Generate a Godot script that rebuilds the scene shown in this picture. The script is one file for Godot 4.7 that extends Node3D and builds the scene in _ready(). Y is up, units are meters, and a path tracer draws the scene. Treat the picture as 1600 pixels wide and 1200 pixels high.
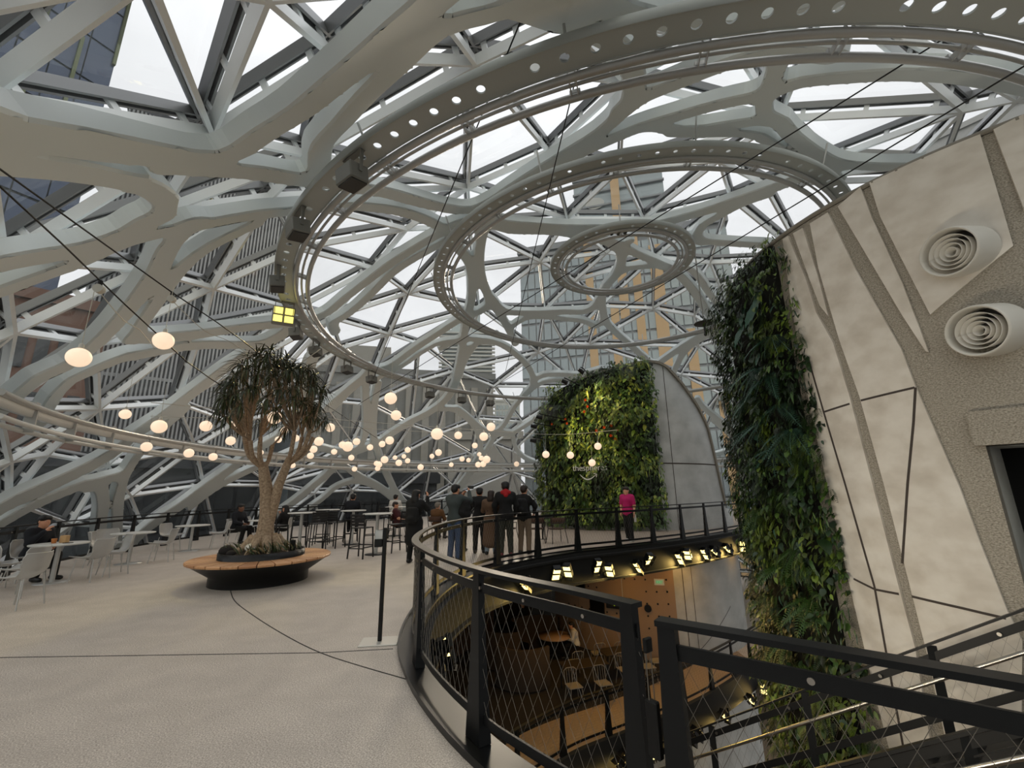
extends Node3D

# ---------------------------------------------------------------- mesh builder
class G:
	var st := SurfaceTool.new()
	var flat := true
	func _init():
		st.begin(Mesh.PRIMITIVE_TRIANGLES)
		st.set_smooth_group(-1)
	func smooth(on := true):
		st.set_smooth_group(0 if on else -1)
		return self
	func tri(a: Vector3, b: Vector3, c: Vector3):
		st.add_vertex(a); st.add_vertex(c); st.add_vertex(b)
	func quad(a: Vector3, b: Vector3, c: Vector3, d: Vector3):
		st.add_vertex(a); st.add_vertex(c); st.add_vertex(b)
		st.add_vertex(a); st.add_vertex(d); st.add_vertex(c)
	func box(c: Vector3, s: Vector3, bs := Basis.IDENTITY, ch := 0.0):
		var h := s * 0.5
		if ch > 0.0:
			# bevelled box: three overlapping rings of corners joined by chamfer faces
			var m := minf(ch, minf(h.x, minf(h.y, h.z)) * 0.95)
			for ax in 3:
				for sg in [-1.0, 1.0]:
					var n := Vector3.ZERO; n[ax] = sg
					var u := Vector3.ZERO; u[(ax + 1) % 3] = 1
					var v := Vector3.ZERO; v[(ax + 2) % 3] = 1
					var ou: Vector3 = u * (h[(ax + 1) % 3] - m)
					var ov: Vector3 = v * (h[(ax + 2) % 3] - m)
					var on: Vector3 = n * h[ax]
					var q := [c + bs * (on - ou - ov), c + bs * (on + ou - ov), c + bs * (on + ou + ov), c + bs * (on - ou + ov)]
					if sg > 0: quad(q[0], q[1], q[2], q[3])
					else: quad(q[3], q[2], q[1], q[0])
			for ax in 3:
				var i := (ax + 1) % 3
				var j := (ax + 2) % 3
				for si in [-1.0, 1.0]:
					for sj in [-1.0, 1.0]:
						var p := Vector3.ZERO
						p[i] = si * h[i]; p[j] = sj * (h[j] - m)
						var p2 := Vector3.ZERO
						p2[i] = si * (h[i] - m); p2[j] = sj * h[j]
						var e := Vector3.ZERO; e[ax] = h[ax] - m
						if si * sj > 0: quad(c + bs * (p - e), c + bs * (p + e) * 1.0, c + bs * (p2 + e), c + bs * (p2 - e))
						else: quad(c + bs * (p2 - e), c + bs * (p2 + e), c + bs * (p + e), c + bs * (p - e))
			for sx in [-1.0, 1.0]:
				for sy in [-1.0, 1.0]:
					for sz in [-1.0, 1.0]:
						var a := c + bs * Vector3(sx * h.x, sy * (h.y - m), sz * (h.z - m))
						var b := c + bs * Vector3(sx * (h.x - m), sy * h.y, sz * (h.z - m))
						var d := c + bs * Vector3(sx * (h.x - m), sy * (h.y - m), sz * h.z)
						if sx * sy * sz > 0: tri(a, b, d)
						else: tri(a, d, b)
			return self
		var p := []
		for i in 8:
			p.append(c + bs * Vector3(h.x * (1 if i & 1 else -1), h.y * (1 if i & 2 else -1), h.z * (1 if i & 4 else -1)))
		quad(p[0], p[2], p[3], p[1]); quad(p[4], p[5], p[7], p[6])
		quad(p[0], p[4], p[6], p[2]); quad(p[1], p[3], p[7], p[5])
		quad(p[0], p[1], p[5], p[4]); quad(p[2], p[6], p[7], p[3])
		return self
	func bar(a: Vector3, b: Vector3, w: float, hgt: float, up := Vector3.UP, ch := 0.0):
		var d := b - a
		var z := d.normalized()
		var x := up.cross(z)
		if x.length() < 0.001: x = Vector3.RIGHT.cross(z)
		x = x.normalized()
		var y := z.cross(x)
		return box((a + b) * 0.5, Vector3(w, hgt, d.length()), Basis(x, y, z), ch)
	func ring_pts(c: Vector3, x: Vector3, y: Vector3, r: float, n: int) -> PackedVector3Array:
		var o := PackedVector3Array()
		for i in n:
			var t := TAU * i / n
			o.append(c + x * cos(t) * r + y * sin(t) * r)
		return o
	func tube(pts: PackedVector3Array, rad, n := 8, caps := true, closed := false):
		# rad: float or array of floats
		st.set_smooth_group(0)
		var m := pts.size()
		var prev := Vector3.ZERO
		var rings := []
		for i in m:
			var d: Vector3
			if closed: d = pts[(i + 1) % m] - pts[(i - 1 + m) % m]
			elif i == 0: d = pts[1] - pts[0]
			elif i == m - 1: d = pts[m - 1] - pts[m - 2]
			else: d = (pts[i + 1] - pts[i]).normalized() + (pts[i] - pts[i - 1]).normalized()
			d = d.normalized()
			var x := prev
			if i == 0:
				x = Vector3.UP.cross(d)
				if x.length() < 0.1: x = Vector3.RIGHT.cross(d)
			x = (x - d * x.dot(d)).normalized()
			prev = x
			var y := d.cross(x)
			var r: float = rad if rad is float else rad[i]
			rings.append(ring_pts(pts[i], x, y, r, n))
		for i in (m if closed else m - 1):
			var A: PackedVector3Array = rings[i]
			var B: PackedVector3Array = rings[(i + 1) % m]
			for k in n:
				var l := (k + 1) % n
				quad(A[k], A[l], B[l], B[k])
		st.set_smooth_group(-1)
		if caps and not closed:
			for k in range(1, n - 1):
				tri(rings[0][0], rings[0][k + 1], rings[0][k])
				tri(rings[m - 1][0], rings[m - 1][k], rings[m - 1][k + 1])
		return self
	func rod(a: Vector3, b: Vector3, r: float, n := 8, r2 := -1.0):
		return tube(PackedVector3Array([a, b]), [r, r if r2 < 0 else r2], n)
	func lathe(c: Vector3, prof: Array, n := 32, soft := true, a0 := 0.0, a1 := TAU):
		# prof: Vector2(radius, y) from bottom to top, outside
		if soft: st.set_smooth_group(0)
		for i in n:
			var t := a0 + (a1 - a0) * i / n
			var u := a0 + (a1 - a0) * (i + 1) / n
			for k in prof.size() - 1:
				var p: Vector2 = prof[k]
				var q: Vector2 = prof[k + 1]
				if not soft or k > 0: pass
				var A := c + Vector3(cos(t) * p.x, p.y, sin(t) * p.x)
				var B := c + Vector3(cos(u) * p.x, p.y, sin(u) * p.x)
				var C := c + Vector3(cos(u) * q.x, q.y, sin(u) * q.x)
				var D := c + Vector3(cos(t) * q.x, q.y, sin(t) * q.x)
				if p.x < 0.0001: tri(A, D, C)
				elif q.x < 0.0001: tri(A, D, B)
				else: quad(A, D, C, B)
		st.set_smooth_group(-1)
		return self
	func sweep(pts: PackedVector3Array, ups: PackedVector3Array, w: float, hgt: float, closed := false):
		# rectangular section; ups = direction of the hgt axis at each point
		var m := pts.size()
		var cr := []
		for i in m:
			var d: Vector3
			if closed: d = pts[(i + 1) % m] - pts[(i - 1 + m) % m]
			elif i == 0: d = pts[1] - pts[0]
			elif i == m - 1: d = pts[m - 1] - pts[m - 2]
			else: d = pts[i + 1] - pts[i - 1]
			var u := ups[i]
			var s := u.cross(d).normalized() * w * 0.5
			u = d.cross(s).normalized() * hgt * 0.5
			cr.append([pts[i] - s - u, pts[i] + s - u, pts[i] + s + u, pts[i] - s + u])
		for k in 4:
			st.set_smooth_group(k + 1)
			for i in (m if closed else m - 1):
				var A: Array = cr[i]
				var B: Array = cr[(i + 1) % m]
				var l := (k + 1) % 4
				quad(A[k], A[l], B[l], B[k])
		st.set_smooth_group(-1)
		if not closed:
			quad(cr[0][0], cr[0][3], cr[0][2], cr[0][1])
			quad(cr[m - 1][0], cr[m - 1][1], cr[m - 1][2], cr[m - 1][3])
		return self
	func ball(c: Vector3, r: Vector3, n := 16, m := 10):
		st.set_smooth_group(0)
		for j in m:
			var p0 := PI * j / m - PI / 2
			var p1 := PI * (j + 1) / m - PI / 2
			for i in n:
				var t := TAU * i / n
				var u := TAU * (i + 1) / n
				var A := c + Vector3(cos(t) * cos(p0) * r.x, sin(p0) * r.y, sin(t) * cos(p0) * r.z)
				var B := c + Vector3(cos(u) * cos(p0) * r.x, sin(p0) * r.y, sin(u) * cos(p0) * r.z)
				var C := c + Vector3(cos(u) * cos(p1) * r.x, sin(p1) * r.y, sin(u) * cos(p1) * r.z)
				var D := c + Vector3(cos(t) * cos(p1) * r.x, sin(p1) * r.y, sin(t) * cos(p1) * r.z)
				if j == 0: tri(A, D, C)
				elif j == m - 1: tri(A, D, B)
				else: quad(A, D, C, B)
		st.set_smooth_group(-1)
		return self
	func prism(poly: PackedVector2Array, y0: float, y1: float, tr := Transform3D.IDENTITY):
		# plan polygon (x, forward) between two heights; forward is -z
		var idx := Geometry2D.triangulate_polygon(poly)
		var p := poly.duplicate()
		if Geometry2D.is_polygon_clockwise(poly):
			p.reverse()
			idx = Geometry2D.triangulate_polygon(p)
		for k in range(0, idx.size(), 3):
			var a := p[idx[k]]; var b := p[idx[k + 1]]; var c := p[idx[k + 2]]
			if (b - a).cross(c - a) < 0:
				var t := b; b = c; c = t
			tri(tr * Vector3(a.x, y1, -a.y), tr * Vector3(b.x, y1, -b.y), tr * Vector3(c.x, y1, -c.y))
			tri(tr * Vector3(a.x, y0, -a.y), tr * Vector3(c.x, y0, -c.y), tr * Vector3(b.x, y0, -b.y))
		for i in p.size():
			var a := p[i]; var b := p[(i + 1) % p.size()]
			quad(tr * Vector3(a.x, y0, -a.y), tr * Vector3(b.x, y0, -b.y), tr * Vector3(b.x, y1, -b.y), tr * Vector3(a.x, y1, -a.y))
		return self
	func done() -> ArrayMesh:
		st.generate_normals()
		st.index()
		return st.commit()

# ---------------------------------------------------------------- naming and tagging
var used := {}
func numbered(n: String) -> String:
	var k: int = used.get(n, 0)
	used[n] = k + 1
	return n if k == 0 else "%s_%03d" % [n, k]
func tag(o: Node, label: String, category := "", group := "", kind := "") -> Node:
	if label: o.set_meta("label", label)
	if category: o.set_meta("category", category)
	if group: o.set_meta("group", group)
	if kind: o.set_meta("kind", kind)
	return o
func thing(n: String, label: String, category: String, at := Vector3.ZERO, turn := 0.0, group := "", kind := "") -> Node3D:
	var o := Node3D.new()
	o.name = numbered(n)
	add_child(o, true)
	o.position = at
	o.rotation.y = turn
	tag(o, label, category, group, kind)
	return o
func part(parent: Node, n: String, mesh: Mesh, m: Material, label := "", kind := "") -> MeshInstance3D:
	var o := MeshInstance3D.new()
	o.name = n
	o.mesh = mesh
	o.material_override = m
	parent.add_child(o, true)
	if label: o.set_meta("label", label)
	if kind: o.set_meta("kind", kind)
	return o
func solo(n: String, mesh: Mesh, m: Material, label: String, category: String, group := "", kind := "") -> MeshInstance3D:
	var o := MeshInstance3D.new()
	o.name = numbered(n)
	o.mesh = mesh
	o.material_override = m
	add_child(o, true)
	tag(o, label, category, group, kind)
	return o

# x to the right, y up, f forward from where the photographer stands
func W(x: float, y: float, f: float) -> Vector3:
	return Vector3(x, y, -f)

# ---------------------------------------------------------------- materials
var M := {}
func mat(n: String, c: Color, rough := 0.6, metal := 0.0) -> StandardMaterial3D:
	var m := StandardMaterial3D.new()
	m.resource_name = n
	m.albedo_color = c
	m.roughness = rough
	m.metallic = metal
	M[n] = m
	return m
func noise_tex(freq: float, ramp: Array, size := 512, seed_ := 1, oct := 4, type := FastNoiseLite.TYPE_SIMPLEX_SMOOTH) -> NoiseTexture2D:
	var nz := FastNoiseLite.new()
	nz.seed = seed_
	nz.noise_type = type
	nz.frequency = freq
	nz.fractal_octaves = oct
	var t := NoiseTexture2D.new()
	t.width = size; t.height = size
	t.seamless = true
	t.noise = nz
	var g := Gradient.new()
	g.offsets = PackedFloat32Array(ramp.map(func(e): return e[0]))
	g.colors = PackedColorArray(ramp.map(func(e): return e[1]))
	t.color_ramp = g
	return t
func grey(v: float, r := 1.0, g := 1.0, b := 1.0) -> Color:
	return Color(v * r, v * g, v * b)
func world_tex(m: StandardMaterial3D, t: Texture2D, per_metre: float) -> void:
	m.albedo_texture = t
	m.uv1_triplanar = true
	m.uv1_world_triplanar = true
	m.uv1_scale = Vector3.ONE * per_metre

const AXIS := Vector3(4.52, -10.53, -16.0)     # centre of the glass sphere
const R_STEEL := 21.9
const R_GLASS := 22.8

func _ready():
	setup_view()
	setup_materials()
	dome()
	rings()
	floors()
	void_railing()
	perimeter_railing()
	drum()
	core()
	city()
	furniture()
	bench_and_tree()
	lower_storey()
	globes()
	cables()
	floodlights()
	stairs()
	mist()
	people()
	finish()

func setup_view():
	var cam := Camera3D.new()
	cam.name = "camera"
	cam.position = Vector3(0, 1.65, 0)
	cam.rotation = Vector3(deg_to_rad(13.76), 0, deg_to_rad(-0.94))
	cam.fov = 83.42
	cam.near = 0.05
	cam.far = 2000
	cam.current = true
	add_child(cam)
	var env := Environment.new()
	env.background_mode = Environment.BG_SKY
	var sky := Sky.new()
	var pm := PanoramaSkyMaterial.new()
	pm.panorama = sky_panorama()
	sky.sky_material = pm
	env.sky = sky
	env.tonemap_mode = Environment.TONE_MAPPER_LINEAR
	env.tonemap_exposure = 1.3
	env.sdfgi_enabled = true
	env.ssao_enabled = true
	env.ssil_enabled = true
	env.volumetric_fog_enabled = true
	env.volumetric_fog_density = 0.0
	var we := WorldEnvironment.new()
	we.name = "world"
	we.environment = env
	add_child(we)
	var sun := DirectionalLight3D.new()
	sun.name = "sun"
	# low winter sun behind thin cloud, straight ahead over the roofs
	sun.look_at_from_position(Vector3(0, 0, 0), -Vector3(0.02, 0.33, -1.0))
	sun.light_energy = 0.9
	sun.light_color = Color(1.0, 0.93, 0.82)
	sun.light_angular_distance = 24.0
	sun.shadow_enabled = true
	add_child(sun)

func sky_panorama() -> ImageTexture:
	# bright winter overcast: even grey cloud, warmer and brighter round the veiled sun
	var w := 512
	var h := 256
	var nz := FastNoiseLite.new()
	nz.seed = 7
	nz.noise_type = FastNoiseLite.TYPE_SIMPLEX_SMOOTH
	nz.frequency = 1.6
	nz.fractal_octaves = 5
	var im := Image.create(w, h, false, Image.FORMAT_RGBF)
	var sd := Vector3(0.02, 0.33, -1.0).normalized()
	for j in h:
		var el := PI / 2 - PI * (j + 0.5) / h
		for i in w:
			var az := TAU * (i + 0.5) / w
			var d := Vector3(-sin(az) * cos(el), sin(el), -cos(az) * cos(el))
			d = Vector3(sin(az - PI) * cos(el), sin(el), cos(az) * cos(el) * 1.0)
			var c := nz.get_noise_3d(d.x * 1.5, d.y * 3.0, d.z * 1.5) * 0.5 + nz.get_noise_3d(d.x * 5.0, d.y * 9.0, d.z * 5.0) * 0.2
			var v := SKY * (0.80 + 0.75 * maxf(0.0, sin(el)) ** 4.0) * (1.0 + 0.30 * c)
			var a := maxf(0.0, d.dot(sd))
			var g := pow(a, 5.0) * 0.30 + pow(a, 90.0) * 0.7
			var col := Color(v * (0.97 + 0.55 * g), v * (0.99 + 0.45 * g), v * (1.01 - 0.05 * g))
			if el < 0: col = Color(0.22, 0.22, 0.22)
			im.set_pixel(i, j, col)
	return ImageTexture.create_from_image(im)

const SKY := 0.86

func setup_materials():
	mat("white_steel", Color(0.85, 0.88, 0.88), 0.42)
	mat("support_white", Color(0.92, 0.93, 0.93), 0.28)
	mat("mullion", Color(0.50, 0.505, 0.51), 0.35, 0.3)
	mat("bracket", Color(0.3, 0.3, 0.3), 0.5, 0.5)
	mat("ring_grey", Color(0.68, 0.70, 0.69), 0.45)
	mat("ring_white", Color(0.84, 0.85, 0.84), 0.35)
	mat("ring_tube", Color(0.72, 0.72, 0.71), 0.3, 0.35)
	mat("dark_metal", Color(0.115, 0.12, 0.125), 0.42, 0.6)
	mat("black_metal", Color(0.06, 0.062, 0.066), 0.45, 0.4)
	mat("stainless", Color(0.72, 0.70, 0.67), 0.28, 1.0)
	mat("cable", Color(0.12, 0.12, 0.12), 0.5, 0.5)
	mat("white_cable", Color(0.75, 0.74, 0.7), 0.5)
	var gl := mat("glass", Color(0.80, 0.84, 0.84, 0.06), 0.04)
	gl.transparency = BaseMaterial3D.TRANSPARENCY_ALPHA
	gl.metallic_specular = 0.4
	gl.cull_mode = BaseMaterial3D.CULL_DISABLED
	var fl := mat("floor_terrazzo", Color(1, 1, 1), 0.55)
	world_tex(fl, noise_tex(0.11, [[0.0, Color(0.56, 0.52, 0.485)], [0.42, Color(0.73, 0.69, 0.645)], [0.6, Color(0.785, 0.745, 0.70)], [1.0, Color(0.95, 0.92, 0.885)]], 1024, 3, 2), 0.6)
	fl.detail_enabled = true
	fl.detail_albedo = noise_tex(0.006, [[0.0, Color(0.93, 0.93, 0.93)], [1.0, Color(1, 1, 1)]], 512, 9, 3)
	fl.detail_blend_mode = BaseMaterial3D.BLEND_MODE_MUL
	mat("floor_edge", Color(0.16, 0.165, 0.17), 0.3, 0.75)
	mat("joint", Color(0.16, 0.15, 0.14), 0.8)
	mat("fascia", Color(0.06, 0.06, 0.06), 0.9, 0.0)
	mat("carpet", Color(0.13, 0.115, 0.105), 0.95)
	mat("plank", Color(0.58, 0.50, 0.41), 0.6)
	mat("plank_grey", Color(0.68, 0.62, 0.56), 0.6)
	mat("street", Color(0.25, 0.25, 0.25), 0.9)
	mat("wire", Color(0.50, 0.48, 0.45), 0.4, 0.8)
	var rc := mat("rough_concrete", Color(1, 1, 1), 0.9)
	world_tex(rc, noise_tex(0.09, [[0.0, Color(0.42, 0.395, 0.35)], [0.42, Color(0.58, 0.555, 0.505)], [0.58, Color(0.66, 0.63, 0.58)], [1.0, Color(0.76, 0.735, 0.69)]], 512, 11, 3), 0.9)
	rc.heightmap_enabled = true
	rc.heightmap_texture = noise_tex(0.09, [[0.0, Color.BLACK], [1.0, Color.WHITE]], 512, 11, 3)
	rc.heightmap_scale = 1.2
	var sc := mat("smooth_concrete", Color(1, 1, 1), 0.7)
	world_tex(sc, noise_tex(0.008, [[0.0, Color(0.74, 0.705, 0.655)], [0.45, Color(0.82, 0.79, 0.745)], [0.6, Color(0.85, 0.825, 0.785)], [1.0, Color(0.90, 0.88, 0.845)]], 512, 5, 5), 0.4)
	var cc := mat("core_concrete", Color(1, 1, 1), 0.75)
	world_tex(cc, noise_tex(0.008, [[0.0, Color(0.60, 0.605, 0.595)], [0.5, Color(0.70, 0.705, 0.695)], [1.0, Color(0.79, 0.795, 0.785)]], 512, 6, 5), 0.22)
	mat("concrete_joint", Color(0.27, 0.24, 0.22), 0.9)
	mat("concrete_edge", Color(0.52, 0.50, 0.46), 0.8)
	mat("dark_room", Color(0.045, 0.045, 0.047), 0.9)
	mat("vent_white", Color(0.83, 0.82, 0.79), 0.45)
	mat("vent_dark", Color(0.25, 0.25, 0.25), 0.6)
	mat("plant_mat", Color(0.05, 0.06, 0.03), 1.0)
	var lf := mat("leaf", Color(1, 1, 1), 0.45)
	lf.vertex_color_use_as_albedo = true
	lf.cull_mode = BaseMaterial3D.CULL_DISABLED
	lf.backlight_enabled = true
	lf.backlight = Color(0.12, 0.14, 0.04)
	for e in [["leaf_deep", 0.10, 0.19, 0.075], ["leaf_mid", 0.20, 0.31, 0.11], ["leaf_grey", 0.33, 0.37, 0.34], ["leaf_yellow", 0.58, 0.60, 0.16], ["leaf_orange", 0.85, 0.36, 0.10], ["leaf_lime", 0.42, 0.52, 0.15], ["leaf_red", 0.45, 0.10, 0.08], ["leaf_blue", 0.20, 0.33, 0.27]]:
		var q := mat(e[0], Color(e[1], e[2], e[3]), 0.45)
		q.cull_mode = BaseMaterial3D.CULL_DISABLED
		q.backlight_enabled = true
		q.backlight = Color(e[1] * 0.5, e[2] * 0.5, e[3] * 0.3)
	mat("warm_panel", Color(0.60, 0.50, 0.41), 0.75)
	mat("sign_white", Color(0.85, 0.85, 0.84), 0.4)
	mat("screen_black", Color(0.02, 0.02, 0.02), 0.3)
	mat("city_glass_blue", Color(0.30, 0.34, 0.42), 0.12, 0.2)
	mat("city_glass_pale", Color(0.60, 0.64, 0.66), 0.18, 0.2)
	mat("city_glass_dark", Color(0.16, 0.17, 0.18), 0.15, 0.1)
	mat("city_frame_dark", Color(0.13, 0.14, 0.16), 0.6)
	mat("city_frame_grey", Color(0.56, 0.57, 0.58), 0.7)
	mat("city_rib", Color(0.72, 0.72, 0.71), 0.7)
	mat("city_rib_dark", Color(0.32, 0.32, 0.33), 0.6)
	mat("city_green_fin", Color(0.40, 0.43, 0.28), 0.5)
	mat("city_concrete", Color(0.60, 0.585, 0.555), 0.85)
	mat("city_grey", Color(0.50, 0.50, 0.49), 0.85)
	mat("city_white", Color(0.74, 0.74, 0.72), 0.7)
	mat("city_wood", Color(0.80, 0.67, 0.50), 0.65)
	mat("city_brick", Color(0.44, 0.33, 0.28), 0.85)
	mat("city_cream", Color(0.72, 0.66, 0.52), 0.8)
	var wl := mat("city_lit", Color(0.9, 0.8, 0.45), 0.6)
	wl.emission_enabled = true
	wl.emission = Color(1.0, 0.85, 0.4)
	wl.emission_energy_multiplier = 0.5
	mat("silver_chair", Color(0.74, 0.74, 0.73), 0.35, 0.5)
	var cm := mat("silver_mesh", Color(0.78, 0.78, 0.77, 0.6), 0.4, 0.3)
	cm.transparency = BaseMaterial3D.TRANSPARENCY_ALPHA
	mat("table_white", Color(0.80, 0.80, 0.78), 0.35)
	mat("stool_black", Color(0.055, 0.053, 0.052), 0.5)
	mat("weave_brown", Color(0.27, 0.18, 0.12), 0.8)
	mat("planter_black", Color(0.045, 0.048, 0.052), 0.35, 0.3)
	var wd := mat("bench_wood", Color(1, 1, 1), 0.42)
	world_tex(wd, noise_tex(0.02, [[0.0, Color(0.64, 0.46, 0.31)], [0.5, Color(0.76, 0.57, 0.40)], [1.0, Color(0.84, 0.67, 0.50)]], 512, 21, 3), 1.6)
	mat("bench_wood_pale", Color(0.80, 0.61, 0.44), 0.42)
	mat("bench_wood_dark", Color(0.68, 0.49, 0.34), 0.42)
	var bk := mat("bark", Color(1, 1, 1), 0.9)
	world_tex(bk, noise_tex(0.025, [[0.0, Color(0.42, 0.35, 0.28)], [0.5, Color(0.60, 0.52, 0.43)], [1.0, Color(0.74, 0.67, 0.57)]], 512, 22, 4), 1.4)
	mat("soil", Color(0.13, 0.10, 0.075), 0.95)
	mat("stone_dark", Color(0.10, 0.08, 0.075), 0.9)
	mat("tag_white", Color(0.84, 0.83, 0.80), 0.5)
	mat("acrylic", Color(0.85, 0.87, 0.87, 0.35), 0.1).transparency = BaseMaterial3D.TRANSPARENCY_ALPHA
	mat("plate_silver", Color(0.80, 0.79, 0.76), 0.4, 0.4)
	mat("cup_orange", Color(0.72, 0.45, 0.22), 0.7)
	mat("cup_paper", Color(0.76, 0.62, 0.44), 0.8)
	mat("sofa_taupe", Color(0.20, 0.165, 0.135), 0.95)
	mat("table_wood", Color(0.64, 0.52, 0.42), 0.5)
	mat("slat_wood", Color(0.30, 0.21, 0.14), 0.65)
	mat("table_dark", Color(0.17, 0.14, 0.115), 0.5)
	mat("chair_pale", Color(0.52, 0.50, 0.47), 0.5)
	var gb := mat("globe_glass", Color(0.92, 0.86, 0.80), 0.5)
	gb.emission_enabled = true
	gb.emission = Color(1.0, 0.87, 0.74)
	gb.emission_energy_multiplier = 0.62
	var fw := mat("flood_lens", Color(1, 0.95, 0.8), 0.4)
	fw.emission_enabled = true
	fw.emission = Color(1.0, 0.90, 0.56)
	fw.emission_energy_multiplier = 2.2
	var fy := mat("flood_lens_yellow", Color(1, 0.95, 0.7), 0.4)
	fy.emission_enabled = true
	fy.emission = Color(1.0, 0.94, 0.45)
	fy.emission_energy_multiplier = 1.0
	mat("housing_grey", Color(0.50, 0.50, 0.48), 0.5)
	mat("housing_dark", Color(0.20, 0.20, 0.20), 0.6)
	mat("skin", Color(0.80, 0.58, 0.46), 0.55)
	mat("skin_dark", Color(0.46, 0.31, 0.23), 0.55)
	mat("hair_black", Color(0.03, 0.026, 0.024), 0.6)
	mat("hair_brown", Color(0.14, 0.085, 0.055), 0.6)
	mat("hair_grey", Color(0.45, 0.42, 0.38), 0.7)
	mat("cloth_black", Color(0.045, 0.045, 0.05), 0.9)
	mat("cloth_navy", Color(0.07, 0.08, 0.11), 0.9)
	mat("cloth_greygreen", Color(0.22, 0.25, 0.25), 0.9)
	mat("cloth_tan", Color(0.38, 0.29, 0.22), 0.9)
	mat("cloth_khaki", Color(0.47, 0.40, 0.33), 0.9)
	mat("cloth_jeans", Color(0.20, 0.27, 0.38), 0.9)
	mat("cloth_paleblue", Color(0.52, 0.58, 0.63), 0.9)
	mat("cloth_olive", Color(0.16, 0.17, 0.14), 0.9)
	mat("cloth_red", Color(0.62, 0.06, 0.09), 0.85)
	mat("cloth_pink", Color(0.72, 0.07, 0.38), 0.8)
	mat("cloth_white", Color(0.78, 0.77, 0.75), 0.85)
	mat("cloth_maroon", Color(0.25, 0.07, 0.09), 0.9)
	mat("cloth_brown", Color(0.36, 0.24, 0.12), 0.9)
	mat("shoe_white", Color(0.78, 0.77, 0.75), 0.6)
	mat("shoe_black", Color(0.04, 0.04, 0.04), 0.5)
	mat("shoe_red", Color(0.35, 0.06, 0.07), 0.6)
	mat("eye_white", Color(0.85, 0.84, 0.82), 0.3)
	mat("lip", Color(0.58, 0.28, 0.25), 0.5)

func finish():
	pass

# ---------------------------------------------------------------- the glass dome
var lattice := []
func strand(w: float, uv: Array):
	var p := PackedVector2Array()
	for i in range(0, uv.size(), 2):
		p.append(Vector2(uv[i], uv[i + 1]))
	lattice.append([w, p])
func on_sphere(u: Vector2, r: float) -> Vector3:
	# azimuthal map of the dome: metres of arc from the crown (x right, y forward)
	var l := u.length()
	var th := l / R_STEEL
	var k := sin(th) / l if l > 0.0001 else 0.0
	return AXIS + Vector3(u.x * k, cos(th), -u.y * k) * r
func glass_pt(u: Vector2, r: float) -> Vector3:
	var l := u.length()
	var th := l / R_GLASS
	var k := sin(th) / l if l > 0.0001 else 0.0
	return AXIS + Vector3(u.x * k, cos(th), -u.y * k) * r
func curve2(p: PackedVector2Array, step := 0.3) -> PackedVector2Array:
	var o := PackedVector2Array()
	var n := p.size()
	for i in n - 1:
		var a := p[maxi(i - 1, 0)]; var b := p[i]; var c := p[i + 1]; var d := p[mini(i + 2, n - 1)]
		var m := maxi(1, int(b.distance_to(c) / step))
		for k in m:
			o.append(b.cubic_interpolate(c, a, d, float(k) / m))
	o.append(p[n - 1])
	return o
func curve3(p: Array, step := 0.2) -> PackedVector3Array:
	var o := PackedVector3Array()
	var n := p.size()
	for i in n - 1:
		var a: Vector3 = p[maxi(i - 1, 0)]; var b: Vector3 = p[i]; var c: Vector3 = p[i + 1]; var d: Vector3 = p[mini(i + 2, n - 1)]
		var m := maxi(1, int(b.distance_to(c) / step))
		for k in m:
			o.append(b.cubic_interpolate(c, a, d, float(k) / m))
	o.append(p[n - 1])
	return o

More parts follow.
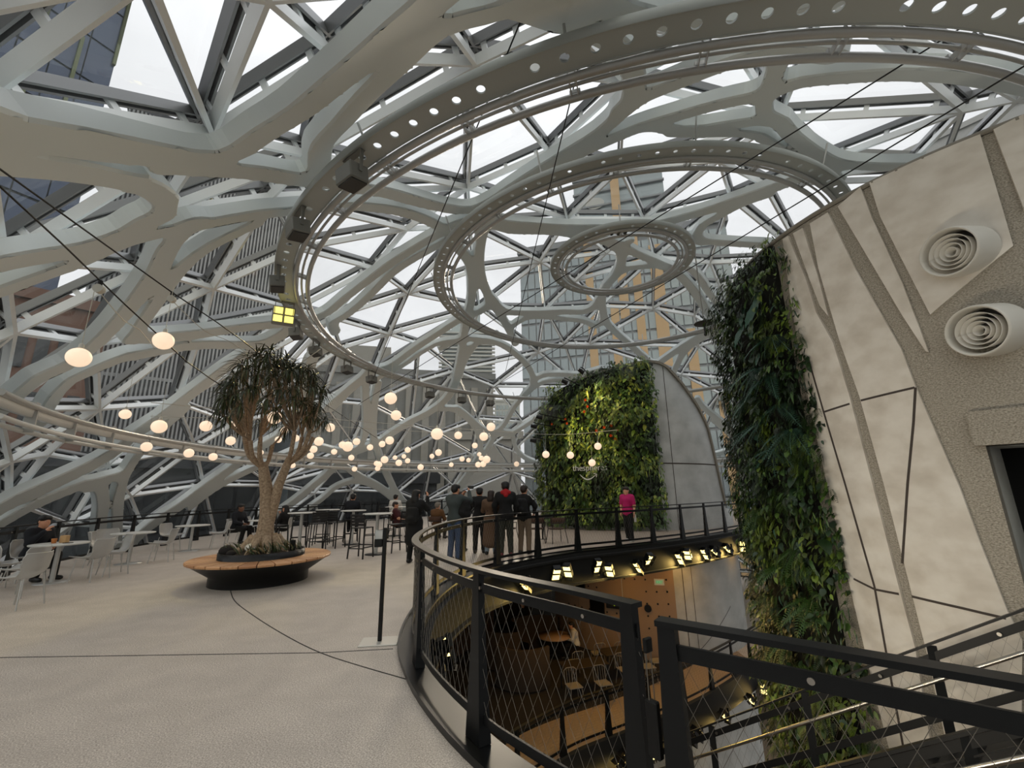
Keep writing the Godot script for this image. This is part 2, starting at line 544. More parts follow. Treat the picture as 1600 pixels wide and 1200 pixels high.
func steel_frame() -> ArrayMesh:
	# welded box members: thick curves on the sphere, joined with fillets, extruded along the radius
	var h := 0.1
	var half := 30.0
	var n := int(2 * half / h) + 1
	var f := PackedFloat32Array(); f.resize(n * n); f.fill(9.0)
	var t := PackedFloat32Array(); t.resize(n * n); t.fill(9.0)
	var kf := 0.24
	for s in lattice:
		var hw: float = s[0] * 0.5
		var pts := curve2(s[1])
		var touched := PackedInt32Array()
		var pad := hw + kf + 0.15
		for i in pts.size() - 1:
			var a := pts[i]; var b := pts[i + 1]
			var ab := b - a
			var l2 := maxf(ab.length_squared(), 1e-6)
			var x0 := clampi(int((minf(a.x, b.x) - pad + half) / h), 0, n - 1)
			var x1 := clampi(int((maxf(a.x, b.x) + pad + half) / h) + 1, 0, n - 1)
			var y0 := clampi(int((minf(a.y, b.y) - pad + half) / h), 0, n - 1)
			var y1 := clampi(int((maxf(a.y, b.y) + pad + half) / h) + 1, 0, n - 1)
			for y in range(y0, y1 + 1):
				var py := y * h - half - a.y
				for x in range(x0, x1 + 1):
					var px := x * h - half - a.x
					var q := clampf((px * ab.x + py * ab.y) / l2, 0.0, 1.0)
					var ex := px - ab.x * q
					var ey := py - ab.y * q
					var d := sqrt(ex * ex + ey * ey) - hw
					var k := y * n + x
					if d < t[k]:
						if t[k] > 8.0: touched.append(k)
						t[k] = d
		for k in touched:
			var a := f[k]
			var b := t[k]
			var hh := maxf(kf - absf(a - b), 0.0) / kf
			f[k] = minf(a, b) - hh * hh * kf * 0.25
			t[k] = 9.0
	# marching squares
	var st := SurfaceTool.new()
	st.begin(Mesh.PRIMITIVE_TRIANGLES)
	var ri := R_STEEL
	var ro := R_STEEL + 0.26
	for y in n - 1:
		for x in n - 1:
			var k := y * n + x
			var v := [f[k], f[k + 1], f[k + n + 1], f[k + n]]
			var code := 0
			for i in 4:
				if v[i] < 0.0: code |= 1 << i
			if code == 0: continue
			var base := Vector2(x * h - half, y * h - half)
			var c := [base, base + Vector2(h, 0), base + Vector2(h, h), base + Vector2(0, h)]
			var poly := []     # [point, is_cut]
			for i in 4:
				var j := (i + 1) % 4
				if v[i] < 0.0: poly.append([c[i], false])
				if (v[i] < 0.0) != (v[j] < 0.0):
					poly.append([c[i].lerp(c[j], v[i] / (v[i] - v[j])), true])
			var g := Vector2(v[1] + v[2] - v[0] - v[3], v[2] + v[3] - v[0] - v[1])
			g = g.normalized() if g.length() > 1e-5 else Vector2.RIGHT
			var inn := []
			var dirs := []
			for e in poly:
				var pp: Vector2 = e[0] - (g * 0.035 if e[1] else Vector2.ZERO)
				inn.append(on_sphere(pp, ri))
				dirs.append((on_sphere(e[0], 1.0) - AXIS).normalized())
			for i in range(1, poly.size() - 1):
				for q in [0, i, i + 1]:
					st.set_normal(-dirs[q]); st.add_vertex(inn[q])
				for q in [0, i + 1, i]:
					st.set_normal(dirs[q]); st.add_vertex(AXIS + dirs[q] * ro)
			for i in poly.size():
				var j := (i + 1) % poly.size()
				if poly[i][1] and poly[j][1]:
					var gw := (on_sphere(poly[i][0] + g * 0.05, ri) - on_sphere(poly[i][0], ri)).normalized()
					var bw: Vector3 = (gw - dirs[i]).normalized()
					var A: Vector3 = AXIS + dirs[i] * (ri + 0.035)
					var B: Vector3 = AXIS + dirs[j] * (ri + 0.035)
					var C: Vector3 = AXIS + dirs[j] * ro
					var D: Vector3 = AXIS + dirs[i] * ro
					for q in [A, C, B, A, D, C]:
						st.set_normal(gw); st.add_vertex(q)
					for q in [inn[i], B, inn[j], inn[i], A, B]:
						st.set_normal(bw); st.add_vertex(q)
	st.index()
	return st.commit()

func dome():
	strand(0.57, [-9.81, -15.27, -9.89, -14.77, -10.00, -14.35, -9.98, -13.69, -9.94, -12.82, -9.82, -11.87, -9.61, -11.39, -9.18, -11.36, -8.63, -11.58, -7.95, -11.82, -6.87, -12.55, -6.13, -13.16, -5.51, -13.71, -5.08, -14.24, -4.65, -14.94])
	strand(0.46, [-4.75, -12.93, -5.07, -12.88, -5.71, -12.83, -6.37, -12.15, -7.03, -11.52, -7.67, -10.86, -8.18, -10.39, -8.49, -9.80, -8.77, -8.97, -8.62, -8.17, -7.93, -6.99, -7.16, -5.59, -6.51, -4.72, -5.84, -4.21, -5.14, -4.46, -4.50, -5.04, -3.60, -5.95, -2.83, -6.80, -2.31, -7.50, -2.04, -8.28, -2.00, -8.99, -2.10, -9.54, -2.44, -10.35, -2.97, -11.22, -3.75, -11.98, -4.75, -12.93])
	strand(0.46, [-10.02, -11.86, -9.89, -11.35, -9.52, -10.35, -9.27, -9.58, -8.89, -8.68])
	strand(0.49, [-5.08, -14.12, -4.56, -13.51, -3.92, -12.90, -3.04, -12.18, -2.08, -11.63, -1.32, -11.31, -0.55, -11.42, -0.01, -11.92, 0.19, -12.69])
	strand(0.40, [-10.47, -14.41, -10.59, -13.83, -10.58, -13.09, -10.59, -12.18, -10.65, -11.53, -10.87, -10.86, -11.24, -10.45, -11.46, -10.61])
	strand(0.51, [-13.36, -12.47, -13.11, -12.19, -12.83, -11.91, -12.42, -10.97, -11.84, -10.60, -11.38, -10.55])
	strand(0.41, [-13.60, -11.26, -12.98, -10.72, -12.57, -10.49, -12.21, -10.37, -11.66, -9.96, -11.11, -9.29, -10.47, -8.66, -9.99, -8.09, -9.21, -7.27, -8.68, -6.73, -7.85, -5.52, -7.20, -4.27, -6.78, -3.24])
	strand(0.49, [-11.28, -9.65, -12.00, -9.29, -12.73, -8.71, -13.66, -8.16, -14.65, -7.72, -15.46, -7.52, -16.16, -7.59, -16.53, -7.98, -17.02, -8.01, -17.55, -8.04, -18.17, -8.11, -18.81, -8.30])
	strand(0.41, [-10.71, -8.23, -11.72, -8.34, -12.36, -8.22, -13.07, -7.87, -13.77, -7.43, -14.60, -6.98, -15.15, -6.63])
	strand(0.46, [-15.15, -6.63, -15.15, -6.00, -14.98, -5.34, -14.62, -4.39, -13.83, -2.95, -13.21, -1.97, -12.69, -1.31, -11.97, -1.04, -11.08, -1.38, -10.03, -1.82, -8.95, -2.35, -7.94, -2.77, -7.02, -3.15, -6.25, -3.38])
	strand(0.41, [-18.21, -6.48, -17.70, -6.74, -17.15, -6.94, -16.73, -6.97, -16.35, -6.63, -15.92, -6.15, -15.77, -5.64, -15.41, -4.81, -15.06, -3.78, -14.72, -2.52, -14.19, -1.50, -13.26, -1.49, -12.69, -1.31])
	strand(0.43, [-12.32, 0.61, -12.09, -0.13, -11.58, -0.14, -10.87, -0.39, -9.97, -0.96, -9.08, -1.62, -8.10, -2.05, -7.07, -2.43, -6.25, -2.90])
	strand(0.60, [-22.08, -5.64, -21.22, -5.23, -20.82, -4.36, -20.45, -3.61, -20.01, -2.99, -19.53, -2.62, -18.96, -2.52, -18.26, -2.16, -17.42, -1.97, -16.62, -1.86, -15.61, -1.78, -14.65, -1.61, -13.71, -1.40])
	strand(0.41, [-17.74, -1.48, -18.69, -1.52, -19.53, -1.53, -20.21, -1.38, -20.76, -1.18, -21.48, -0.69, -22.14, -0.15, -23.48, 1.05, -24.81, 2.24])
	strand(0.41, [-22.11, -5.11, -21.83, -4.78, -21.42, -4.13, -21.11, -3.31, -20.91, -2.78, -20.92, -2.27, -21.23, -1.71, -21.82, -1.12, -22.48, -0.61, -23.67, 0.38, -24.73, 1.25])
	strand(0.36, [-21.02, -2.43, -20.77, -2.01, -20.67, -1.41])
	strand(0.58, [-24.27, 1.63, -22.91, 2.08, -21.85, 2.98, -20.77, 3.58, -19.38, 4.21, -18.28, 4.54, -17.39, 4.92, -15.83, 4.46, -14.81, 2.88, -13.75, 1.43, -13.05, 1.39])
	strand(0.41, [-21.78, 3.66, -20.71, 4.22, -19.41, 5.34, -18.69, 6.04, -17.13, 7.32, -16.29, 9.23, -15.43, 10.27, -14.59, 9.89, -13.79, 8.26, -12.88, 5.84, -12.22, 4.68])
	strand(0.54, [-22.55, 9.27, -21.03, 9.49, -19.44, 10.04, -17.77, 10.33, -16.69, 10.31, -15.89, 10.27, -14.23, 11.03, -13.22, 11.03, -11.84, 10.99, -10.27, 11.01, -9.04, 10.47, -8.21, 9.26, -7.68, 8.00, -7.01, 6.82])
	strand(0.36, [-19.99, 11.21, -18.54, 11.71, -17.81, 11.74, -17.02, 12.12, -16.28, 12.87, -15.52, 14.41, -15.01, 16.05, -14.60, 17.91])
	strand(0.38, [-17.28, 10.29, -16.58, 10.47, -16.15, 12.37, -15.48, 14.32, -14.97, 15.96, -14.25, 18.21])
	strand(0.41, [-12.31, 6.34, -13.13, 7.94, -13.90, 9.74, -14.33, 11.28, -14.53, 13.00, -14.60, 15.02, -14.32, 17.17, -13.59, 19.71])
	strand(0.41, [-8.07, 8.90, -7.51, 6.86, -7.24, 5.80, -6.86, 4.22, -6.45, 2.71, -6.26, 1.14, -6.21, -0.18, -6.43, -1.35, -6.60, -1.97])
	strand(0.41, [-5.28, -3.17, -5.57, -2.13, -5.75, -0.97, -5.84, 0.28, -5.78, 1.65, -5.57, 3.02, -5.19, 4.42, -4.74, 6.03, -4.38, 7.49])
	strand(0.31, [-6.20, 1.72, -6.07, 1.24, -5.95, 0.22])
	strand(0.36, [-7.59, 7.43, -7.17, 7.17, -6.61, 6.60, -6.13, 6.59, -5.35, 7.15, -4.52, 8.27, -3.62, 9.88, -3.28, 11.33, -3.82, 12.28, -4.64, 13.27, -5.45, 14.61, -5.94, 15.05, -7.14, 16.50, -8.36, 17.74, -9.51, 18.77, -10.95, 19.93, -12.35, 20.59])
	strand(0.36, [-8.54, 5.93, -7.42, 5.81, -6.57, 6.21, -5.88, 6.76])
	strand(0.43, [-5.57, 3.02, -5.17, 3.98, -4.63, 4.58, -3.23, 5.05, -1.78, 5.23, -0.67, 5.35, -0.12, 4.93, 0.07, 4.12, 0.18, 3.06, 0.41, 2.38, 0.43, 1.35, 0.20, 0.51, -0.27, -0.14, -0.70, -0.46, -1.93, -1.05])
	strand(0.34, [-4.56, 5.92, -3.85, 5.39, -2.97, 5.45, -1.72, 5.85, -0.55, 6.19, 0.24, 6.67, 0.56, 6.05])
	strand(0.41, [0.12, 4.39, 0.42, 5.49, 0.75, 6.33, 1.42, 7.15, 2.51, 8.19, 3.60, 9.17, 4.77, 10.08])
	strand(0.36, [0.62, 2.01, 0.93, 1.75, 1.47, 1.62, 2.00, 1.46, 2.54, 1.54])
	strand(0.43, [-1.11, -0.69, -0.60, -0.36, 0.15, 0.07, 1.08, 0.74, 2.33, 1.42, 3.28, 2.08, 4.39, 3.19, 5.49, 4.44, 6.67, 5.58])
	strand(0.34, [3.41, 1.43, 4.02, 1.90, 5.24, 3.25, 6.45, 4.34])
	strand(0.50, [-6.69, -3.37, -5.90, -3.51, -4.47, -2.48, -2.63, -1.66, -0.74, -1.35, 0.48, -1.40, 1.28, -1.70, 2.40, -2.59, 3.09, -3.45, 3.67, -4.31, 4.11, -5.17, 4.55, -5.86])
	strand(0.34, [3.19, -0.52, 2.79, -1.10, 2.75, -1.66, 3.04, -2.44, 3.40, -3.35, 3.83, -4.02])
	strand(0.41, [2.19, -0.72, 3.15, -0.61, 4.45, -0.75, 5.55, -1.02])
	strand(0.36, [-5.16, -2.79, -4.47, -2.01, -2.97, -1.42, -1.92, -0.95])
	strand(0.34, [0.40, -0.32, 0.14, 0.02, -0.15, 0.15])
	strand(0.48, [-3.51, -5.03, -3.03, -5.77, -2.60, -6.45, -2.02, -6.94, -1.36, -7.51, -0.72, -7.90, 0.14, -8.47, 0.95, -8.92, 1.30, -9.42, 2.11, -9.71, 2.80, -9.93, 3.85, -10.10, 5.04, -10.11, 6.04, -10.07])
	strand(0.36, [0.17, -10.47, 0.52, -9.90, 0.73, -9.41, 0.90, -8.89, 1.29, -8.21, 1.72, -7.74])
	strand(0.50, [-2.03, -8.51, -1.69, -9.01, -1.19, -9.46, -0.75, -9.91, -0.42, -10.21, 0.19, -10.47, 1.26, -10.35])
	strand(0.43, [-1.04, -7.50, -0.32, -7.28, 0.31, -7.32, 0.80, -7.52, 1.29, -7.70, 1.66, -7.86, 1.92, -7.76, 2.59, -7.17, 3.67, -6.50, 4.52, -6.19, 5.46, -6.39, 6.32, -6.84])
	strand(0.34, [-0.42, -7.12, 0.42, -7.06, 1.21, -7.12, 1.84, -7.02, 2.36, -6.66, 3.23, -6.16, 4.19, -5.74, 5.03, -5.50])
	strand(0.41, [-4.25, -4.69, -5.36, -3.44, -5.64, -2.55])
	strand(0.48, [-15.14, 5.65, -12.52, 5.19, -11.27, 5.47, -9.77, 5.02, -8.37, 4.56, -7.17, 4.05, -6.15, 3.88, -5.53, 3.43])
	strand(0.31, [-12.22, 5.88, -10.75, 5.95, -9.48, 5.58, -8.44, 5.44, -7.44, 5.93])
	strand(0.38, [-3.28, 11.21, -2.60, 10.81, -1.31, 10.92, -0.23, 11.06, 1.17, 10.52])
	strand(0.34, [-3.82, 12.28, -2.58, 11.46, -1.10, 11.48, 0.03, 11.48])
	strand(0.38, [-9.64, 11.24, -8.77, 11.84, -8.21, 12.84, -7.74, 14.07, -7.50, 15.42, -7.72, 16.55, -8.42, 17.47, -9.48, 18.36, -11.10, 19.35, -12.81, 20.09])
	strand(0.34, [-8.68, 11.83, -7.93, 13.17, -7.04, 14.69, -5.96, 15.23, -5.05, 15.82, -4.83, 17.09, -4.15, 18.22, -2.54, 19.23])
	strand(0.36, [-6.52, 15.33, -4.99, 15.66, -3.51, 15.00, -2.25, 14.03])
	strand(0.41, [3.78, 11.03, 4.33, 9.96, 5.13, 8.32, 5.74, 7.00, 6.46, 5.49])
	strand(0.34, [5.69, 10.41, 5.65, 8.39, 6.07, 6.82, 6.78, 5.82])
	strand(0.41, [7.80, 11.72, 8.28, 12.18, 9.18, 12.60, 10.37, 13.05, 11.56, 13.42, 12.98, 13.59])
	strand(0.34, [9.34, 13.01, 10.74, 13.59, 11.27, 14.20, 11.16, 14.91, 10.52, 15.69, 9.82, 16.01])
	strand(0.41, [-14.92, 5.99, -13.14, 5.38, -12.48, 5.09])
	strand(0.48, [19.21, 20.82, 17.39, 20.47, 16.22, 20.29, 14.82, 19.58, 13.18, 17.03, 12.04, 13.99])
	strand(0.41, [13.78, 20.98, 15.63, 21.42, 17.22, 21.26])
	var root := thing("ceiling", "white steel and glass dome of curved branching beams and triangular panes overhead", "dome", AXIS, 0.0, "", "structure")
	var fr := part(root, "steel_frame", steel_frame(), M.white_steel, "white curved box beams that branch and join")
	fr.position = -AXIS
	var nodes: Array = [-10.06, -11.28, -7.57, -12.01, -9.23, -9.03, -5.39, -10.55, -5.97, -4.64, -3.45, -5.75, -10.69, -8.05, -14.02, -8.02, -16.71, -6.62, -14.01, -5.42, -15.56, 
		-3.77, -18.66, -1.17, -19.17, -4.13, -21.45, -1.59, -20.33, 1.95, -21.85, 4.32, -8.33, -3.21, -10.08, -1.46, -9.39, 1.40, -11.07, 3.91, -9.88, 5.86, -3.21, 
		1.72, -2.29, -1.25, 0.79, -1.01, -2.74, 5.84, -1.40, 9.08, 3.24, 5.80, 2.09, 1.76, -15.69, 5.89, -15.93, 10.62, -6.12, 12.00, -10.76, 14.47, -8.60, 17.67, 
		-10.71, 19.60, -19.46, 11.87, -17.66, 11.56, -20.55, 8.63, 6.56, 10.98, -10.90, 8.98, -11.50, -4.88, -13.35, -1.42, -12.66, 0.49, -13.26, 3.06, -12.83, 6.29, 
		-8.44, 9.42, -13.87, 8.68, -14.59, 11.76, -12.25, 12.43, -7.62, 14.55, -11.96, 16.80, -6.13, -2.02, -6.22, 1.38, -6.32, 4.62, -2.03, -8.79, -0.68, -10.52, 
		-7.76, -13.82, -6.05, -13.08, -8.45, -14.78, -10.83, -14.22, -3.78, -11.35, 5.90, -8.48, 4.89, -5.45, 2.53, -7.06, 2.00, -4.84, -0.97, -4.32, 3.42, -2.73, 
		-12.28, -9.68, -16.30, -9.12, -18.94, -7.31, -20.93, -5.46, -22.50, -4.28, -22.76, 0.78, -24.14, 2.87, -21.74, 11.13, -14.86, 14.23, -14.94, 17.25, -13.43, 
		19.58, -17.62, 14.21, -1.34, 3.61, -0.17, 1.46, 4.64, 3.40, 4.61, 1.67, 5.74, 3.22, 0.38, 5.87, 0.23, 9.23, 0.05, 13.21, 6.70, 8.25, 7.74, 6.93, 9.37, 11.60, 
		10.03, 9.85, -5.20, 18.59, -5.37, 20.54, -10.44, 20.68, 5.52, 5.85, -6.71, 17.39, -14.15, -11.10, 6.35, -9.20, 6.84, -6.04, -23.82, -1.03, -20.87, -4.39, 
		-18.82, 2.70, -20.34, 5.01, 4.01, -3.77, -4.23, 15.98, -3.00, 9.65, -1.78, -10.60, 0.68, -11.37, -9.80, -15.30, 7.82, -5.86, -11.70, -27.20, -7.80, -27.20, 
		-3.90, -27.20, 0.00, -27.20, 3.90, -27.20, 7.80, -27.20, 11.70, -27.20, -17.55, -23.80, -13.65, -23.80, -9.75, -23.80, -5.85, -23.80, -1.95, -23.80, 1.95, 
		-23.80, 5.85, -23.80, 9.75, -23.80, 13.65, -23.80, 17.55, -23.80, -19.50, -20.40, -15.60, -20.40, -11.70, -20.40, -7.80, -20.40, -3.90, -20.40, 0.00, -20.40, 
		3.90, -20.40, 7.80, -20.40, 11.70, -20.40, 15.60, -20.40, 19.50, -20.40, -21.45, -17.00, -17.55, -17.00, -13.65, -17.00, -5.85, -17.00, -1.95, -17.00, 1.95, 
		-17.00, 5.85, -17.00, 9.75, -17.00, 13.65, -17.00, 17.55, -17.00, 21.45, -17.00, -23.40, -13.60, -19.50, -13.60, 3.90, -13.60, 7.80, -13.60, 11.70, -13.60, 
		15.60, -13.60, 19.50, -13.60, 23.40, -13.60, -25.35, -10.20, -21.45, -10.20, 9.75, -10.20, 13.65, -10.20, 17.55, -10.20, 21.45, -10.20, 25.35, -10.20, -27.30, 
		-6.80, 11.70, -6.80, 15.60, -6.80, 19.50, -6.80, 23.40, -6.80, 27.30, -6.80, -29.25, -3.40, 13.65, -3.40, 17.55, -3.40, 21.45, -3.40, 25.35, -3.40, 29.25, 
		-3.40, -27.30, 0.00, 7.80, 0.00, 11.70, 0.00, 15.60, 0.00, 19.50, 0.00, 23.40, 0.00, 27.30, 0.00, -29.25, 3.40, 9.75, 3.40, 13.65, 3.40, 17.55, 3.40, 21.45, 
		3.40, 25.35, 3.40, 29.25, 3.40, -27.30, 6.80, 11.70, 6.80, 15.60, 6.80, 19.50, 6.80, 23.40, 6.80, 27.30, 6.80, -25.35, 10.20, 13.65, 10.20, 17.55, 10.20, 21.45, 
		10.20, 25.35, 10.20, 15.60, 13.60, 19.50, 13.60, 23.40, 13.60, -21.45, 17.00, 17.55, 17.00, 21.45, 17.00, -19.50, 20.40, 15.60, 20.40, 19.50, 20.40, -17.55, 
		23.80, -13.65, 23.80, 5.85, 23.80, 9.75, 23.80, 13.65, 23.80, 17.55, 23.80, -11.70, 27.20, -7.80, 27.20, -3.90, 27.20, 0.00, 27.20, 3.90, 27.20, 7.80, 27.20, 
		11.70, 27.20 
	]
	var tris: Array = [0, 1, 2, 1, 2, 3, 2, 3, 4, 3, 4, 5, 2, 4, 6, 7, 8, 9, 8, 9, 10, 8, 10, 12, 10, 11, 12, 11, 12, 13, 11, 13, 14, 4, 6, 16, 4, 5, 22, 28, 29, 36, 29, 35, 36, 34, 
		35, 36, 6, 16, 39, 16, 17, 39, 10, 11, 40, 9, 10, 40, 9, 39, 40, 17, 39, 40, 17, 18, 41, 17, 40, 41, 18, 19, 41, 11, 40, 41, 19, 41, 42, 19, 20, 43, 20, 38, 43, 
		28, 42, 43, 19, 42, 43, 20, 38, 44, 28, 29, 45, 28, 43, 45, 38, 43, 45, 29, 35, 46, 29, 45, 46, 38, 44, 47, 31, 44, 47, 38, 45, 47, 45, 46, 47, 31, 32, 48, 31, 
		44, 48, 30, 44, 48, 31, 32, 49, 32, 33, 49, 16, 17, 50, 17, 18, 50, 4, 16, 50, 4, 22, 50, 21, 22, 50, 21, 50, 51, 18, 50, 51, 18, 19, 52, 19, 20, 52, 20, 44, 
		52, 18, 51, 52, 21, 24, 52, 21, 51, 52, 3, 5, 53, 0, 1, 55, 1, 3, 56, 1, 55, 56, 3, 53, 59, 3, 56, 59, 53, 54, 62, 60, 61, 62, 61, 62, 63, 5, 22, 64, 22, 23, 
		64, 23, 63, 64, 5, 53, 64, 53, 62, 64, 62, 63, 64, 23, 27, 65, 23, 63, 65, 0, 2, 66, 2, 6, 66, 6, 7, 66, 7, 8, 67, 8, 12, 68, 8, 67, 68, 12, 68, 69, 13, 14, 71, 
		14, 15, 71, 15, 71, 72, 34, 36, 73, 35, 46, 74, 46, 47, 74, 31, 47, 74, 31, 49, 74, 49, 74, 75, 33, 49, 76, 49, 75, 76, 34, 35, 77, 35, 74, 77, 74, 75, 77, 21, 
		24, 78, 21, 22, 79, 22, 23, 79, 21, 78, 79, 23, 27, 79, 27, 78, 79, 26, 27, 80, 27, 65, 81, 27, 80, 81, 80, 81, 82, 24, 25, 83, 24, 78, 83, 26, 27, 83, 27, 78, 
		83, 26, 83, 84, 25, 83, 84, 25, 84, 85, 37, 84, 85, 37, 84, 86, 26, 84, 86, 37, 86, 89, 37, 88, 89, 86, 87, 89, 33, 76, 92, 32, 33, 92, 32, 91, 92, 26, 80, 93, 
		80, 82, 93, 82, 87, 93, 26, 86, 93, 86, 87, 93, 32, 48, 94, 90, 91, 94, 32, 91, 94, 0, 58, 95, 0, 66, 95, 7, 66, 95, 7, 67, 95, 60, 61, 97, 13, 70, 98, 13, 71, 
		98, 71, 72, 98, 12, 13, 99, 13, 70, 99, 12, 69, 99, 69, 70, 99, 11, 14, 100, 28, 42, 100, 11, 41, 100, 41, 42, 100, 14, 15, 101, 14, 100, 101, 28, 36, 101, 28, 
		100, 101, 15, 36, 101, 61, 63, 102, 63, 65, 102, 61, 97, 102, 30, 85, 103, 85, 90, 103, 30, 48, 103, 48, 94, 103, 90, 94, 103, 24, 25, 104, 30, 44, 104, 44, 52, 
		104, 24, 52, 104, 30, 85, 104, 25, 85, 104, 53, 54, 105, 53, 59, 105, 60, 62, 106, 54, 62, 106, 60, 96, 106, 54, 105, 106, 57, 58, 107, 60, 96, 108, 60, 97, 
		108, 97, 102, 108, 59, 105, 141, 105, 106, 141, 56, 59, 141, 67, 95, 149, 96, 106, 150, 96, 150, 151, 69, 70, 156, 67, 68, 157, 67, 149, 157, 68, 69, 157, 69, 
		156, 157, 96, 108, 158, 96, 151, 158, 70, 98, 163, 70, 156, 163, 108, 158, 164, 98, 163, 169, 108, 164, 170, 72, 98, 175, 98, 169, 175, 65, 81, 176, 65, 102, 
		176, 102, 108, 176, 81, 82, 176, 108, 170, 177, 108, 176, 177, 170, 171, 178, 170, 177, 178, 171, 178, 179, 72, 175, 182, 82, 87, 183, 82, 176, 183, 176, 177, 
		183, 177, 178, 184, 177, 183, 184, 178, 179, 185, 178, 184, 185, 179, 185, 186, 15, 72, 189, 72, 182, 189, 87, 89, 190, 87, 183, 190, 183, 184, 190, 184, 185, 
		191, 184, 190, 191, 185, 186, 192, 185, 191, 192, 186, 187, 193, 186, 192, 193, 187, 193, 194, 15, 36, 195, 15, 189, 195, 36, 73, 195, 88, 89, 196, 89, 190, 
		196, 190, 191, 196, 191, 192, 197, 191, 196, 197, 192, 193, 198, 192, 197, 198, 193, 194, 199, 193, 198, 199, 88, 196, 200, 196, 197, 200, 197, 198, 201, 197, 
		200, 201, 198, 199, 202, 198, 201, 202, 34, 73, 203, 34, 77, 203, 73, 195, 203, 200, 201, 204, 201, 202, 205, 201, 204, 205, 75, 76, 206, 75, 77, 206, 77, 203, 
		206, 88, 200, 207, 200, 204, 207, 204, 205, 208, 204, 207, 208, 76, 206, 209, 76, 92, 210, 76, 209, 210, 37, 85, 211, 37, 88, 211, 85, 90, 211, 90, 91, 211, 88, 
		207, 212, 88, 211, 212, 207, 212, 213, 207, 208, 214, 207, 213, 214, 92, 210, 215, 209, 210, 215, 91, 92, 216, 92, 215, 216, 91, 216, 217, 91, 211, 218, 91, 
		217, 218, 211, 218, 219, 211, 212, 220, 211, 219, 220, 212, 213, 221, 212, 220, 221, 213, 214, 221, 0, 57, 55, 0, 57, 58, 6, 9, 7, 6, 9, 39, 109, 116, 117, 109, 
		110, 118, 109, 117, 118, 110, 111, 119, 110, 118, 119, 111, 112, 120, 111, 119, 120, 112, 113, 121, 112, 120, 121, 113, 114, 122, 113, 121, 122, 114, 115, 123, 
		114, 122, 123, 115, 123, 124, 115, 124, 125, 116, 117, 127, 116, 126, 127, 117, 118, 128, 117, 127, 128, 107, 128, 129, 118, 119, 129, 118, 128, 129, 119, 120, 
		130, 119, 129, 130, 120, 121, 131, 120, 130, 131, 121, 122, 132, 121, 131, 132, 122, 123, 133, 122, 132, 133, 123, 124, 134, 123, 133, 134, 124, 125, 135, 124, 
		134, 135, 125, 135, 136, 126, 127, 138, 126, 137, 138, 58, 107, 139, 107, 128, 139, 58, 95, 139, 95, 138, 139, 127, 128, 139, 127, 138, 139, 55, 56, 140, 55, 
		57, 140, 57, 107, 140, 107, 129, 140, 129, 130, 140, 56, 140, 141, 130, 131, 141, 130, 140, 141, 131, 132, 142, 131, 141, 142, 106, 141, 142, 132, 133, 143, 
		132, 142, 143, 133, 134, 144, 133, 143, 144, 134, 135, 145, 134, 144, 145, 135, 136, 146, 135, 145, 146, 136, 146, 147, 95, 138, 149, 137, 138, 149, 137, 148, 
		149, 106, 142, 150, 142, 143, 150, 143, 144, 151, 143, 150, 151, 144, 145, 152, 144, 151, 152, 145, 146, 153, 145, 152, 153, 146, 147, 154, 146, 153, 154, 147, 
		154, 155, 148, 149, 157, 148, 156, 157, 151, 152, 158, 152, 153, 159, 152, 158, 159, 153, 154, 160, 153, 159, 160, 154, 155, 161, 154, 160, 161, 155, 161, 162, 
		158, 159, 164, 159, 160, 165, 159, 164, 165, 160, 161, 166, 160, 165, 166, 161, 162, 167, 161, 166, 167, 162, 167, 168, 164, 165, 170, 165, 166, 171, 165, 170, 
		171, 166, 167, 172, 166, 171, 172, 167, 168, 173, 167, 172, 173, 168, 173, 174, 171, 172, 179, 172, 173, 180, 172, 179, 180, 173, 174, 181, 173, 180, 181, 169, 
		175, 182, 179, 180, 186, 180, 181, 187, 180, 186, 187, 174, 181, 188, 181, 187, 188, 187, 188, 194 
	]
	var seen_tris := 0 + 286
	var P := []
	for i in range(0, nodes.size(), 2):
		P.append(Vector2(nodes[i], nodes[i + 1]))
	var rest := G.new()
	var rest_n := 0
	var edges := {}
	for i in range(0, tris.size(), 3):
		var a := glass_pt(P[tris[i]], R_GLASS + 0.06)
		var b := glass_pt(P[tris[i + 1]], R_GLASS + 0.06)
		var c := glass_pt(P[tris[i + 2]], R_GLASS + 0.06)
		var near: bool = i / 3 < seen_tris
		if near:
			var g := G.new()
			g.tri(a, b, c)
			part(root, "pane", g.done(), M.glass).position = -AXIS
		else:
			rest.tri(a, b, c)
		for e in [[tris[i], tris[i + 1]], [tris[i + 1], tris[i + 2]], [tris[i + 2], tris[i]]]:
			var k: int = mini(e[0], e[1]) * 1000 + maxi(e[0], e[1])
			edges[k] = edges.get(k, false) or near
	part(root, "panes_beyond", rest.done(), M.glass, "", "stuff").position = -AXIS
	var rm := G.new()
	var rs := G.new()
	for k in edges:
		var a: Vector2 = P[k / 1000]
		var b: Vector2 = P[k % 1000]
		var g := G.new() if edges[k] else rm
		var s := G.new() if edges[k] else rs
		var o0 := glass_pt(a, R_GLASS); var o1 := glass_pt(b, R_GLASS)
		var up := ((o0 + o1) * 0.5 - AXIS).normalized()
		# outer glazing profile: two dark fins with a slot between, under the pane joint
		var side := up.cross((o1 - o0).normalized()) * 0.052
		g.bar(o0 + side, o1 + side, 0.042, 0.15, up)
		g.bar(o0 - side, o1 - side, 0.042, 0.15, up)
		g.bar(o0 + up * 0.05, o1 + up * 0.05, 0.14, 0.035, up)
		var i0 := glass_pt(a, R_GLASS - 0.28); var i1 := glass_pt(b, R_GLASS - 0.28)
		s.bar(i0, i1, 0.07, 0.17, up)
		# brackets that carry the glazing
		var len := i0.distance_to(i1)
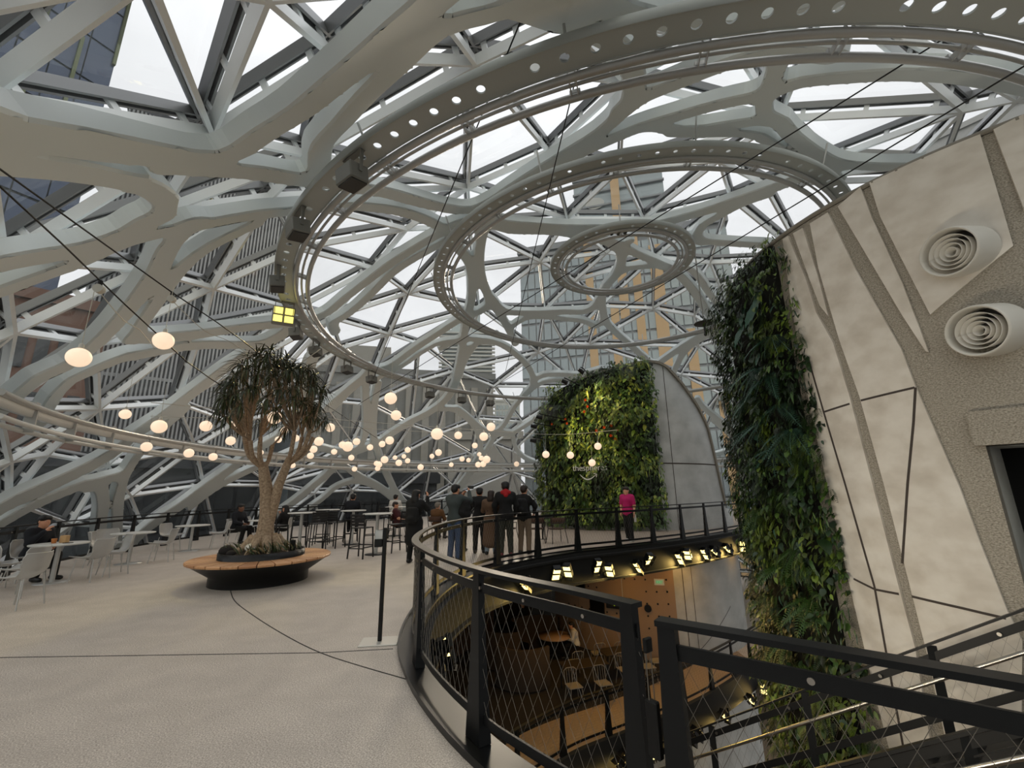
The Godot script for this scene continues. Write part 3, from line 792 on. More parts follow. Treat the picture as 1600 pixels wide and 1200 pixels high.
		if edges[k]:
			for q in [0.14, 0.5, 0.86]:
				s.bar(i0.lerp(i1, q) + up * 0.05, o0.lerp(o1, q) - up * 0.02, 0.05, 0.1, (i1 - i0).normalized())
			part(root, "mullion", g.done(), M.mullion).position = -AXIS
			part(root, "support_bar", s.done(), M.support_white).position = -AXIS
	part(root, "mullions_beyond", rm.done(), M.mullion, "", "stuff").position = -AXIS
	part(root, "support_bars_beyond", rs.done(), M.support_white, "", "stuff").position = -AXIS

# ---------------------------------------------------------------- horizontal rings hung under the dome
func ring_plate(r0: float, r1: float, y: float, pitch: float, hole: float, arc := false) -> ArrayMesh:
	var g := G.new()
	g.smooth(false)
	var rm := (r0 + r1) * 0.5
	var cells := int(TAU * rm / pitch)
	var c := Vector3(AXIS.x, 0, AXIS.z)
	var th := 0.03
	var N := 16
	var pos := func(lx: float, lr: float, a: float, yy: float) -> Vector3:
		var ang := a + lx / rm
		return c + Vector3(cos(ang) * (rm + lr), yy, sin(ang) * (rm + lr))
	var hw := TAU * rm / cells * 0.5
	var hr := (r1 - r0) * 0.5
	for i in cells:
		var a := TAU * (i + 0.5) / cells
		if arc and not ring_kept(a): continue
		var outer := []
		var inner := []
		var solid := i % 11 == 0
		for k in N:
			var t := TAU * (k + 0.5) / N
			var dx := cos(t); var dy := sin(t)
			var m := minf(hw / maxf(absf(dx), 1e-6), hr / maxf(absf(dy), 1e-6))
			outer.append(Vector2(dx * m, dy * m))
			inner.append(Vector2(dx, dy) * hole * (0.02 if solid else 1.0))
		# corners
		for k in N:
			var l := (k + 1) % N
			for e in [[y, false], [y + th, true]]:
				var p0: Vector3 = pos.call(outer[k].x, outer[k].y, a, e[0])
				var p1: Vector3 = pos.call(outer[l].x, outer[l].y, a, e[0])
				var q0: Vector3 = pos.call(inner[k].x, inner[k].y, a, e[0])
				var q1: Vector3 = pos.call(inner[l].x, inner[l].y, a, e[0])
				if e[1]: g.quad(q0, q1, p1, p0)
				else: g.quad(p0, p1, q1, q0)
				# square corner between two perimeter samples
				if absf(outer[k].x) < hw - 1e-4 and absf(outer[l].x) > hw - 1e-4 or absf(outer[l].x) < hw - 1e-4 and absf(outer[k].x) > hw - 1e-4:
					var cc := Vector2(signf(outer[k].x + outer[l].x) * hw, signf(outer[k].y + outer[l].y) * hr)
					var p2: Vector3 = pos.call(cc.x, cc.y, a, e[0])
					if e[1]: g.tri(p0, p1, p2)
					else: g.tri(p0, p2, p1)
			if not solid:
				g.quad(pos.call(inner[k].x, inner[k].y, a, y), pos.call(inner[l].x, inner[l].y, a, y), pos.call(inner[l].x, inner[l].y, a, y + th), pos.call(inner[k].x, inner[k].y, a, y + th))
	var A0 := ARC0 if arc else 0.0
	var A1 := ARC1 if arc else TAU
	g.lathe(c, [Vector2(r1 - 0.004, y + 0.14), Vector2(r1, y - 0.03), Vector2(r1 + 0.02, y - 0.03), Vector2(r1 + 0.02, y + 0.14)], cells * 2, true, A0, A1)
	g.lathe(c, [Vector2(r0 - 0.02, y + 0.10), Vector2(r0 - 0.02, y - 0.01), Vector2(r0, y - 0.01), Vector2(r0, y + 0.10)], cells * 2, true, A0, A1)
	return g.done()
# the lowest ring stops short of the place where the photographer stands
const ARC0 := -3.75
const ARC1 := 0.55
func ring_kept(a: float) -> bool:
	var t := fposmod(a - ARC0, TAU)
	return t < ARC1 - ARC0
func arc_pts(r: float, y: float, n: int) -> PackedVector3Array:
	var o := PackedVector3Array()
	for i in n + 1:
		var a := ARC0 + (ARC1 - ARC0) * i / n
		o.append(Vector3(AXIS.x + cos(a) * r, y, AXIS.z + sin(a) * r))
	return o
func circle_pts(r: float, y: float, n: int) -> PackedVector3Array:
	var o := PackedVector3Array()
	for i in n:
		o.append(Vector3(AXIS.x + cos(TAU * i / n) * r, y, AXIS.z + sin(TAU * i / n) * r))
	return o
func rings():
	var spec := [
		["wide upper lighting ring of perforated grey plate and twin rails, carrying the box floodlights", 11.34, 7.30, 0.40, 0.80],
		["middle lighting ring of perforated grey plate with twin rails, inside the wide ring", 6.84, 9.35, 0.34, 0.66],
		["smallest topmost lighting ring of perforated grey plate under the dome crown", 2.22, 10.47, 0.3, 0.62],
		["lowest and widest white lighting ring just above the globe lamps", 15.85, 3.36, 0.40, 0.80]]
	for s in spec:
		var r: float = s[1]
		var y: float = s[2]
		var o := thing("lighting_ring", s[0], "ring", Vector3(AXIS.x, y, AXIS.z))
		var off := -o.position
		part(o, "perforated_plate", ring_plate(r + s[3], r + s[4], y + 0.06, 0.42, 0.07 if r > 10.0 else 0.055, r > 15.0), M.ring_grey).position = off
		var n := int(r * 16) + 24
		var big := r > 15.0
		var cp := arc_pts if big else circle_pts
		var g := G.new()
		g.tube(cp.call(r, y, n), 0.06, 10, true, not big)
		part(o, "inner_rail", g.done(), M.ring_tube).position = off
		g = G.new()
		g.tube(cp.call(r + 0.31, y + 0.03, n), 0.06, 8, true, not big)
		g.tube(cp.call(r + 0.16, y + 0.06, n), 0.03, 6, true, not big)
		part(o, "outer_rail", g.done(), M.ring_tube).position = off
		if big:
			g = G.new()
			g.lathe(Vector3(AXIS.x, 0, AXIS.z), [Vector2(r + 0.02, y - 0.2), Vector2(r, y + 0.02), Vector2(r + 0.12, y + 0.02), Vector2(r + 0.12, y - 0.2), Vector2(r + 0.02, y - 0.2)], n, true, ARC0, ARC1)
			part(o, "upper_band", g.done(), M.ring_white).position = off
			for e in [[-0.06, -0.40], [0.14, -0.46]]:
				g = G.new()
				g.tube(arc_pts(r + e[0], y + e[1], n), 0.05, 8)
				part(o, "lower_rail", g.done(), M.ring_white).position = off
		var m := int(TAU * r / 1.7)
		for i in m:
			var a := TAU * (i + 0.3) / m
			if big and not ring_kept(a): continue
			var rad := Vector3(cos(a), 0, sin(a))
			var tang := Vector3(-rad.z, 0, rad.x)
			var b := G.new()
			var c := Vector3(AXIS.x, y, AXIS.z)
			for q in [-0.05, 0.05]:
				b.bar(c + rad * (r - 0.02) + tang * q, c + rad * (r + 0.36) + tang * q + Vector3.UP * 0.08, 0.012, 0.09)
			b.box(c + rad * (r + 0.02) + Vector3(0, 0.06, 0), Vector3(0.07, 0.07, 0.16), Basis(rad, Vector3.UP, tang))
			if big: b.box(c + rad * (r + 0.04) + Vector3(0, -0.28, 0), Vector3(0.16, 0.42, 0.05), Basis(rad, Vector3.UP, tang))
			part(o, "bracket", b.done(), M.ring_tube).position = off
			if i % 2 == 0:
				# hanger up to the steel
				var p := c + rad * (r + 0.6) + Vector3.UP * 0.12
				var dd := (p - AXIS).normalized()
				var hg := G.new()
				hg.rod(p, AXIS + dd * (R_STEEL + 0.1), 0.022, 6)
				part(o, "hanger", hg.done(), M.ring_tube).position = off

# ---------------------------------------------------------------- decks, void edge and railings
# void edge in plan: x to the right, forward
func void_edge() -> PackedVector2Array:
	return PackedVector2Array([Vector2(0.50, 2.24), Vector2(0.2, 2.62), Vector2(-0.2, 3.07), Vector2(-0.57, 3.62), Vector2(-0.94, 4.34), Vector2(-1.28, 5.3), Vector2(-1.43, 6.5), Vector2(-1.4, 7.7), Vector2(-1.2, 8.8), Vector2(-0.85, 9.74),
		Vector2(-0.3, 10.62), Vector2(0.43, 11.4), Vector2(1.48, 12.3), Vector2(2.85, 13.1), Vector2(4.18, 13.93), Vector2(5.5, 14.85), Vector2(6.82, 15.9), Vector2(8.1, 17.05), Vector2(9.33, 18.21), Vector2(11.0, 19.6), Vector2(13.0, 20.9)])
func void_poly() -> PackedVector2Array:
	var p := curve2(void_edge(), 0.25)
	p.append_array(PackedVector2Array([Vector2(30, 25), Vector2(30, -14), Vector2(4.0, -0.9), Vector2(1.54, 1.30)]))
	return p
func disc_poly(r: float, n := 96) -> PackedVector2Array:
	var o := PackedVector2Array()
	for i in n:
		o.append(Vector2(AXIS.x + cos(TAU * i / n) * r, -AXIS.z + sin(TAU * i / n) * r))
	return o
func deck(polys: Array, y0: float, y1: float) -> ArrayMesh:
	var g := G.new()
	for p in polys:
		g.prism(p, y0, y1)
	return g.done()
func offset_curve(c: PackedVector2Array, d: float) -> PackedVector2Array:
	# towards the void (right of the walking direction)
	var o := PackedVector2Array()
	for i in c.size():
		var t := (c[mini(i + 1, c.size() - 1)] - c[maxi(i - 1, 0)]).normalized()
		o.append(c[i] + Vector2(t.y, -t.x) * d)
	return o
func lift(c: PackedVector2Array, y: float) -> PackedVector3Array:
	var o := PackedVector3Array()
	for p in c: o.append(W(p.x, y, p.y))
	return o
func ups(n: int, u := Vector3.UP) -> PackedVector3Array:
	var o := PackedVector3Array()
	o.resize(n); o.fill(u)
	return o

func floors():
	var top := Geometry2D.clip_polygons(disc_poly(17.3), void_poly())
	var fl := thing("floor", "pale speckled concrete floor sweeping round the oval opening", "floor", Vector3.ZERO, 0, "", "structure")
	part(fl, "slab", deck(top, -0.5, 0.0), M.floor_terrazzo)
	var c := curve2(void_edge(), 0.2)
	var g := G.new()
	g.sweep(lift(offset_curve(c, 0.11), 0.012), ups(c.size()), 0.24, 0.03)
	g.sweep(lift(offset_curve(c, -0.015), 0.025), ups(c.size()), 0.03, 0.05)
	part(fl, "edge_plate", g.done(), M.floor_edge, "dark metal plate along the edge of the opening")
	g = G.new()
	g.sweep(lift(offset_curve(c, 0.20), -0.40), ups(c.size()), 0.05, 0.78)
	part(fl, "fascia", g.done(), M.fascia, "black steel edge beam under the floor")
	g = G.new()
	g.sweep(lift(offset_curve(c, 0.26), -0.74), ups(c.size()), 0.14, 0.05)
	g.sweep(lift(offset_curve(c, 0.26), -0.12), ups(c.size()), 0.12, 0.05)
	part(fl, "fascia_flange", g.done(), M.fascia)
	# saw-cut joints
	var seam := [Vector2(-5.3, 8.64), Vector2(-4.5, 7.5), Vector2(-3.56, 6.49), Vector2(-2.7, 5.65), Vector2(-2.08, 5.11), Vector2(-1.55, 4.75), Vector2(-0.98, 4.4)]
	g = G.new()
	var sc := curve2(PackedVector2Array(seam), 0.2)
	g.sweep(lift(sc, 0.0005), ups(sc.size()), 0.014, 0.004)
	part(fl, "joint", g.done(), M.joint)
	g = G.new()
	g.bar(W(-16, 0.0005, 5.16), W(-2.08, 0.0005, 5.11), 0.014, 0.004)
	g.bar(W(-2.08, 0.0005, 5.11), W(-1.33, 0.0005, 5.19), 0.014, 0.004)
	part(fl, "joint", g.done(), M.joint)
	# narrow pale boards on the far side of the opening
	var far := PackedVector2Array([Vector2(-0.9, 9.75), Vector2(-0.3, 10.75), Vector2(0.4, 11.5), Vector2(1.48, 12.42), Vector2(2.85, 13.22), Vector2(4.18, 14.05), Vector2(5.5, 14.97), Vector2(6.82, 16.02), Vector2(8.1, 17.17), Vector2(9.33, 18.35), Vector2(11.0, 19.7), Vector2(14.4, 21.6), Vector2(10, 30), Vector2(4, 31.6), Vector2(-2.0, 29.5), Vector2(-1.0, 20)])
	g = G.new()
	var dir := Vector2(0.62, 0.78)
	var nrm := Vector2(-dir.y, dir.x)
	for k in range(-150, 150):
		var off := nrm * (k * 0.12) + Vector2(4, 16)
		var strip := PackedVector2Array([off - dir * 26 + nrm * 0.004, off + dir * 26 + nrm * 0.004, off + dir * 26 + nrm * 0.116, off - dir * 26 + nrm * 0.116])
		for q in Geometry2D.intersect_polygons(strip, far):
			if q.size() >= 3:
				var t := q
				if Geometry2D.is_polygon_clockwise(t): t.reverse()
				for i in range(1, t.size() - 1):
					g.tri(W(t[0].x, 0.014, t[0].y), W(t[i].x, 0.014, t[i].y), W(t[i + 1].x, 0.014, t[i + 1].y))
	part(fl, "floor_boards", g.done(), M.plank_grey, "narrow pale boards with dark joints", "stuff")
	# ---- lower levels
	var low := thing("floor_lower", "lower storey floor seen through the opening, dark carpet with a strip of boards at its edge", "floor", Vector3.ZERO, 0, "", "structure")
	part(low, "slab", deck(Geometry2D.clip_polygons(disc_poly(20.4), void_poly()), -5.0, -4.5), M.carpet)
	g = G.new()
	g.sweep(lift(offset_curve(c, 0.06), -4.85), ups(c.size()), 0.12, 0.75)
	part(low, "fascia", g.done(), M.fascia, "black steel edge beam of the lower storey")
	# boards along the edge: each one a strip following the curve
	for k in 13:
		g = G.new()
		var b := offset_curve(c, -0.06 - k * 0.105).slice(int(c.size() * 0.36))
		g.sweep(lift(b, -4.493), ups(b.size()), 0.098, 0.02)
		part(low, "floor_board", g.done(), M.plank)
	var conc := PackedVector2Array([Vector2(8.4, 17.6), Vector2(10, 19), Vector2(13, 21.2), Vector2(20, 24), Vector2(20, 30), Vector2(12, 34), Vector2(8.6, 24)])
	g = G.new()
	g.prism(conc, -4.5, -4.475)
	part(low, "concrete_floor", g.done(), M.floor_terrazzo)
	var deep := thing("floor_bottom", "boarded floor of the bottom storey far below the opening", "floor", Vector3.ZERO, 0, "", "structure")
	g = G.new()
	g.prism(disc_poly(21.2), -9.5, -9.0)
	part(deep, "slab", g.done(), M.plank)
	var ground := G.new()
	ground.box(Vector3(0, -20.5, -150), Vector3(900, 1, 900))
	solo("street", ground.done(), M.street, "grey street level far below outside the dome", "street", "", "structure")

func net(path: PackedVector2Array, y0: float, y1: float, cell: float, dy0 := 0.0) -> ArrayMesh:
	# diamond cable net hung between two bars along a plan path; the heights may fall along it (dy0 in total)
	var g := G.new()
	var acc := PackedFloat32Array([0.0])
	for i in range(1, path.size()):
		acc.append(acc[i - 1] + path[i].distance_to(path[i - 1]))
	var total := acc[acc.size() - 1]
	var rows := int((y1 - y0) / (cell * 0.85))
	var at := func(s: float, t: float) -> Vector3:
		var u := clampf(s, 0.0, total)
		var lo := 0
		var hi := acc.size() - 1
		while hi - lo > 1:
			var m := (lo + hi) / 2
			if acc[m] <= u: lo = m
			else: hi = m
		var q := (u - acc[lo]) / maxf(acc[hi] - acc[lo], 1e-6)
		var p := path[lo].lerp(path[hi], q)
		return W(p.x, y0 + (y1 - y0) * t + dy0 * u / total, p.y)
	var n := int(total / cell)
	for i in range(-rows, n + 1):
		for sg in [1, -1]:
			var prev: Vector3
			var ok := false
			for k in rows + 1:
				var s := (i + k * 0.5) * cell if sg > 0 else (i + rows - k * 0.5 - rows * 0.5) * cell
				var inside := s >= 0.0 and s <= total
				var p: Vector3 = at.call(s, float(k) / rows)
				if ok and inside:
					g.rod(prev, p, 0.0012, 3)
				prev = p
				ok = inside
	return g.done()

func tapered_post(h: float, w0: float, w1: float, d0: float, d1: float) -> ArrayMesh:
	var g := G.new()
	var a := []
	for e in [[0.0, w0, d0], [h * 0.5, lerpf(w0, w1, 0.62), lerpf(d0, d1, 0.62)], [h, w1, d1]]:
		a.append([Vector3(-e[1] / 2, e[0], -e[2] / 2), Vector3(e[1] / 2, e[0], -e[2] / 2), Vector3(e[1] / 2, e[0], e[2] / 2), Vector3(-e[1] / 2, e[0], e[2] / 2)])
	for k in 2:
		for i in 4:
			var j := (i + 1) % 4
			g.quad(a[k][j], a[k][i], a[k + 1][i], a[k + 1][j])
	g.quad(a[2][0], a[2][3], a[2][2], a[2][1])
	return g.done()

func railing(n: String, label: String, path: PackedVector2Array, y: float, spacing: float, first: float, with_net := true, cell := 0.095, h := 1.07, end_post := false) -> Node3D:
	var o := thing(n, label, "railing", W(path[0].x, y, path[0].y))
	var off := -o.position
	var c := curve2(path, 0.2)
	var u := ups(c.size())
	var g := G.new()
	g.sweep(lift(c, y + h - 0.012), u, 0.085, 0.024)
	part(o, "top_rail", g.done(), M.dark_metal).position = off
	g = G.new()
	g.sweep(lift(c, y + h - 0.125), u, 0.016, 0.06)
	part(o, "upper_bar", g.done(), M.dark_metal).position = off
	g = G.new()
	g.sweep(lift(c, y + 0.14), u, 0.016, 0.055)
	part(o, "bottom_bar", g.done(), M.dark_metal).position = off
	if with_net:
		part(o, "cable_net", net(c, y + 0.16, y + h - 0.15, cell), M.wire, "", "stuff").position = off
	# posts and the bolts beside them
	var pm := tapered_post(h - 0.02, 0.19, 0.075, 0.09, 0.045)
	var bm := G.new()
	bm.rod(Vector3(-0.022, 0, 0), Vector3(0.022, 0, 0), 0.011, 8)
	var bolt := bm.done()
	var run := 0.0
	var next := first
	for i in range(1, c.size()):
		var d := c[i].distance_to(c[i - 1])
		while next <= run + d:
			var p := c[i - 1].lerp(c[i], (next - run) / d)
			var t := (c[i] - c[i - 1]).normalized()
			var q := part(o, "post", pm, M.dark_metal)
			q.position = W(p.x, y, p.y) + off
			q.rotation.y = atan2(t.y, t.x)
			next += spacing
		run += d
	if end_post:
		var p := c[0].lerp(c[1], 0.25)
		var t := (c[1] - c[0]).normalized()
		var q := part(o, "post", tapered_post(h - 0.02, 0.15, 0.075, 0.05, 0.05), M.dark_metal)
		q.position = W(p.x, y, p.y) + off
		q.rotation.y = atan2(t.y, t.x)
	run = 0.0
	next = 0.35
	for i in range(1, c.size()):
		var d := c[i].distance_to(c[i - 1])
		while next <= run + d:
			var p := c[i - 1].lerp(c[i], (next - run) / d)
			var t := (c[i] - c[i - 1]).normalized()
			if run < 9.0:
				var q := part(o, "bolt", bolt, M.stainless)
				q.position = W(p.x, y + h - 0.125, p.y) + off
				q.rotation.y = atan2(t.y, t.x) + PI / 2
			next += 0.48
		run += d
	return o

func void_railing():
	var e := offset_curve(void_edge(), 0.12)
	railing("railing", "dark steel railing with cable net curving round the oval opening in the floor", e, 0.03, 1.462, 1.36, true, 0.095, 1.07, true)
	# end post of the curved run and the gap with the gate latch
	var o := thing("railing", "straight dark railing right of the gap, crossing in front of the stair", "railing", W(0.62, 0.0, 2.16))
	var off := -o.position
	var a := Vector2(0.645, 2.165); var b := Vector2(2.3, 0.88)
	var g := G.new()
	g.bar(W(a.x, 1.058, a.y), W(b.x, 1.058, b.y), 0.085, 0.024)
	part(o, "top_rail", g.done(), M.dark_metal).position = off
	g = G.new()
	g.bar(W(a.x, 0.945, a.y), W(b.x, 0.945, b.y), 0.016, 0.062)
	part(o, "upper_bar", g.done(), M.dark_metal).position = off
	g = G.new()
	g.bar(W(a.x, 0.17, a.y), W(b.x, 0.17, b.y), 0.016, 0.055)
	part(o, "bottom_bar", g.done(), M.dark_metal).position = off
	part(o, "cable_net", net(PackedVector2Array([a, b]), 0.19, 0.92, 0.095), M.wire, "", "stuff").position = off
	for q in [0.02, 0.98]:
		var p := a.lerp(b, q)
		var m := part(o, "post", tapered_post(1.05, 0.15, 0.075, 0.05, 0.05), M.dark_metal)
		m.position = W(p.x, 0, p.y) + off
		m.rotation.y = atan2(b.y - a.y, b.x - a.x)
	for q in [0.27, 0.62, 0.9]:
		var p := a.lerp(b, q)
		g = G.new()
		g.rod(Vector3(0, 0, -0.014), Vector3(0, 0, 0.014), 0.013, 12)
		var m := part(o, "bolt", g.done(), M.stainless)
		m.position = W(p.x, 0.945, p.y) + off
		m.rotation.y = atan2(b.y - a.y, b.x - a.x)
	var l := thing("latch_box", "small dark latch box in the gap between the two railing ends", "latch", W(0.6, 0.62, 2.2))
	g = G.new()
	g.box(Vector3(0, 0, 0), Vector3(0.035, 0.22, 0.06), Basis(Vector3.UP, 0.65), 0.006)
	part(l, "housing", g.done(), M.black_metal)
	g = G.new()
	g.box(Vector3(0, 0.33, 0), Vector3(0.05, 0.06, 0.02), Basis(Vector3.UP, 0.65), 0.004)
	part(l, "tab", g.done(), M.dark_metal)
	g = G.new()
	g.rod(Vector3(-0.012, 0.31, 0), Vector3(-0.012, 0.1, 0), 0.003, 5); g.rod(Vector3(0.012, 0.31, 0), Vector3(0.012, 0.1, 0), 0.003, 5)
	part(l, "wire", g.done(), M.wire)
	# lower storey
	var lo := offset_curve(void_edge(), 0.0).slice(7)
	railing("railing", "railing along the boarded edge of the lower storey", lo, -4.5, 1.5, 0.6, true, 0.14)

func perimeter_railing():
	var p := PackedVector2Array()
	for i in 60:
		var a := deg_to_rad(230.0 - i * 4.2)
		p.append(Vector2(AXIS.x + cos(a) * 16.4, -AXIS.z + sin(a) * 16.4))
	railing("railing", "long dark railing at the outer edge of the floor along the glass dome", p, 0.0, 1.5, 0.2, false)

# ---------------------------------------------------------------- patches on upright cylinders
# s = arc metres (angle * radius), y = height; the angle is measured from +x towards forward
func cyl_at(c: Vector2, r: float, s: float, y: float, rr: float) -> Vector3:
	var a := s / r
	return W(c.x + cos(a) * rr, y, c.y + sin(a) * rr)
func cyl_patch(c: Vector2, r: float, poly: PackedVector2Array, r0: float, r1: float, step := 0.16) -> ArrayMesh:
	var g := G.new()
	var p := poly.duplicate()
	if Geometry2D.is_polygon_clockwise(p): p.reverse()
	var lo := 1e9; var hi := -1e9; var yl := 1e9; var yh := -1e9
	for q in p:
		lo = minf(lo, q.x); hi = maxf(hi, q.x); yl = minf(yl, q.y); yh = maxf(yh, q.y)
	var n := int(ceil((hi - lo) / step))
	for i in n:
		var a := lo + (hi - lo) * i / n
		var b := lo + (hi - lo) * (i + 1) / n
		for piece in Geometry2D.intersect_polygons(p, PackedVector2Array([Vector2(a, yl - 1), Vector2(b, yl - 1), Vector2(b, yh + 1), Vector2(a, yh + 1)])):
			var idx := Geometry2D.triangulate_polygon(piece)
			for k in range(0, idx.size(), 3):
				var A: Vector2 = piece[idx[k]]; var B: Vector2 = piece[idx[k + 1]]; var C: Vector2 = piece[idx[k + 2]]
				if (B - A).cross(C - A) > 0:
					var t := B; B = C; C = t
				g.tri(cyl_at(c, r, A.x, A.y, r1), cyl_at(c, r, B.x, B.y, r1), cyl_at(c, r, C.x, C.y, r1))
	for i in p.size():
		var a: Vector2 = p[i]; var b: Vector2 = p[(i + 1) % p.size()]
		var m := maxi(1, int(absf(b.x - a.x) / step))
		for k in m:
			var u := a.lerp(b, float(k) / m); var v := a.lerp(b, float(k + 1) / m)
			g.quad(cyl_at(c, r, v.x, v.y, r0), cyl_at(c, r, u.x, u.y, r0), cyl_at(c, r, u.x, u.y, r1), cyl_at(c, r, v.x, v.y, r1))
	return g.done()
func rect_sy(s0: float, y0: float, s1: float, y1: float) -> PackedVector2Array:
	return PackedVector2Array([Vector2(s0, y0), Vector2(s1, y0), Vector2(s1, y1), Vector2(s0, y1)])
func cyl_line(c: Vector2, r: float, pts: Array, rr: float, w: float) -> ArrayMesh:
	# a narrow strip lying on the cylinder
	var g := G.new()
	for i in pts.size() - 1:
		var a: Vector2 = pts[i]; var b: Vector2 = pts[i + 1]
		var d := (b - a).normalized()
		var n := Vector2(-d.y, d.x) * w * 0.5
		var m := maxi(1, int(absf(b.x - a.x) / 0.15))
		for k in m:
			var u := a.lerp(b, float(k) / m); var v := a.lerp(b, float(k + 1) / m)
			g.quad(cyl_at(c, r, u.x - n.x, u.y - n.y, rr), cyl_at(c, r, v.x - n.x, v.y - n.y, rr), cyl_at(c, r, v.x + n.x, v.y + n.y, rr), cyl_at(c, r, u.x + n.x, u.y + n.y, rr))
	return g.done()

# ---------------------------------------------------------------- leaves
func leaf_mesh(l: float, w: float, droop: float, n := 4, lobes := false) -> ArrayMesh:
	# grows along +z from the origin, upper side +y, folded along the midrib
	var g := G.new()
	g.smooth()
	var mid := []
	var le := []
	var ri := []
	for i in n + 1:
		var t := float(i) / n
		var ww := w * 0.5 * pow(sin(PI * pow(t, 0.75)), 0.8) if i < n else 0.0
		if i == 0: ww = 0.0
		var z := l * t * (1.0 - droop * 0.25 * t)
		var y := -droop * l * t * t * 0.55
		mid.append(Vector3(0, y, z))
		le.append(Vector3(-ww, y + ww * 0.25, z))
		ri.append(Vector3(ww, y + ww * 0.25, z))
	for i in n:
		g.quad(mid[i], le[i], le[i + 1], mid[i + 1]) if i > 0 else g.tri(mid[0], le[1], mid[1])
		g.quad(ri[i], mid[i], mid[i + 1], ri[i + 1]) if i > 0 else g.tri(mid[0], mid[1], ri[1])
	return g.done()
func frond_mesh(l: float, w: float, pairs: int, droop: float) -> ArrayMesh:
	var g := G.new()
	var at := func(t: float) -> Vector3: return Vector3(0, -droop * l * t * t * 0.55, l * t)
	for i in pairs:
		var t := 0.12 + 0.88 * float(i) / pairs
		var p: Vector3 = at.call(t)
		var ll := w * 0.5 * sin(PI * (0.18 + 0.8 * t))
		var hw := l / pairs * 0.32
		for s in [-1.0, 1.0]:
			var tip := p + Vector3(s * ll, -0.12 * ll, ll * 0.42)
			var m := p.lerp(tip, 0.5) + Vector3(0, ll * 0.1, 0)
			g.tri(p, m + Vector3(0, 0, -hw), m + Vector3(0, 0, hw))
			g.tri(m + Vector3(0, 0, -hw), tip, m + Vector3(0, 0, hw))
	for i in 6:
		var a: Vector3 = at.call(i / 6.0); var b: Vector3 = at.call((i + 1) / 6.0)
		g.quad(a + Vector3(-0.004, 0, 0), a + Vector3(0.004, 0, 0), b + Vector3(0.004, 0, 0), b + Vector3(-0.004, 0, 0))
	return g.done()
func tropical_leaf(l: float, w: float) -> ArrayMesh:
	# broad arrow-shaped leaf with raised side veins
	var g := G.new()
	g.smooth()
	var n := 8
	var rim := []
	for i in n + 1:
		var t := float(i) / n
		var x := w * 0.5 * (sin(PI * pow(t, 0.55)))
		rim.append(Vector2(x, l * (t * 1.22 - 0.22 * (1.0 - t) * (1.0 - t) * 3.0 * (1 if t < 0.4 else 0))))
	for s in [-1.0, 1.0]:
		for i in n:
			var c0 := Vector3(0, -0.18 * l * pow(float(i) / n, 2.0), l * i / n)
			var c1 := Vector3(0, -0.18 * l * pow(float(i + 1) / n, 2.0), l * (i + 1) / n)
			var wave := 0.03 * l * (1 if i % 2 else -1)
			var a := Vector3(s * rim[i].x, c0.y + 0.06 * l + wave, rim[i].y)
			var b := Vector3(s * rim[i + 1].x, c1.y + 0.06 * l - wave, rim[i + 1].y)
			if s > 0: g.quad(c0, c1, b, a)
			else: g.quad(c0, a, b, c1)
	return g.done()
func leaf_basis(nrm: Vector3, rng: RandomNumberGenerator, hang: float, spread: float) -> Basis:
	var side := Vector3.UP.cross(nrm).normalized()
	var z := (nrm * rng.randf_range(0.35, 1.0) + Vector3.DOWN * hang * rng.randf_range(0.4, 1.3) + side * rng.randf_range(-spread, spread)).normalized()
	var y := (Vector3.UP + nrm * 0.6 + side * rng.randf_range(-0.4, 0.4))
	var x := y.cross(z).normalized()
	return Basis(x, z.cross(x), z)
func foliage(parent: Node3D, n: String, mesh: Mesh, places: Array, cols: Array) -> MultiMeshInstance3D:
	var mm := MultiMesh.new()
	mm.transform_format = MultiMesh.TRANSFORM_3D
	mm.use_colors = true
	mm.mesh = mesh
	mm.instance_count = places.size()
	for i in places.size():
		mm.set_instance_transform(i, places[i])
		mm.set_instance_color(i, cols[i])
	var o := MultiMeshInstance3D.new()
	o.name = n
	o.multimesh = mm
	o.material_override = M.leaf
	parent.add_child(o, true)
	o.position = -parent.position
	o.set_meta("kind", "stuff")
	return o
# surf(i) gives [point, outward normal]
func plant_wall(parent: Node3D, surf: Callable, count: int, size: float, seed_: int, pal: Array) -> void:
	var rng := RandomNumberGenerator.new()
	rng.seed = seed_
	var kinds := [leaf_mesh(1.0, 0.42, 0.5), leaf_mesh(1.3, 0.16, 0.9), leaf_mesh(0.8, 0.62, 0.3), frond_mesh(1.5, 0.6, 9, 0.6)]
	var names := ["broad_leaves", "strap_leaves", "round_leaves", "fern_fronds"]
	var pl := [[], [], [], []]
	var co := [[], [], [], []]
	var nz := FastNoiseLite.new()
	nz.seed = seed_
	nz.frequency = 0.55
	for i in count:
		var e: Array = surf.call(rng)
		var p: Vector3 = e[0]
		var v := nz.get_noise_3d(p.x, p.y, p.z)
		var v2 := nz.get_noise_3d(p.x * 1.7 + 40, p.y * 1.7, p.z * 1.7)
		var k := 0
		if v2 > 0.22: k = 3
		elif v2 < -0.2: k = 1
		elif rng.randf() < 0.3: k = 2
		if rng.randf() < 0.2: k = rng.randi() % 4
		var sc := size * rng.randf_range(0.6, 1.35)
		var b := leaf_basis(e[1], rng, 0.9, 0.8).scaled_local(Vector3.ONE * sc)
		pl[k].append(Transform3D(b, p))
		var q: float = clampf(v * 1.6 + 0.5 + rng.randf_range(-0.3, 0.3), 0.0, 0.999)
		var c: Color = pal[int(q * pal.size())]
		co[k].append((c * rng.randf_range(0.65, 1.3)).srgb_to_linear())
	for k in 4:
		foliage(parent, names[k], kinds[k], pl[k], co[k])

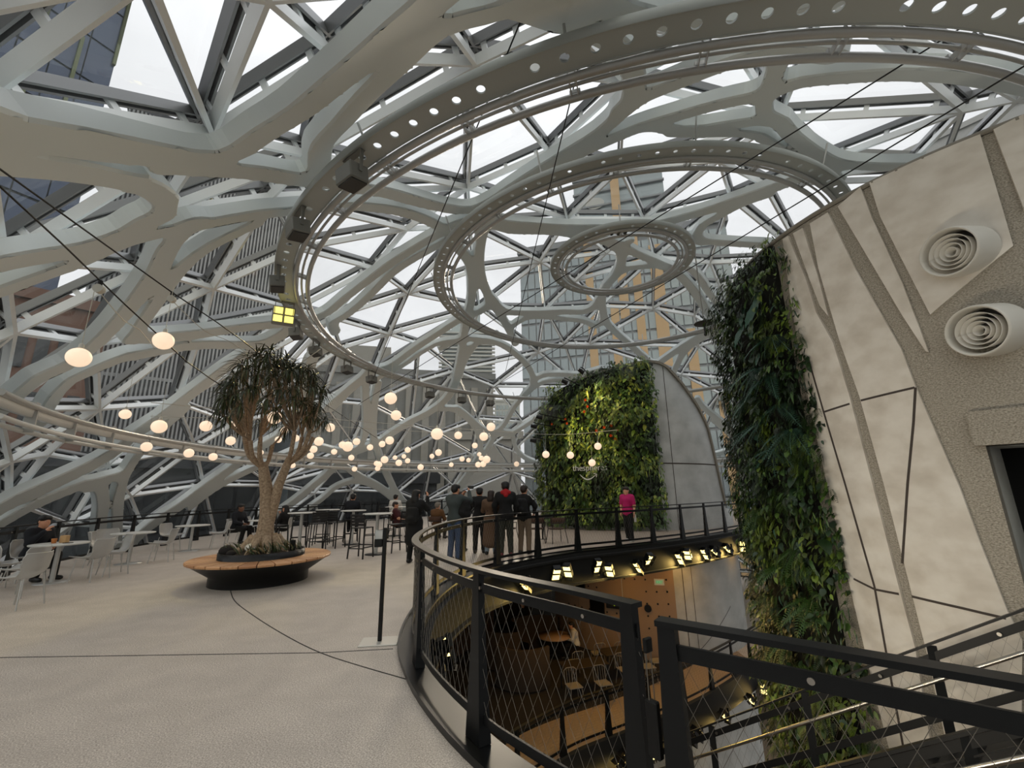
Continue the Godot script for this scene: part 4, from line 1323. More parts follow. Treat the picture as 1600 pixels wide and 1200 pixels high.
# ---------------------------------------------------------------- the near concrete drum on the right
const DC := Vector2(10.53, 8.84)
const DR := 4.98
func drum():
	var o := thing("wall_right", "tall curved concrete drum wall with smooth raised panels and rough branching grooves", "wall", W(DC.x, 0, DC.y), 0, "", "structure")
	var off := -o.position
	# rough shaft with the door opening left out
	var top := 6.6
	var full := PackedVector2Array([Vector2(-21, -9.0), Vector2(-7, -9.0), Vector2(-7, top), Vector2(-21, top)])
	var pieces := [
		rect_sy(-21.0, -9.0, -12.57, top), rect_sy(-12.57, 2.13, -11.2, top), rect_sy(-12.57, -9.0, -11.2, 0.0), rect_sy(-11.2, -9.0, -6.0, top)]
	for p in pieces:
		part(o, "rough_shaft", cyl_patch(DC, DR, p, DR - 0.25, DR), M.rough_concrete).position = off
	var g := G.new()
	g.lathe(W(DC.x, 0, DC.y), [Vector2(DR + 0.02, top), Vector2(DR + 0.05, top + 0.015), Vector2(DR + 0.05, top + 0.07), Vector2(DR - 0.3, top + 0.07), Vector2(0, top + 0.08)], 96)
	part(o, "coping", g.done(), M.concrete_edge, "thin coping along the top edge").position = off
	var panels := [
		[Vector2(-14.70, 6.54), Vector2(-14.57, 6.54), Vector2(-14.37, 5.47), Vector2(-14.30, 4.76), Vector2(-14.11, 4.11), Vector2(-14.02, 3.10), Vector2(-13.95, 1.65), Vector2(-13.89, 0.21), Vector2(-13.84, -0.70), Vector2(-13.91, -2.07), Vector2(-14.48, -2.47), Vector2(-14.55, -1.70), Vector2(-14.65, 0.07), Vector2(-14.78, 3.01), Vector2(-14.78, 5.08)],
		[Vector2(-14.45, 6.52), Vector2(-14.24, 6.50), Vector2(-14.14, 5.45), Vector2(-14.10, 4.61), Vector2(-14.21, 4.86), Vector2(-14.30, 5.44)],
		[Vector2(-14.09, 6.50), Vector2(-13.75, 6.51), Vector2(-13.52, 5.21), Vector2(-13.18, 3.69), Vector2(-13.12, 3.08), Vector2(-12.92, 1.59), Vector2(-12.86, 0.88), Vector2(-12.77, 0.03), Vector2(-12.71, -0.30), Vector2(-13.00, -1.72), Vector2(-13.71, -2.05), Vector2(-13.71, -0.66), Vector2(-13.74, 0.23), Vector2(-13.79, 1.64), Vector2(-13.87, 3.07), Vector2(-14.00, 4.13), Vector2(-14.03, 4.55), Vector2(-14.10, 5.56)],
		[Vector2(-13.58, 6.52), Vector2(-13.20, 6.65), Vector2(-13.15, 6.03), Vector2(-12.98, 4.75), Vector2(-12.88, 3.55), Vector2(-12.91, 3.58), Vector2(-13.07, 4.21), Vector2(-13.30, 5.27)],
		[Vector2(-13.07, 6.64), Vector2(-11.77, 6.62), Vector2(-11.79, 5.30), Vector2(-11.80, 4.80), Vector2(-12.76, 4.11), Vector2(-12.94, 5.29), Vector2(-13.04, 5.96)],
		[Vector2(-11.64, 6.61), Vector2(-11.34, 6.67), Vector2(-11.61, 5.26)],
	]
	for p in panels:
		part(o, "smooth_panel", cyl_patch(DC, DR, PackedVector2Array(p), DR - 0.02, DR + 0.05), M.smooth_concrete).position = off
	for l in [[Vector2(-14.62, 3.96), Vector2(-14.52, 2.96), Vector2(-14.38, 1.65), Vector2(-14.23, 0.06), Vector2(-14.25, -0.8), Vector2(-14.28, -2.3)], [Vector2(-14.52, 2.92), Vector2(-14.04, 2.98)], [Vector2(-13.86, 3.0), Vector2(-13.13, 3.06)], [Vector2(-13.12, 3.06), Vector2(-13.24, 2.54), Vector2(-13.48, 1.64), Vector2(-13.77, 0.47)], [Vector2(-14.55, 0.12), Vector2(-14.23, 0.02), Vector2(-13.9, 0.02)], [Vector2(-13.74, 0.02), Vector2(-13.2, -0.02), Vector2(-12.8, -0.06)]]:
		part(o, "panel_joint", cyl_line(DC, DR, l, DR + 0.053, 0.034), M.concrete_joint).position = off
	part(o, "lintel", cyl_patch(DC, DR, rect_sy(-12.66, 2.13, -11.0, 2.6), DR - 0.05, DR + 0.1), M.rough_concrete, "rough concrete lintel over the doorway").position = off
	# door recess
	var d := thing("door_1", "dark doorway in the concrete drum under the rough lintel at the right edge", "doorway", W(DC.x, 0, DC.y), 0, "", "structure")
	g = G.new()
	var a0 := cyl_at(DC, DR, -12.57, 0, DR); var a1 := cyl_at(DC, DR, -12.57, 0, DR - 1.1)
	var b0 := cyl_at(DC, DR, -11.2, 0, DR); var b1 := cyl_at(DC, DR, -11.2, 0, DR - 1.1)
	var hh := Vector3(0, 2.13, 0)
	g.quad(a0, a1, a1 + hh, a0 + hh); g.quad(b1, b0, b0 + hh, b1 + hh)
	g.quad(a0 + hh, a1 + hh, b1 + hh, b0 + hh); g.quad(a0, b0, b1, a1)
	part(d, "jamb", g.done(), M.core_concrete).position = off
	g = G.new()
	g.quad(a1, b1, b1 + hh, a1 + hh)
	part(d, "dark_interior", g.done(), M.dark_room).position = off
	# swivel air nozzles
	for v in [["round white air nozzle with concentric rings on the smooth panel, the upper of two", Vector2(1541, 385), W(6.66, 4.93, 5.72), Vector3(-0.93, 0.06, 0.0)], ["round white air nozzle with concentric rings on the rough concrete, the lower of two", Vector2(0, 0), W(6.69, 3.70, 5.68), Vector3(-0.93, 0.03, 0.0)]]:
		var nz := thing("air_nozzle", v[0], "air vent", v[2], 0, "air nozzles on the concrete drum")
		var ax := Vector3(-0.93, -0.10, 0.24).normalized()
		var bx := Basis(ax.cross(Vector3.UP).normalized(), ax, Vector3.ZERO)
		bx.z = bx.x.cross(bx.y)
		var shell := G.new()
		shell.lathe(Vector3.ZERO, [Vector2(0.375, -0.1), Vector2(0.365, 0.15), Vector2(0.355, 0.30), Vector2(0.345, 0.33), Vector2(0.33, 0.33), Vector2(0.315, 0.29), Vector2(0.31, 0.02)], 40)
		var sm := part(nz, "shell", shell.done(), M.vent_white); sm.basis = bx
		shell = G.new()
		shell.lathe(Vector3.ZERO, [Vector2(0.31, 0.03), Vector2(0, 0.03)], 32)
		sm = part(nz, "back_plate", shell.done(), M.vent_dark); sm.basis = bx
		for k in 4:
			var r := 0.255 - k * 0.06
			shell = G.new()
			shell.lathe(Vector3.ZERO, [Vector2(r - 0.022, 0.08), Vector2(r, 0.28 - k * 0.01), Vector2(r - 0.010, 0.285 - k * 0.01), Vector2(r - 0.032, 0.085)], 36)
			sm = part(nz, "vane_ring", shell.done(), M.vent_white); sm.basis = bx
	living_wall()

func living_wall():
	var o := thing("living_wall", "tall living wall of dark ferns and tropical leaves on the near concrete drum", "living wall", W(5.7, -8.5, 7.9))
	var off := -o.position
	part(o, "planting_felt", cyl_patch(DC, DR, rect_sy(-19.4, -8.8, -14.98, 6.55), DR - 0.02, DR + 0.12), M.plant_mat).position = off
	var pal := [Color(0.09, 0.15, 0.06), Color(0.12, 0.20, 0.08), Color(0.17, 0.26, 0.10), Color(0.24, 0.33, 0.13), Color(0.18, 0.25, 0.18), Color(0.33, 0.40, 0.14)]
	var clump := FastNoiseLite.new()
	clump.seed = 4
	clump.frequency = 0.45
	var surf := func(rng: RandomNumberGenerator) -> Array:
		var s := rng.randf_range(-19.0, -14.6)
		var y := rng.randf_range(-8.0, 6.75)
		if y < -3.5 and rng.randf() < 0.5: y += 8.0
		var a := s / DR
		var q := clump.get_noise_2d(s * 3.0, y * 2.0)
		return [cyl_at(DC, DR, s, y, DR + (0.10 + maxf(0.0, q + 0.25) * 0.62 + rng.randf() * 0.10) * clampf((-14.50 - s) * 2.5, 0.25, 1.0)), Vector3(cos(a), 0, -sin(a))]
	plant_wall(o, surf, 19000, 0.155, 31, pal)
	# larger leaves that stand out one by one
	var rng := RandomNumberGenerator.new()
	rng.seed = 5
	var kinds := [leaf_mesh(0.34, 0.13, 0.6, 6), leaf_mesh(0.42, 0.07, 1.0, 6), leaf_mesh(0.28, 0.2, 0.4, 6)]
	var ms := [M.leaf_deep, M.leaf_mid, M.leaf_deep, M.leaf_blue, M.leaf_mid, M.leaf_blue]
	for i in 170:
		var s := rng.randf_range(-17.9, -14.75)
		var y := rng.randf_range(-3.0, 6.6)
		var a := s / DR
		var nrm := Vector3(cos(a), 0, -sin(a))
		var l := part(o, "leaf", kinds[rng.randi() % 3], ms[rng.randi() % 6])
		l.transform = Transform3D(leaf_basis(nrm, rng, 0.8, 0.8).scaled_local(Vector3.ONE * rng.randf_range(0.5, 0.9)), cyl_at(DC, DR, s, y, DR + 0.33) + off)
	var fr := frond_mesh(0.75, 0.3, 16, 0.7)
	var ferns := [[-15.6, 4.1], [-15.3, 3.9], [-15.9, 3.6], [-15.2, 3.2], [-15.6, 3.0], [-15.0, 2.7], [-15.5, 2.4], [-16.1, 2.9], [-15.1, 4.6], [-15.4, 0.5], [-15.8, 0.2], [-15.2, -0.3], [-16.4, 1.2], [-15.9, -1.1], [-16.6, -0.6], [-15.5, -1.5]]
	for f in ferns:
		var a: float = f[0] / DR
		var nrm := Vector3(cos(a), 0, -sin(a))
		for k in 5:
			var l := part(o, "fern_frond", fr, M.leaf_blue if f[1] > 2.0 else M.leaf_mid)
			l.transform = Transform3D(leaf_basis(nrm, rng, 0.5, 1.2), cyl_at(DC, DR, f[0], f[1], DR + 0.3) + off)
	var big := tropical_leaf(0.32, 0.30)
	for f in [[-15.7, 5.35, 0.3], [-15.35, 5.25, -0.5], [-15.15, 5.45, 0.1], [-15.5, 4.95, 0.6], [-15.9, 5.0, -0.2]]:
		var a: float = f[0] / DR
		var nrm := Vector3(cos(a), 0, -sin(a))
		var l := part(o, "arrow_leaf", big, M.leaf_blue, "large grey-green arrow-shaped leaf")
		var z: Vector3 = (Vector3.DOWN + nrm * 0.5 + Vector3.UP.cross(nrm) * f[2]).normalized()
		var x: Vector3 = nrm.cross(z).normalized()
		l.transform = Transform3D(Basis(x, z.cross(x), z), cyl_at(DC, DR, f[0], f[1], DR + 0.42) + off)
	for f in [[-14.8, 0.72, 0.34, "leaf_deep", 1.0], [-14.75, 1.0, 0.3, "leaf_deep", -0.6], [-15.0, 1.85, 0.32, "leaf_deep", 0.2], [-15.05, 1.6, 0.3, "leaf_deep", 0.3]]:
		var a: float = f[0] / DR
		var nrm := Vector3(cos(a), 0, -sin(a))
		var l := part(o, "paddle_leaf", leaf_mesh(0.5, 0.2, 0.5, 8), M[f[3]])
		var z: Vector3 = (nrm * 0.6 + Vector3.DOWN * 0.2 - Vector3.UP.cross(nrm) * -f[4]).normalized()
		var x: Vector3 = Vector3.UP.cross(z).normalized()
		l.transform = Transform3D(Basis(x, z.cross(x), z), cyl_at(DC, DR, f[0], f[1], DR + 0.3) + off)

# ---------------------------------------------------------------- the far core with the planted face and the sign
const CC := Vector2(5.9, 21.8)
const CR := 4.2
func core_top(deg: float) -> float:
	var k := [[-200.0, 4.6], [-184.0, 5.3], [-154.0, 6.13], [-133.0, 6.36], [-118.0, 6.56], [-105.0, 6.72], [-92.0, 6.84], [-86.0, 6.80], [-81.0, 6.62], [-72.0, 5.9], [-62.0, 4.95], [-55.0, 4.1], [-51.5, 2.9], [-48.0, 1.6], [-44.0, 0.6], [-160.0 + 320.0, 0.6]]
	for i in k.size() - 1:
		if deg <= k[i + 1][0]:
			return lerpf(k[i][1], k[i + 1][1], clampf((deg - k[i][0]) / (k[i + 1][0] - k[i][0]), 0, 1))
	return 0.6
func core():
	var o := thing("wall_core", "rounded grey concrete lift core beyond the opening, its top cut in a falling curve", "wall", W(CC.x, 0, CC.y), 0, "", "structure")
	var off := -o.position
	var g := G.new()
	g.smooth()
	var p := func(d: float, y: float, r: float) -> Vector3: return W(CC.x + cos(deg_to_rad(d)) * r, y, CC.y + sin(deg_to_rad(d)) * r)
	var n := 120
	for i in n:
		var a := -200.0 + 360.0 * i / n
		var b := -200.0 + 360.0 * (i + 1) / n
		for k in 8:
			var ya := lerpf(-9.0, core_top(a), k / 8.0); var ya1 := lerpf(-9.0, core_top(a), (k + 1) / 8.0)
			var yb := lerpf(-9.0, core_top(b), k / 8.0); var yb1 := lerpf(-9.0, core_top(b), (k + 1) / 8.0)
			g.quad(p.call(a, ya, CR), p.call(b, yb, CR), p.call(b, yb1, CR), p.call(a, ya1, CR))
		g.tri(p.call(a, core_top(a), CR), p.call(b, core_top(b), CR), W(CC.x, 2.0, CC.y))
	part(o, "shaft", g.done(), M.core_concrete).position = off
	g = G.new()
	var pts := PackedVector3Array()
	for i in 60:
		var a := -140.0 + 95.0 * i / 59.0
		pts.append(p.call(a, core_top(a) + 0.01, CR + 0.02))
	g.sweep(pts, ups(pts.size()), 0.1, 0.1)
	part(o, "coping", g.done(), M.concrete_edge).position = off
	var s := func(d: float) -> float: return deg_to_rad(d) * CR
	part(o, "joint", cyl_line(CC, CR, [Vector2(s.call(-83.0), 6.6), Vector2(s.call(-83.0), 0.0)], CR + 0.006, 0.025), M.concrete_joint).position = off
	part(o, "joint", cyl_line(CC, CR, [Vector2(s.call(-89.0), 2.58), Vector2(s.call(-50.0), 2.52)], CR + 0.006, 0.05), M.concrete_joint).position = off
	part(o, "joint", cyl_line(CC, CR, [Vector2(s.call(-84.0), -0.8), Vector2(s.call(-84.0), -4.4)], CR + 0.006, 0.03), M.concrete_joint).position = off
	part(o, "joint", cyl_line(CC, CR, [Vector2(s.call(-79.0), -0.8), Vector2(s.call(-79.0), -4.4)], CR + 0.006, 0.02), M.concrete_joint).position = off
	part(o, "joint", cyl_line(CC, CR, [Vector2(s.call(-79.0), -4.2), Vector2(s.call(-54.0), -2.9)], CR + 0.006, 0.02), M.concrete_joint).position = off
	# planted face
	var w := thing("living_wall", "green planted face of the far concrete core around the white sign", "living wall", W(3.0, 0, 18.8))
	var woff := -w.position
	part(w, "planting_felt", cyl_patch(CC, CR, PackedVector2Array([Vector2(s.call(-196.0), 0.15), Vector2(s.call(-91.5), 0.15), Vector2(s.call(-91.5), 6.8), Vector2(s.call(-118.0), 6.5), Vector2(s.call(-154.0), 6.1), Vector2(s.call(-196.0), 5.0)]), CR, CR + 0.1, 0.3), M.plant_mat).position = woff
	var pal := [Color(0.14, 0.21, 0.08), Color(0.21, 0.30, 0.10), Color(0.30, 0.40, 0.14), Color(0.42, 0.50, 0.18), Color(0.56, 0.60, 0.24), Color(0.26, 0.36, 0.16)]
	var clump := FastNoiseLite.new()
	clump.seed = 6
	clump.frequency = 0.40
	var surf := func(rng: RandomNumberGenerator) -> Array:
		var d := rng.randf_range(-196.0, -90.5)
		var y := rng.randf_range(0.15, core_top(d) + 0.05 + rng.randf() * 0.2)
		var a := deg_to_rad(d)
		var out := 0.1 + rng.randf() * 0.12 + maxf(0.0, clump.get_noise_2d(d * 0.16, y * 2.0) + 0.28) * 0.65
		return [W(CC.x + cos(a) * (CR + out), y, CC.y + sin(a) * (CR + out)), Vector3(cos(a), 0, -sin(a))]
	plant_wall(w, surf, 13000, 0.18, 77, pal)
	var rng := RandomNumberGenerator.new()
	rng.seed = 8
	var kinds := [leaf_mesh(0.36, 0.15, 0.6, 5), leaf_mesh(0.28, 0.2, 0.4, 5), leaf_mesh(0.46, 0.1, 0.9, 5)]
	for i in 90:
		var d := rng.randf_range(-175.0, -93.0)
		var y := rng.randf_range(0.6, core_top(d))
		var a := deg_to_rad(d)
		var m: Material = M.leaf_mid
		if y > 3.2 and rng.randf() < 0.7: m = M.leaf_yellow if rng.randf() < 0.5 else M.leaf_lime
		var l := part(w, "leaf", kinds[rng.randi() % 3], m)
		l.transform = Transform3D(leaf_basis(Vector3(cos(a), 0, -sin(a)), rng, 0.7, 0.9), W(CC.x + cos(a) * (CR + 0.4), y, CC.y + sin(a) * (CR + 0.4)) + woff)
	# flowering bromeliads
	for f in [[-121.0, 3.95], [-117.0, 4.05], [-113.5, 4.1], [-114.0, 3.7], [-110.0, 3.9], [-126.0, 5.3], [-125.0, 5.0], [-127.0, 4.8], [-139.0, 4.6], [-138.0, 4.4], [-150.0, 4.5], [-112.0, 3.55]]:
		var a := deg_to_rad(f[0])
		var fl := G.new()
		for k in 9:
			var t := TAU * k / 9
			var z := Vector3(cos(t) * 0.6, sin(t) * 0.6, 1.0).normalized()
			var x := Vector3(-sin(t), cos(t), 0)
			fl.tri(Vector3.ZERO, z * 0.07 + x * 0.025, z * 0.12)
			fl.tri(Vector3.ZERO, z * 0.12, z * 0.07 - x * 0.025)
		var l := part(w, "flower", fl.done(), M.leaf_orange)
		var nrm := Vector3(cos(a), 0, -sin(a))
		l.transform = Transform3D(Basis(Vector3.UP.cross(nrm), Vector3.UP, nrm), W(CC.x + cos(a) * (CR + 0.48), f[1], CC.y + sin(a) * (CR + 0.48)) + woff)
	sign_and_lamps()

func sign_and_lamps():
	var a := deg_to_rad(-125.5)
	var nrm := Vector3(cos(a), 0, -sin(a))
	var r := CR + 0.82
	var face := (Vector3(0, 1.65, 0) - W(CC.x + cos(a) * r, 1.65, CC.y + sin(a) * r)).normalized().lerp(nrm, 0.35).normalized()
	var o := thing("sign", "white raised letters reading the spheres above a smile-shaped arrow on the planted core", "sign", W(CC.x + cos(a) * r, 2.22, CC.y + sin(a) * r))
	o.basis = Basis(Vector3.UP.cross(face).normalized(), Vector3.UP, face)
	var f := SystemFont.new()
	f.font_names = PackedStringArray(["Droid Sans"])
	var x := -0.60
	for ch in ["the", "spheres"]:
		var t := TextMesh.new()
		t.text = ch
		t.font = f
		t.font_size = 64
		t.pixel_size = 0.0044
		t.depth = 0.03
		t.horizontal_alignment = HORIZONTAL_ALIGNMENT_LEFT
		var q := part(o, "lettering", t, M.sign_white)
		q.position = Vector3(x, 0.22, 0)
		x += 0.40
	var g := G.new()
	var pts := PackedVector3Array()
	var rad := []
	for i in 15:
		var u := i / 14.0
		pts.append(Vector3(lerpf(-0.32, 0.36, u), -0.02 - 0.24 * sin(PI * u) * (1.0 - 0.25 * u), 0.0))
		rad.append(0.010 + 0.018 * sin(PI * minf(1.0, u * 1.1)))
	g.tube(pts, rad, 6)
	g.rod(Vector3(0.36, -0.02, 0), Vector3(0.24, 0.0, 0), 0.018, 6)
	g.rod(Vector3(0.36, -0.02, 0), Vector3(0.34, -0.15, 0), 0.018, 6)
	part(o, "smile_arrow", g.done(), M.sign_white)

# ---------------------------------------------------------------- the city outside the glass
# a block whose front stands square to the viewer's line at that bearing; local x right, y up, -z away
func block(n: String, label: String, az0: float, az1: float, dist: float, top: float, depth: float, body: Material, bottom := -20.0) -> Array:
	var mid := deg_to_rad((az0 + az1) * 0.5)
	var hw := dist * tan(deg_to_rad((az1 - az0) * 0.5))
	var o := thing(n, label, "building", W(sin(mid) * dist, bottom, cos(mid) * dist), -mid)
	var g := G.new()
	g.box(Vector3(0, (top - bottom) / 2, -depth / 2), Vector3(hw * 2, top - bottom, depth))
	part(o, "walls", g.done(), body)
	g = G.new()
	g.box(Vector3(0, top - bottom + 0.4, -depth / 2), Vector3(hw * 2 + 0.6, 0.8, depth + 0.6))
	part(o, "roof_edge", g.done(), body)
	return [o, hw, top - bottom]
func windows(o: Node3D, x0: float, x1: float, y0: float, y1: float, nx: int, ny: int, fill: float, m: Material, single: bool, sides := 0.0, seed_ := 1, skip := 0.0) -> void:
	var dx := (x1 - x0) / nx
	var dy := (y1 - y0) / ny
	var rng := RandomNumberGenerator.new()
	rng.seed = seed_
	var one := G.new()
	one.box(Vector3.ZERO, Vector3(dx * fill, dy * fill, 0.16))
	var pane := one.done()
	var all := G.new()
	for j in ny:
		for i in nx:
			if rng.randf() < skip: continue
			var c := Vector3(x0 + dx * (i + 0.5), y0 + dy * (j + 0.5), 0.05)
			if single: part(o, "window", pane, m).position = c
			else: all.box(c, Vector3(dx * fill, dy * fill, 0.16))
	if not single: part(o, "windows", all.done(), m, "", "stuff")
	if sides > 0.0:
		var g := G.new()
		var nz := int(sides / dx)
		for s in [-1.0, 1.0]:
			for j in ny:
				for i in nz:
					g.box(Vector3((x1 if s > 0 else x0), y0 + dy * (j + 0.5), -dx * (i + 0.7)), Vector3(0.16, dy * fill, dx * fill))
		part(o, "side_windows", g.done(), m, "", "stuff")
func bands(o: Node3D, nm: String, x0: float, x1: float, ys: Array, h: float, out: float, m: Material) -> void:
	for y in ys:
		var g := G.new()
		g.box(Vector3((x0 + x1) / 2, y, out / 2), Vector3(x1 - x0, h, out))
		part(o, nm, g.done(), m)
func fins(o: Node3D, nm: String, x0: float, x1: float, n: int, y0: float, y1: float, w: float, out: float, m: Material) -> void:
	for i in n + 1:
		var g := G.new()
		g.box(Vector3(lerpf(x0, x1, float(i) / n), (y0 + y1) / 2, out / 2), Vector3(w, y1 - y0, out))
		part(o, nm, g.done(), m)
func city():
	# blue glass tower, upper left
	var b := block("glass_tower", "dark blue glass tower with pale green fins at the upper left beyond the dome", -76.0, -49.0, 46.0, 110.0, 26.0, M.city_frame_dark)
	var o: Node3D = b[0]
	windows(o, -b[1], b[1], 2.0, b[2] - 2, 12, 30, 0.95, M.city_glass_blue, false, 20.0, 3)
	for i in 10:
		var g := G.new()
		var x: float = -b[1] + b[1] * 2 * (i + 0.95) / 10.0
		var rng := RandomNumberGenerator.new(); rng.seed = i
		for k in 7:
			var y := rng.randf_range(12, 115)
			g.box(Vector3(x, y, 0.25), Vector3(0.22, rng.randf_range(5, 12), 0.3))
		part(o, "fin", g.done(), M.city_green_fin)
	# ribbed grey block
	b = block("ribbed_building", "tall grey building with close vertical ribs behind the left side of the dome", -47.0, -29.2, 60.0, 46.0, 30.0, M.city_rib_dark)
	o = b[0]
	fins(o, "rib", -b[1], b[1], 52, 0.0, b[2], 0.17, 0.35, M.city_rib)
	bands(o, "ledge", -b[1], b[1], [10.0, 22.0, 34.0, 46.0, 58.0], 0.35, 0.2, M.city_rib)
	# brick warehouse low left
	b = block("brick_building", "low reddish brick building between the glass tower and the ribbed building", -53.0, -45.0, 40.0, 14.0, 4.5, M.city_brick)
	windows(b[0], -b[1] + 0.4, b[1] - 0.4, 3.0, b[2] - 1.5, 5, 8, 0.6, M.city_glass_dark, true)
	# low grey hall in the middle distance with a curved glass corner
	b = block("grey_hall", "broad low grey concrete building behind the globe lamps", -27.0, -2.6, 52.0, 15.2, 8.0, M.city_grey)
	o = b[0]
	var g := G.new()
	g.box(Vector3(-6.2, 37.2, -4.2), Vector3(9.5, 3.5, 7))
	part(o, "roof_house", g.done(), M.city_concrete)
	windows(o, -b[1] + 1, b[1] - 1, 14.0, 24.0, 22, 3, 0.8, M.city_glass_dark, false)
	fins(o, "pilaster", -b[1] + 0.5, b[1] - 0.5, 11, 13.0, 34.0, 0.8, 0.5, M.city_concrete)
	b = block("beige_annex", "pale beige low wall building right of the grey hall", -8.5, 1.0, 43.0, 6.5, 6.0, M.city_concrete)
	var rb := thing("round_glass_building", "round-topped blue glass building above the tree at the left", "building", W(-31.5, -20, 68))
	g = G.new()
	g.lathe(Vector3.ZERO, [Vector2(6.2, 0), Vector2(6.2, 38.5), Vector2(5.2, 40.5), Vector2(3.0, 41.6), Vector2(0, 42.0)], 32)
	part(rb, "shell", g.done(), M.city_glass_pale)
	for k in 6:
		g = G.new()
		g.lathe(Vector3(0, 30 + k * 1.7, 0), [Vector2(6.25, 0), Vector2(6.35, 0.1), Vector2(6.25, 0.25)], 32)
		part(rb, "floor_band", g.done(), M.city_frame_grey)
	# balcony tower
	b = block("balcony_tower", "distant tower with white stacked balconies", -9.6, -2.7, 120.0, 46.5, 20.0, M.city_glass_pale)
	o = b[0]
	var ys := []
	for k in 56: ys.append(3.0 + k * 1.15)
	bands(o, "balcony", -b[1] - 0.8, b[1] + 0.8, ys, 0.42, 1.0, M.city_white)
	g = G.new()
	g.box(Vector3(-0.5, 69.5, -6), Vector3(8.5, 6.5, 10))
	part(o, "crown", g.done(), M.city_glass_pale)
	# slim flats
	b = block("slim_flats", "slim pale blue block of flats far off behind the lamps", -2.4, 1.0, 150.0, 32.0, 14.0, M.city_white)
	windows(b[0], -b[1] + 0.4, b[1] - 0.4, 3.0, b[2] - 1, 7, 22, 0.72, M.city_glass_pale, true)
	b = block("lit_building", "small far building with yellow lit windows under the balcony tower", -2.3, -0.3, 110.0, 11.5, 8.0, M.city_cream)
	windows(b[0], -b[1], b[1] * 0.1, 18.0, 30.5, 2, 6, 0.8, M.city_lit, true)
	# big tower in the centre with timber-coloured strips
	b = block("office_tower", "pale glass office tower with orange timber strips behind the centre of the dome", 1.5, 29.5, 47.0, 30.0, 30.0, M.city_frame_grey)
	o = b[0]
	windows(o, -b[1], b[1], 0.5, b[2] - 0.5, 26, 22, 0.86, M.city_glass_pale, false, 20.0)
	g = G.new()
	g.box(Vector3(0.6, 55.0, -8), Vector3(10.6, 10.0, 15))
	part(o, "upper_storeys", g.done(), M.city_glass_pale)
	for k in 5:
		g = G.new()
		g.box(Vector3(0.6, 51.2 + k * 2.0, -0.35), Vector3(10.8, 0.22, 0.3))
		part(o, "floor_line", g.done(), M.city_frame_grey)
	for s in [[-3.4, 0.9, 34.0, 50.0], [0.3, 1.0, 40.0, 60.0], [1.9, 0.9, 26.0, 50.0], [4.1, 1.3, 34.0, 48.5], [6.8, 1.0, 12.0, 38.0], [9.1, 0.9, 8.0, 30.0], [-0.8, 0.9, 26.0, 42.0]]:
		g = G.new()
		g.box(Vector3(s[0], (s[2] + s[3]) / 2, 0.16), Vector3(s[1], s[3] - s[2], 0.2))
		part(o, "timber_strip", g.done(), M.city_wood)
	g = G.new()
	for i in 24:
		var t := TAU * i / 24
		var u := TAU * (i + 1) / 24
		g.tri(Vector3(0, 0, 0), Vector3(cos(t) * 1.15, sin(t) * 0.8, 0), Vector3(cos(u) * 1.15, sin(u) * 0.8, 0))
	var bd := part(o, "roundel", g.done(), M.city_white)
	bd.position = Vector3(-2.2, 55.6, -0.3)
	# right edge
	b = block("cream_building", "cream and grey building corner at the upper right above the drum wall", 45.5, 58.0, 80.0, 49.0, 24.0, M.city_rib)
	windows(b[0], -b[1] + 3.0, b[1] - 1, 40.0, 66.0, 5, 7, 0.55, M.city_glass_pale, true)
	g = G.new()
	g.box(Vector3(-b[1] - 1.5, b[2] / 2 - 3, -6), Vector3(4.5, b[2] - 6, 12))
	part(b[0], "stair_tower", g.done(), M.city_cream)
	# low dark blocks close by, seen through the lower panes
	for e in [["low dark building with reflective windows past the left edge of the dome", -92.0, -68.0, 36.0, 4.0], ["low dark building behind the tree at the left", -64.0, -28.0, 33.0, 3.2], ["low dark building with pale mullions behind the bar tables", -27.0, -10.0, 34.0, 2.2]]:
		b = block("low_building", e[0], e[1], e[2], e[3], e[4], 4.0, M.city_frame_dark)
		windows(b[0], -b[1] + 0.3, b[1] - 0.3, 1.0, b[2] - 0.8, 18, 7, 0.84, M.city_glass_dark, false)

# ---------------------------------------------------------------- tables, chairs, stools
func copy_of(src: Node3D, at: Vector3, turn: float, label: String, group := "") -> Node3D:
	var o: Node3D = src.duplicate()
	var base := str(src.get_meta("base"))
	o.name = numbered(base)
	add_child(o, true)
	o.position = at
	o.rotation = Vector3(0, turn, 0)
	o.set_meta("label", label)
	if group: o.set_meta("group", group)
	return o
func place(protos: Dictionary, kind: String, maker: Callable, at: Vector3, turn: float, label: String, group := "") -> Node3D:
	if protos.has(kind):
		return copy_of(protos[kind], at, turn, label, group)
	var o: Node3D = maker.call(label, at, turn)
	protos[kind] = o
	if group: o.set_meta("group", group)
	return o
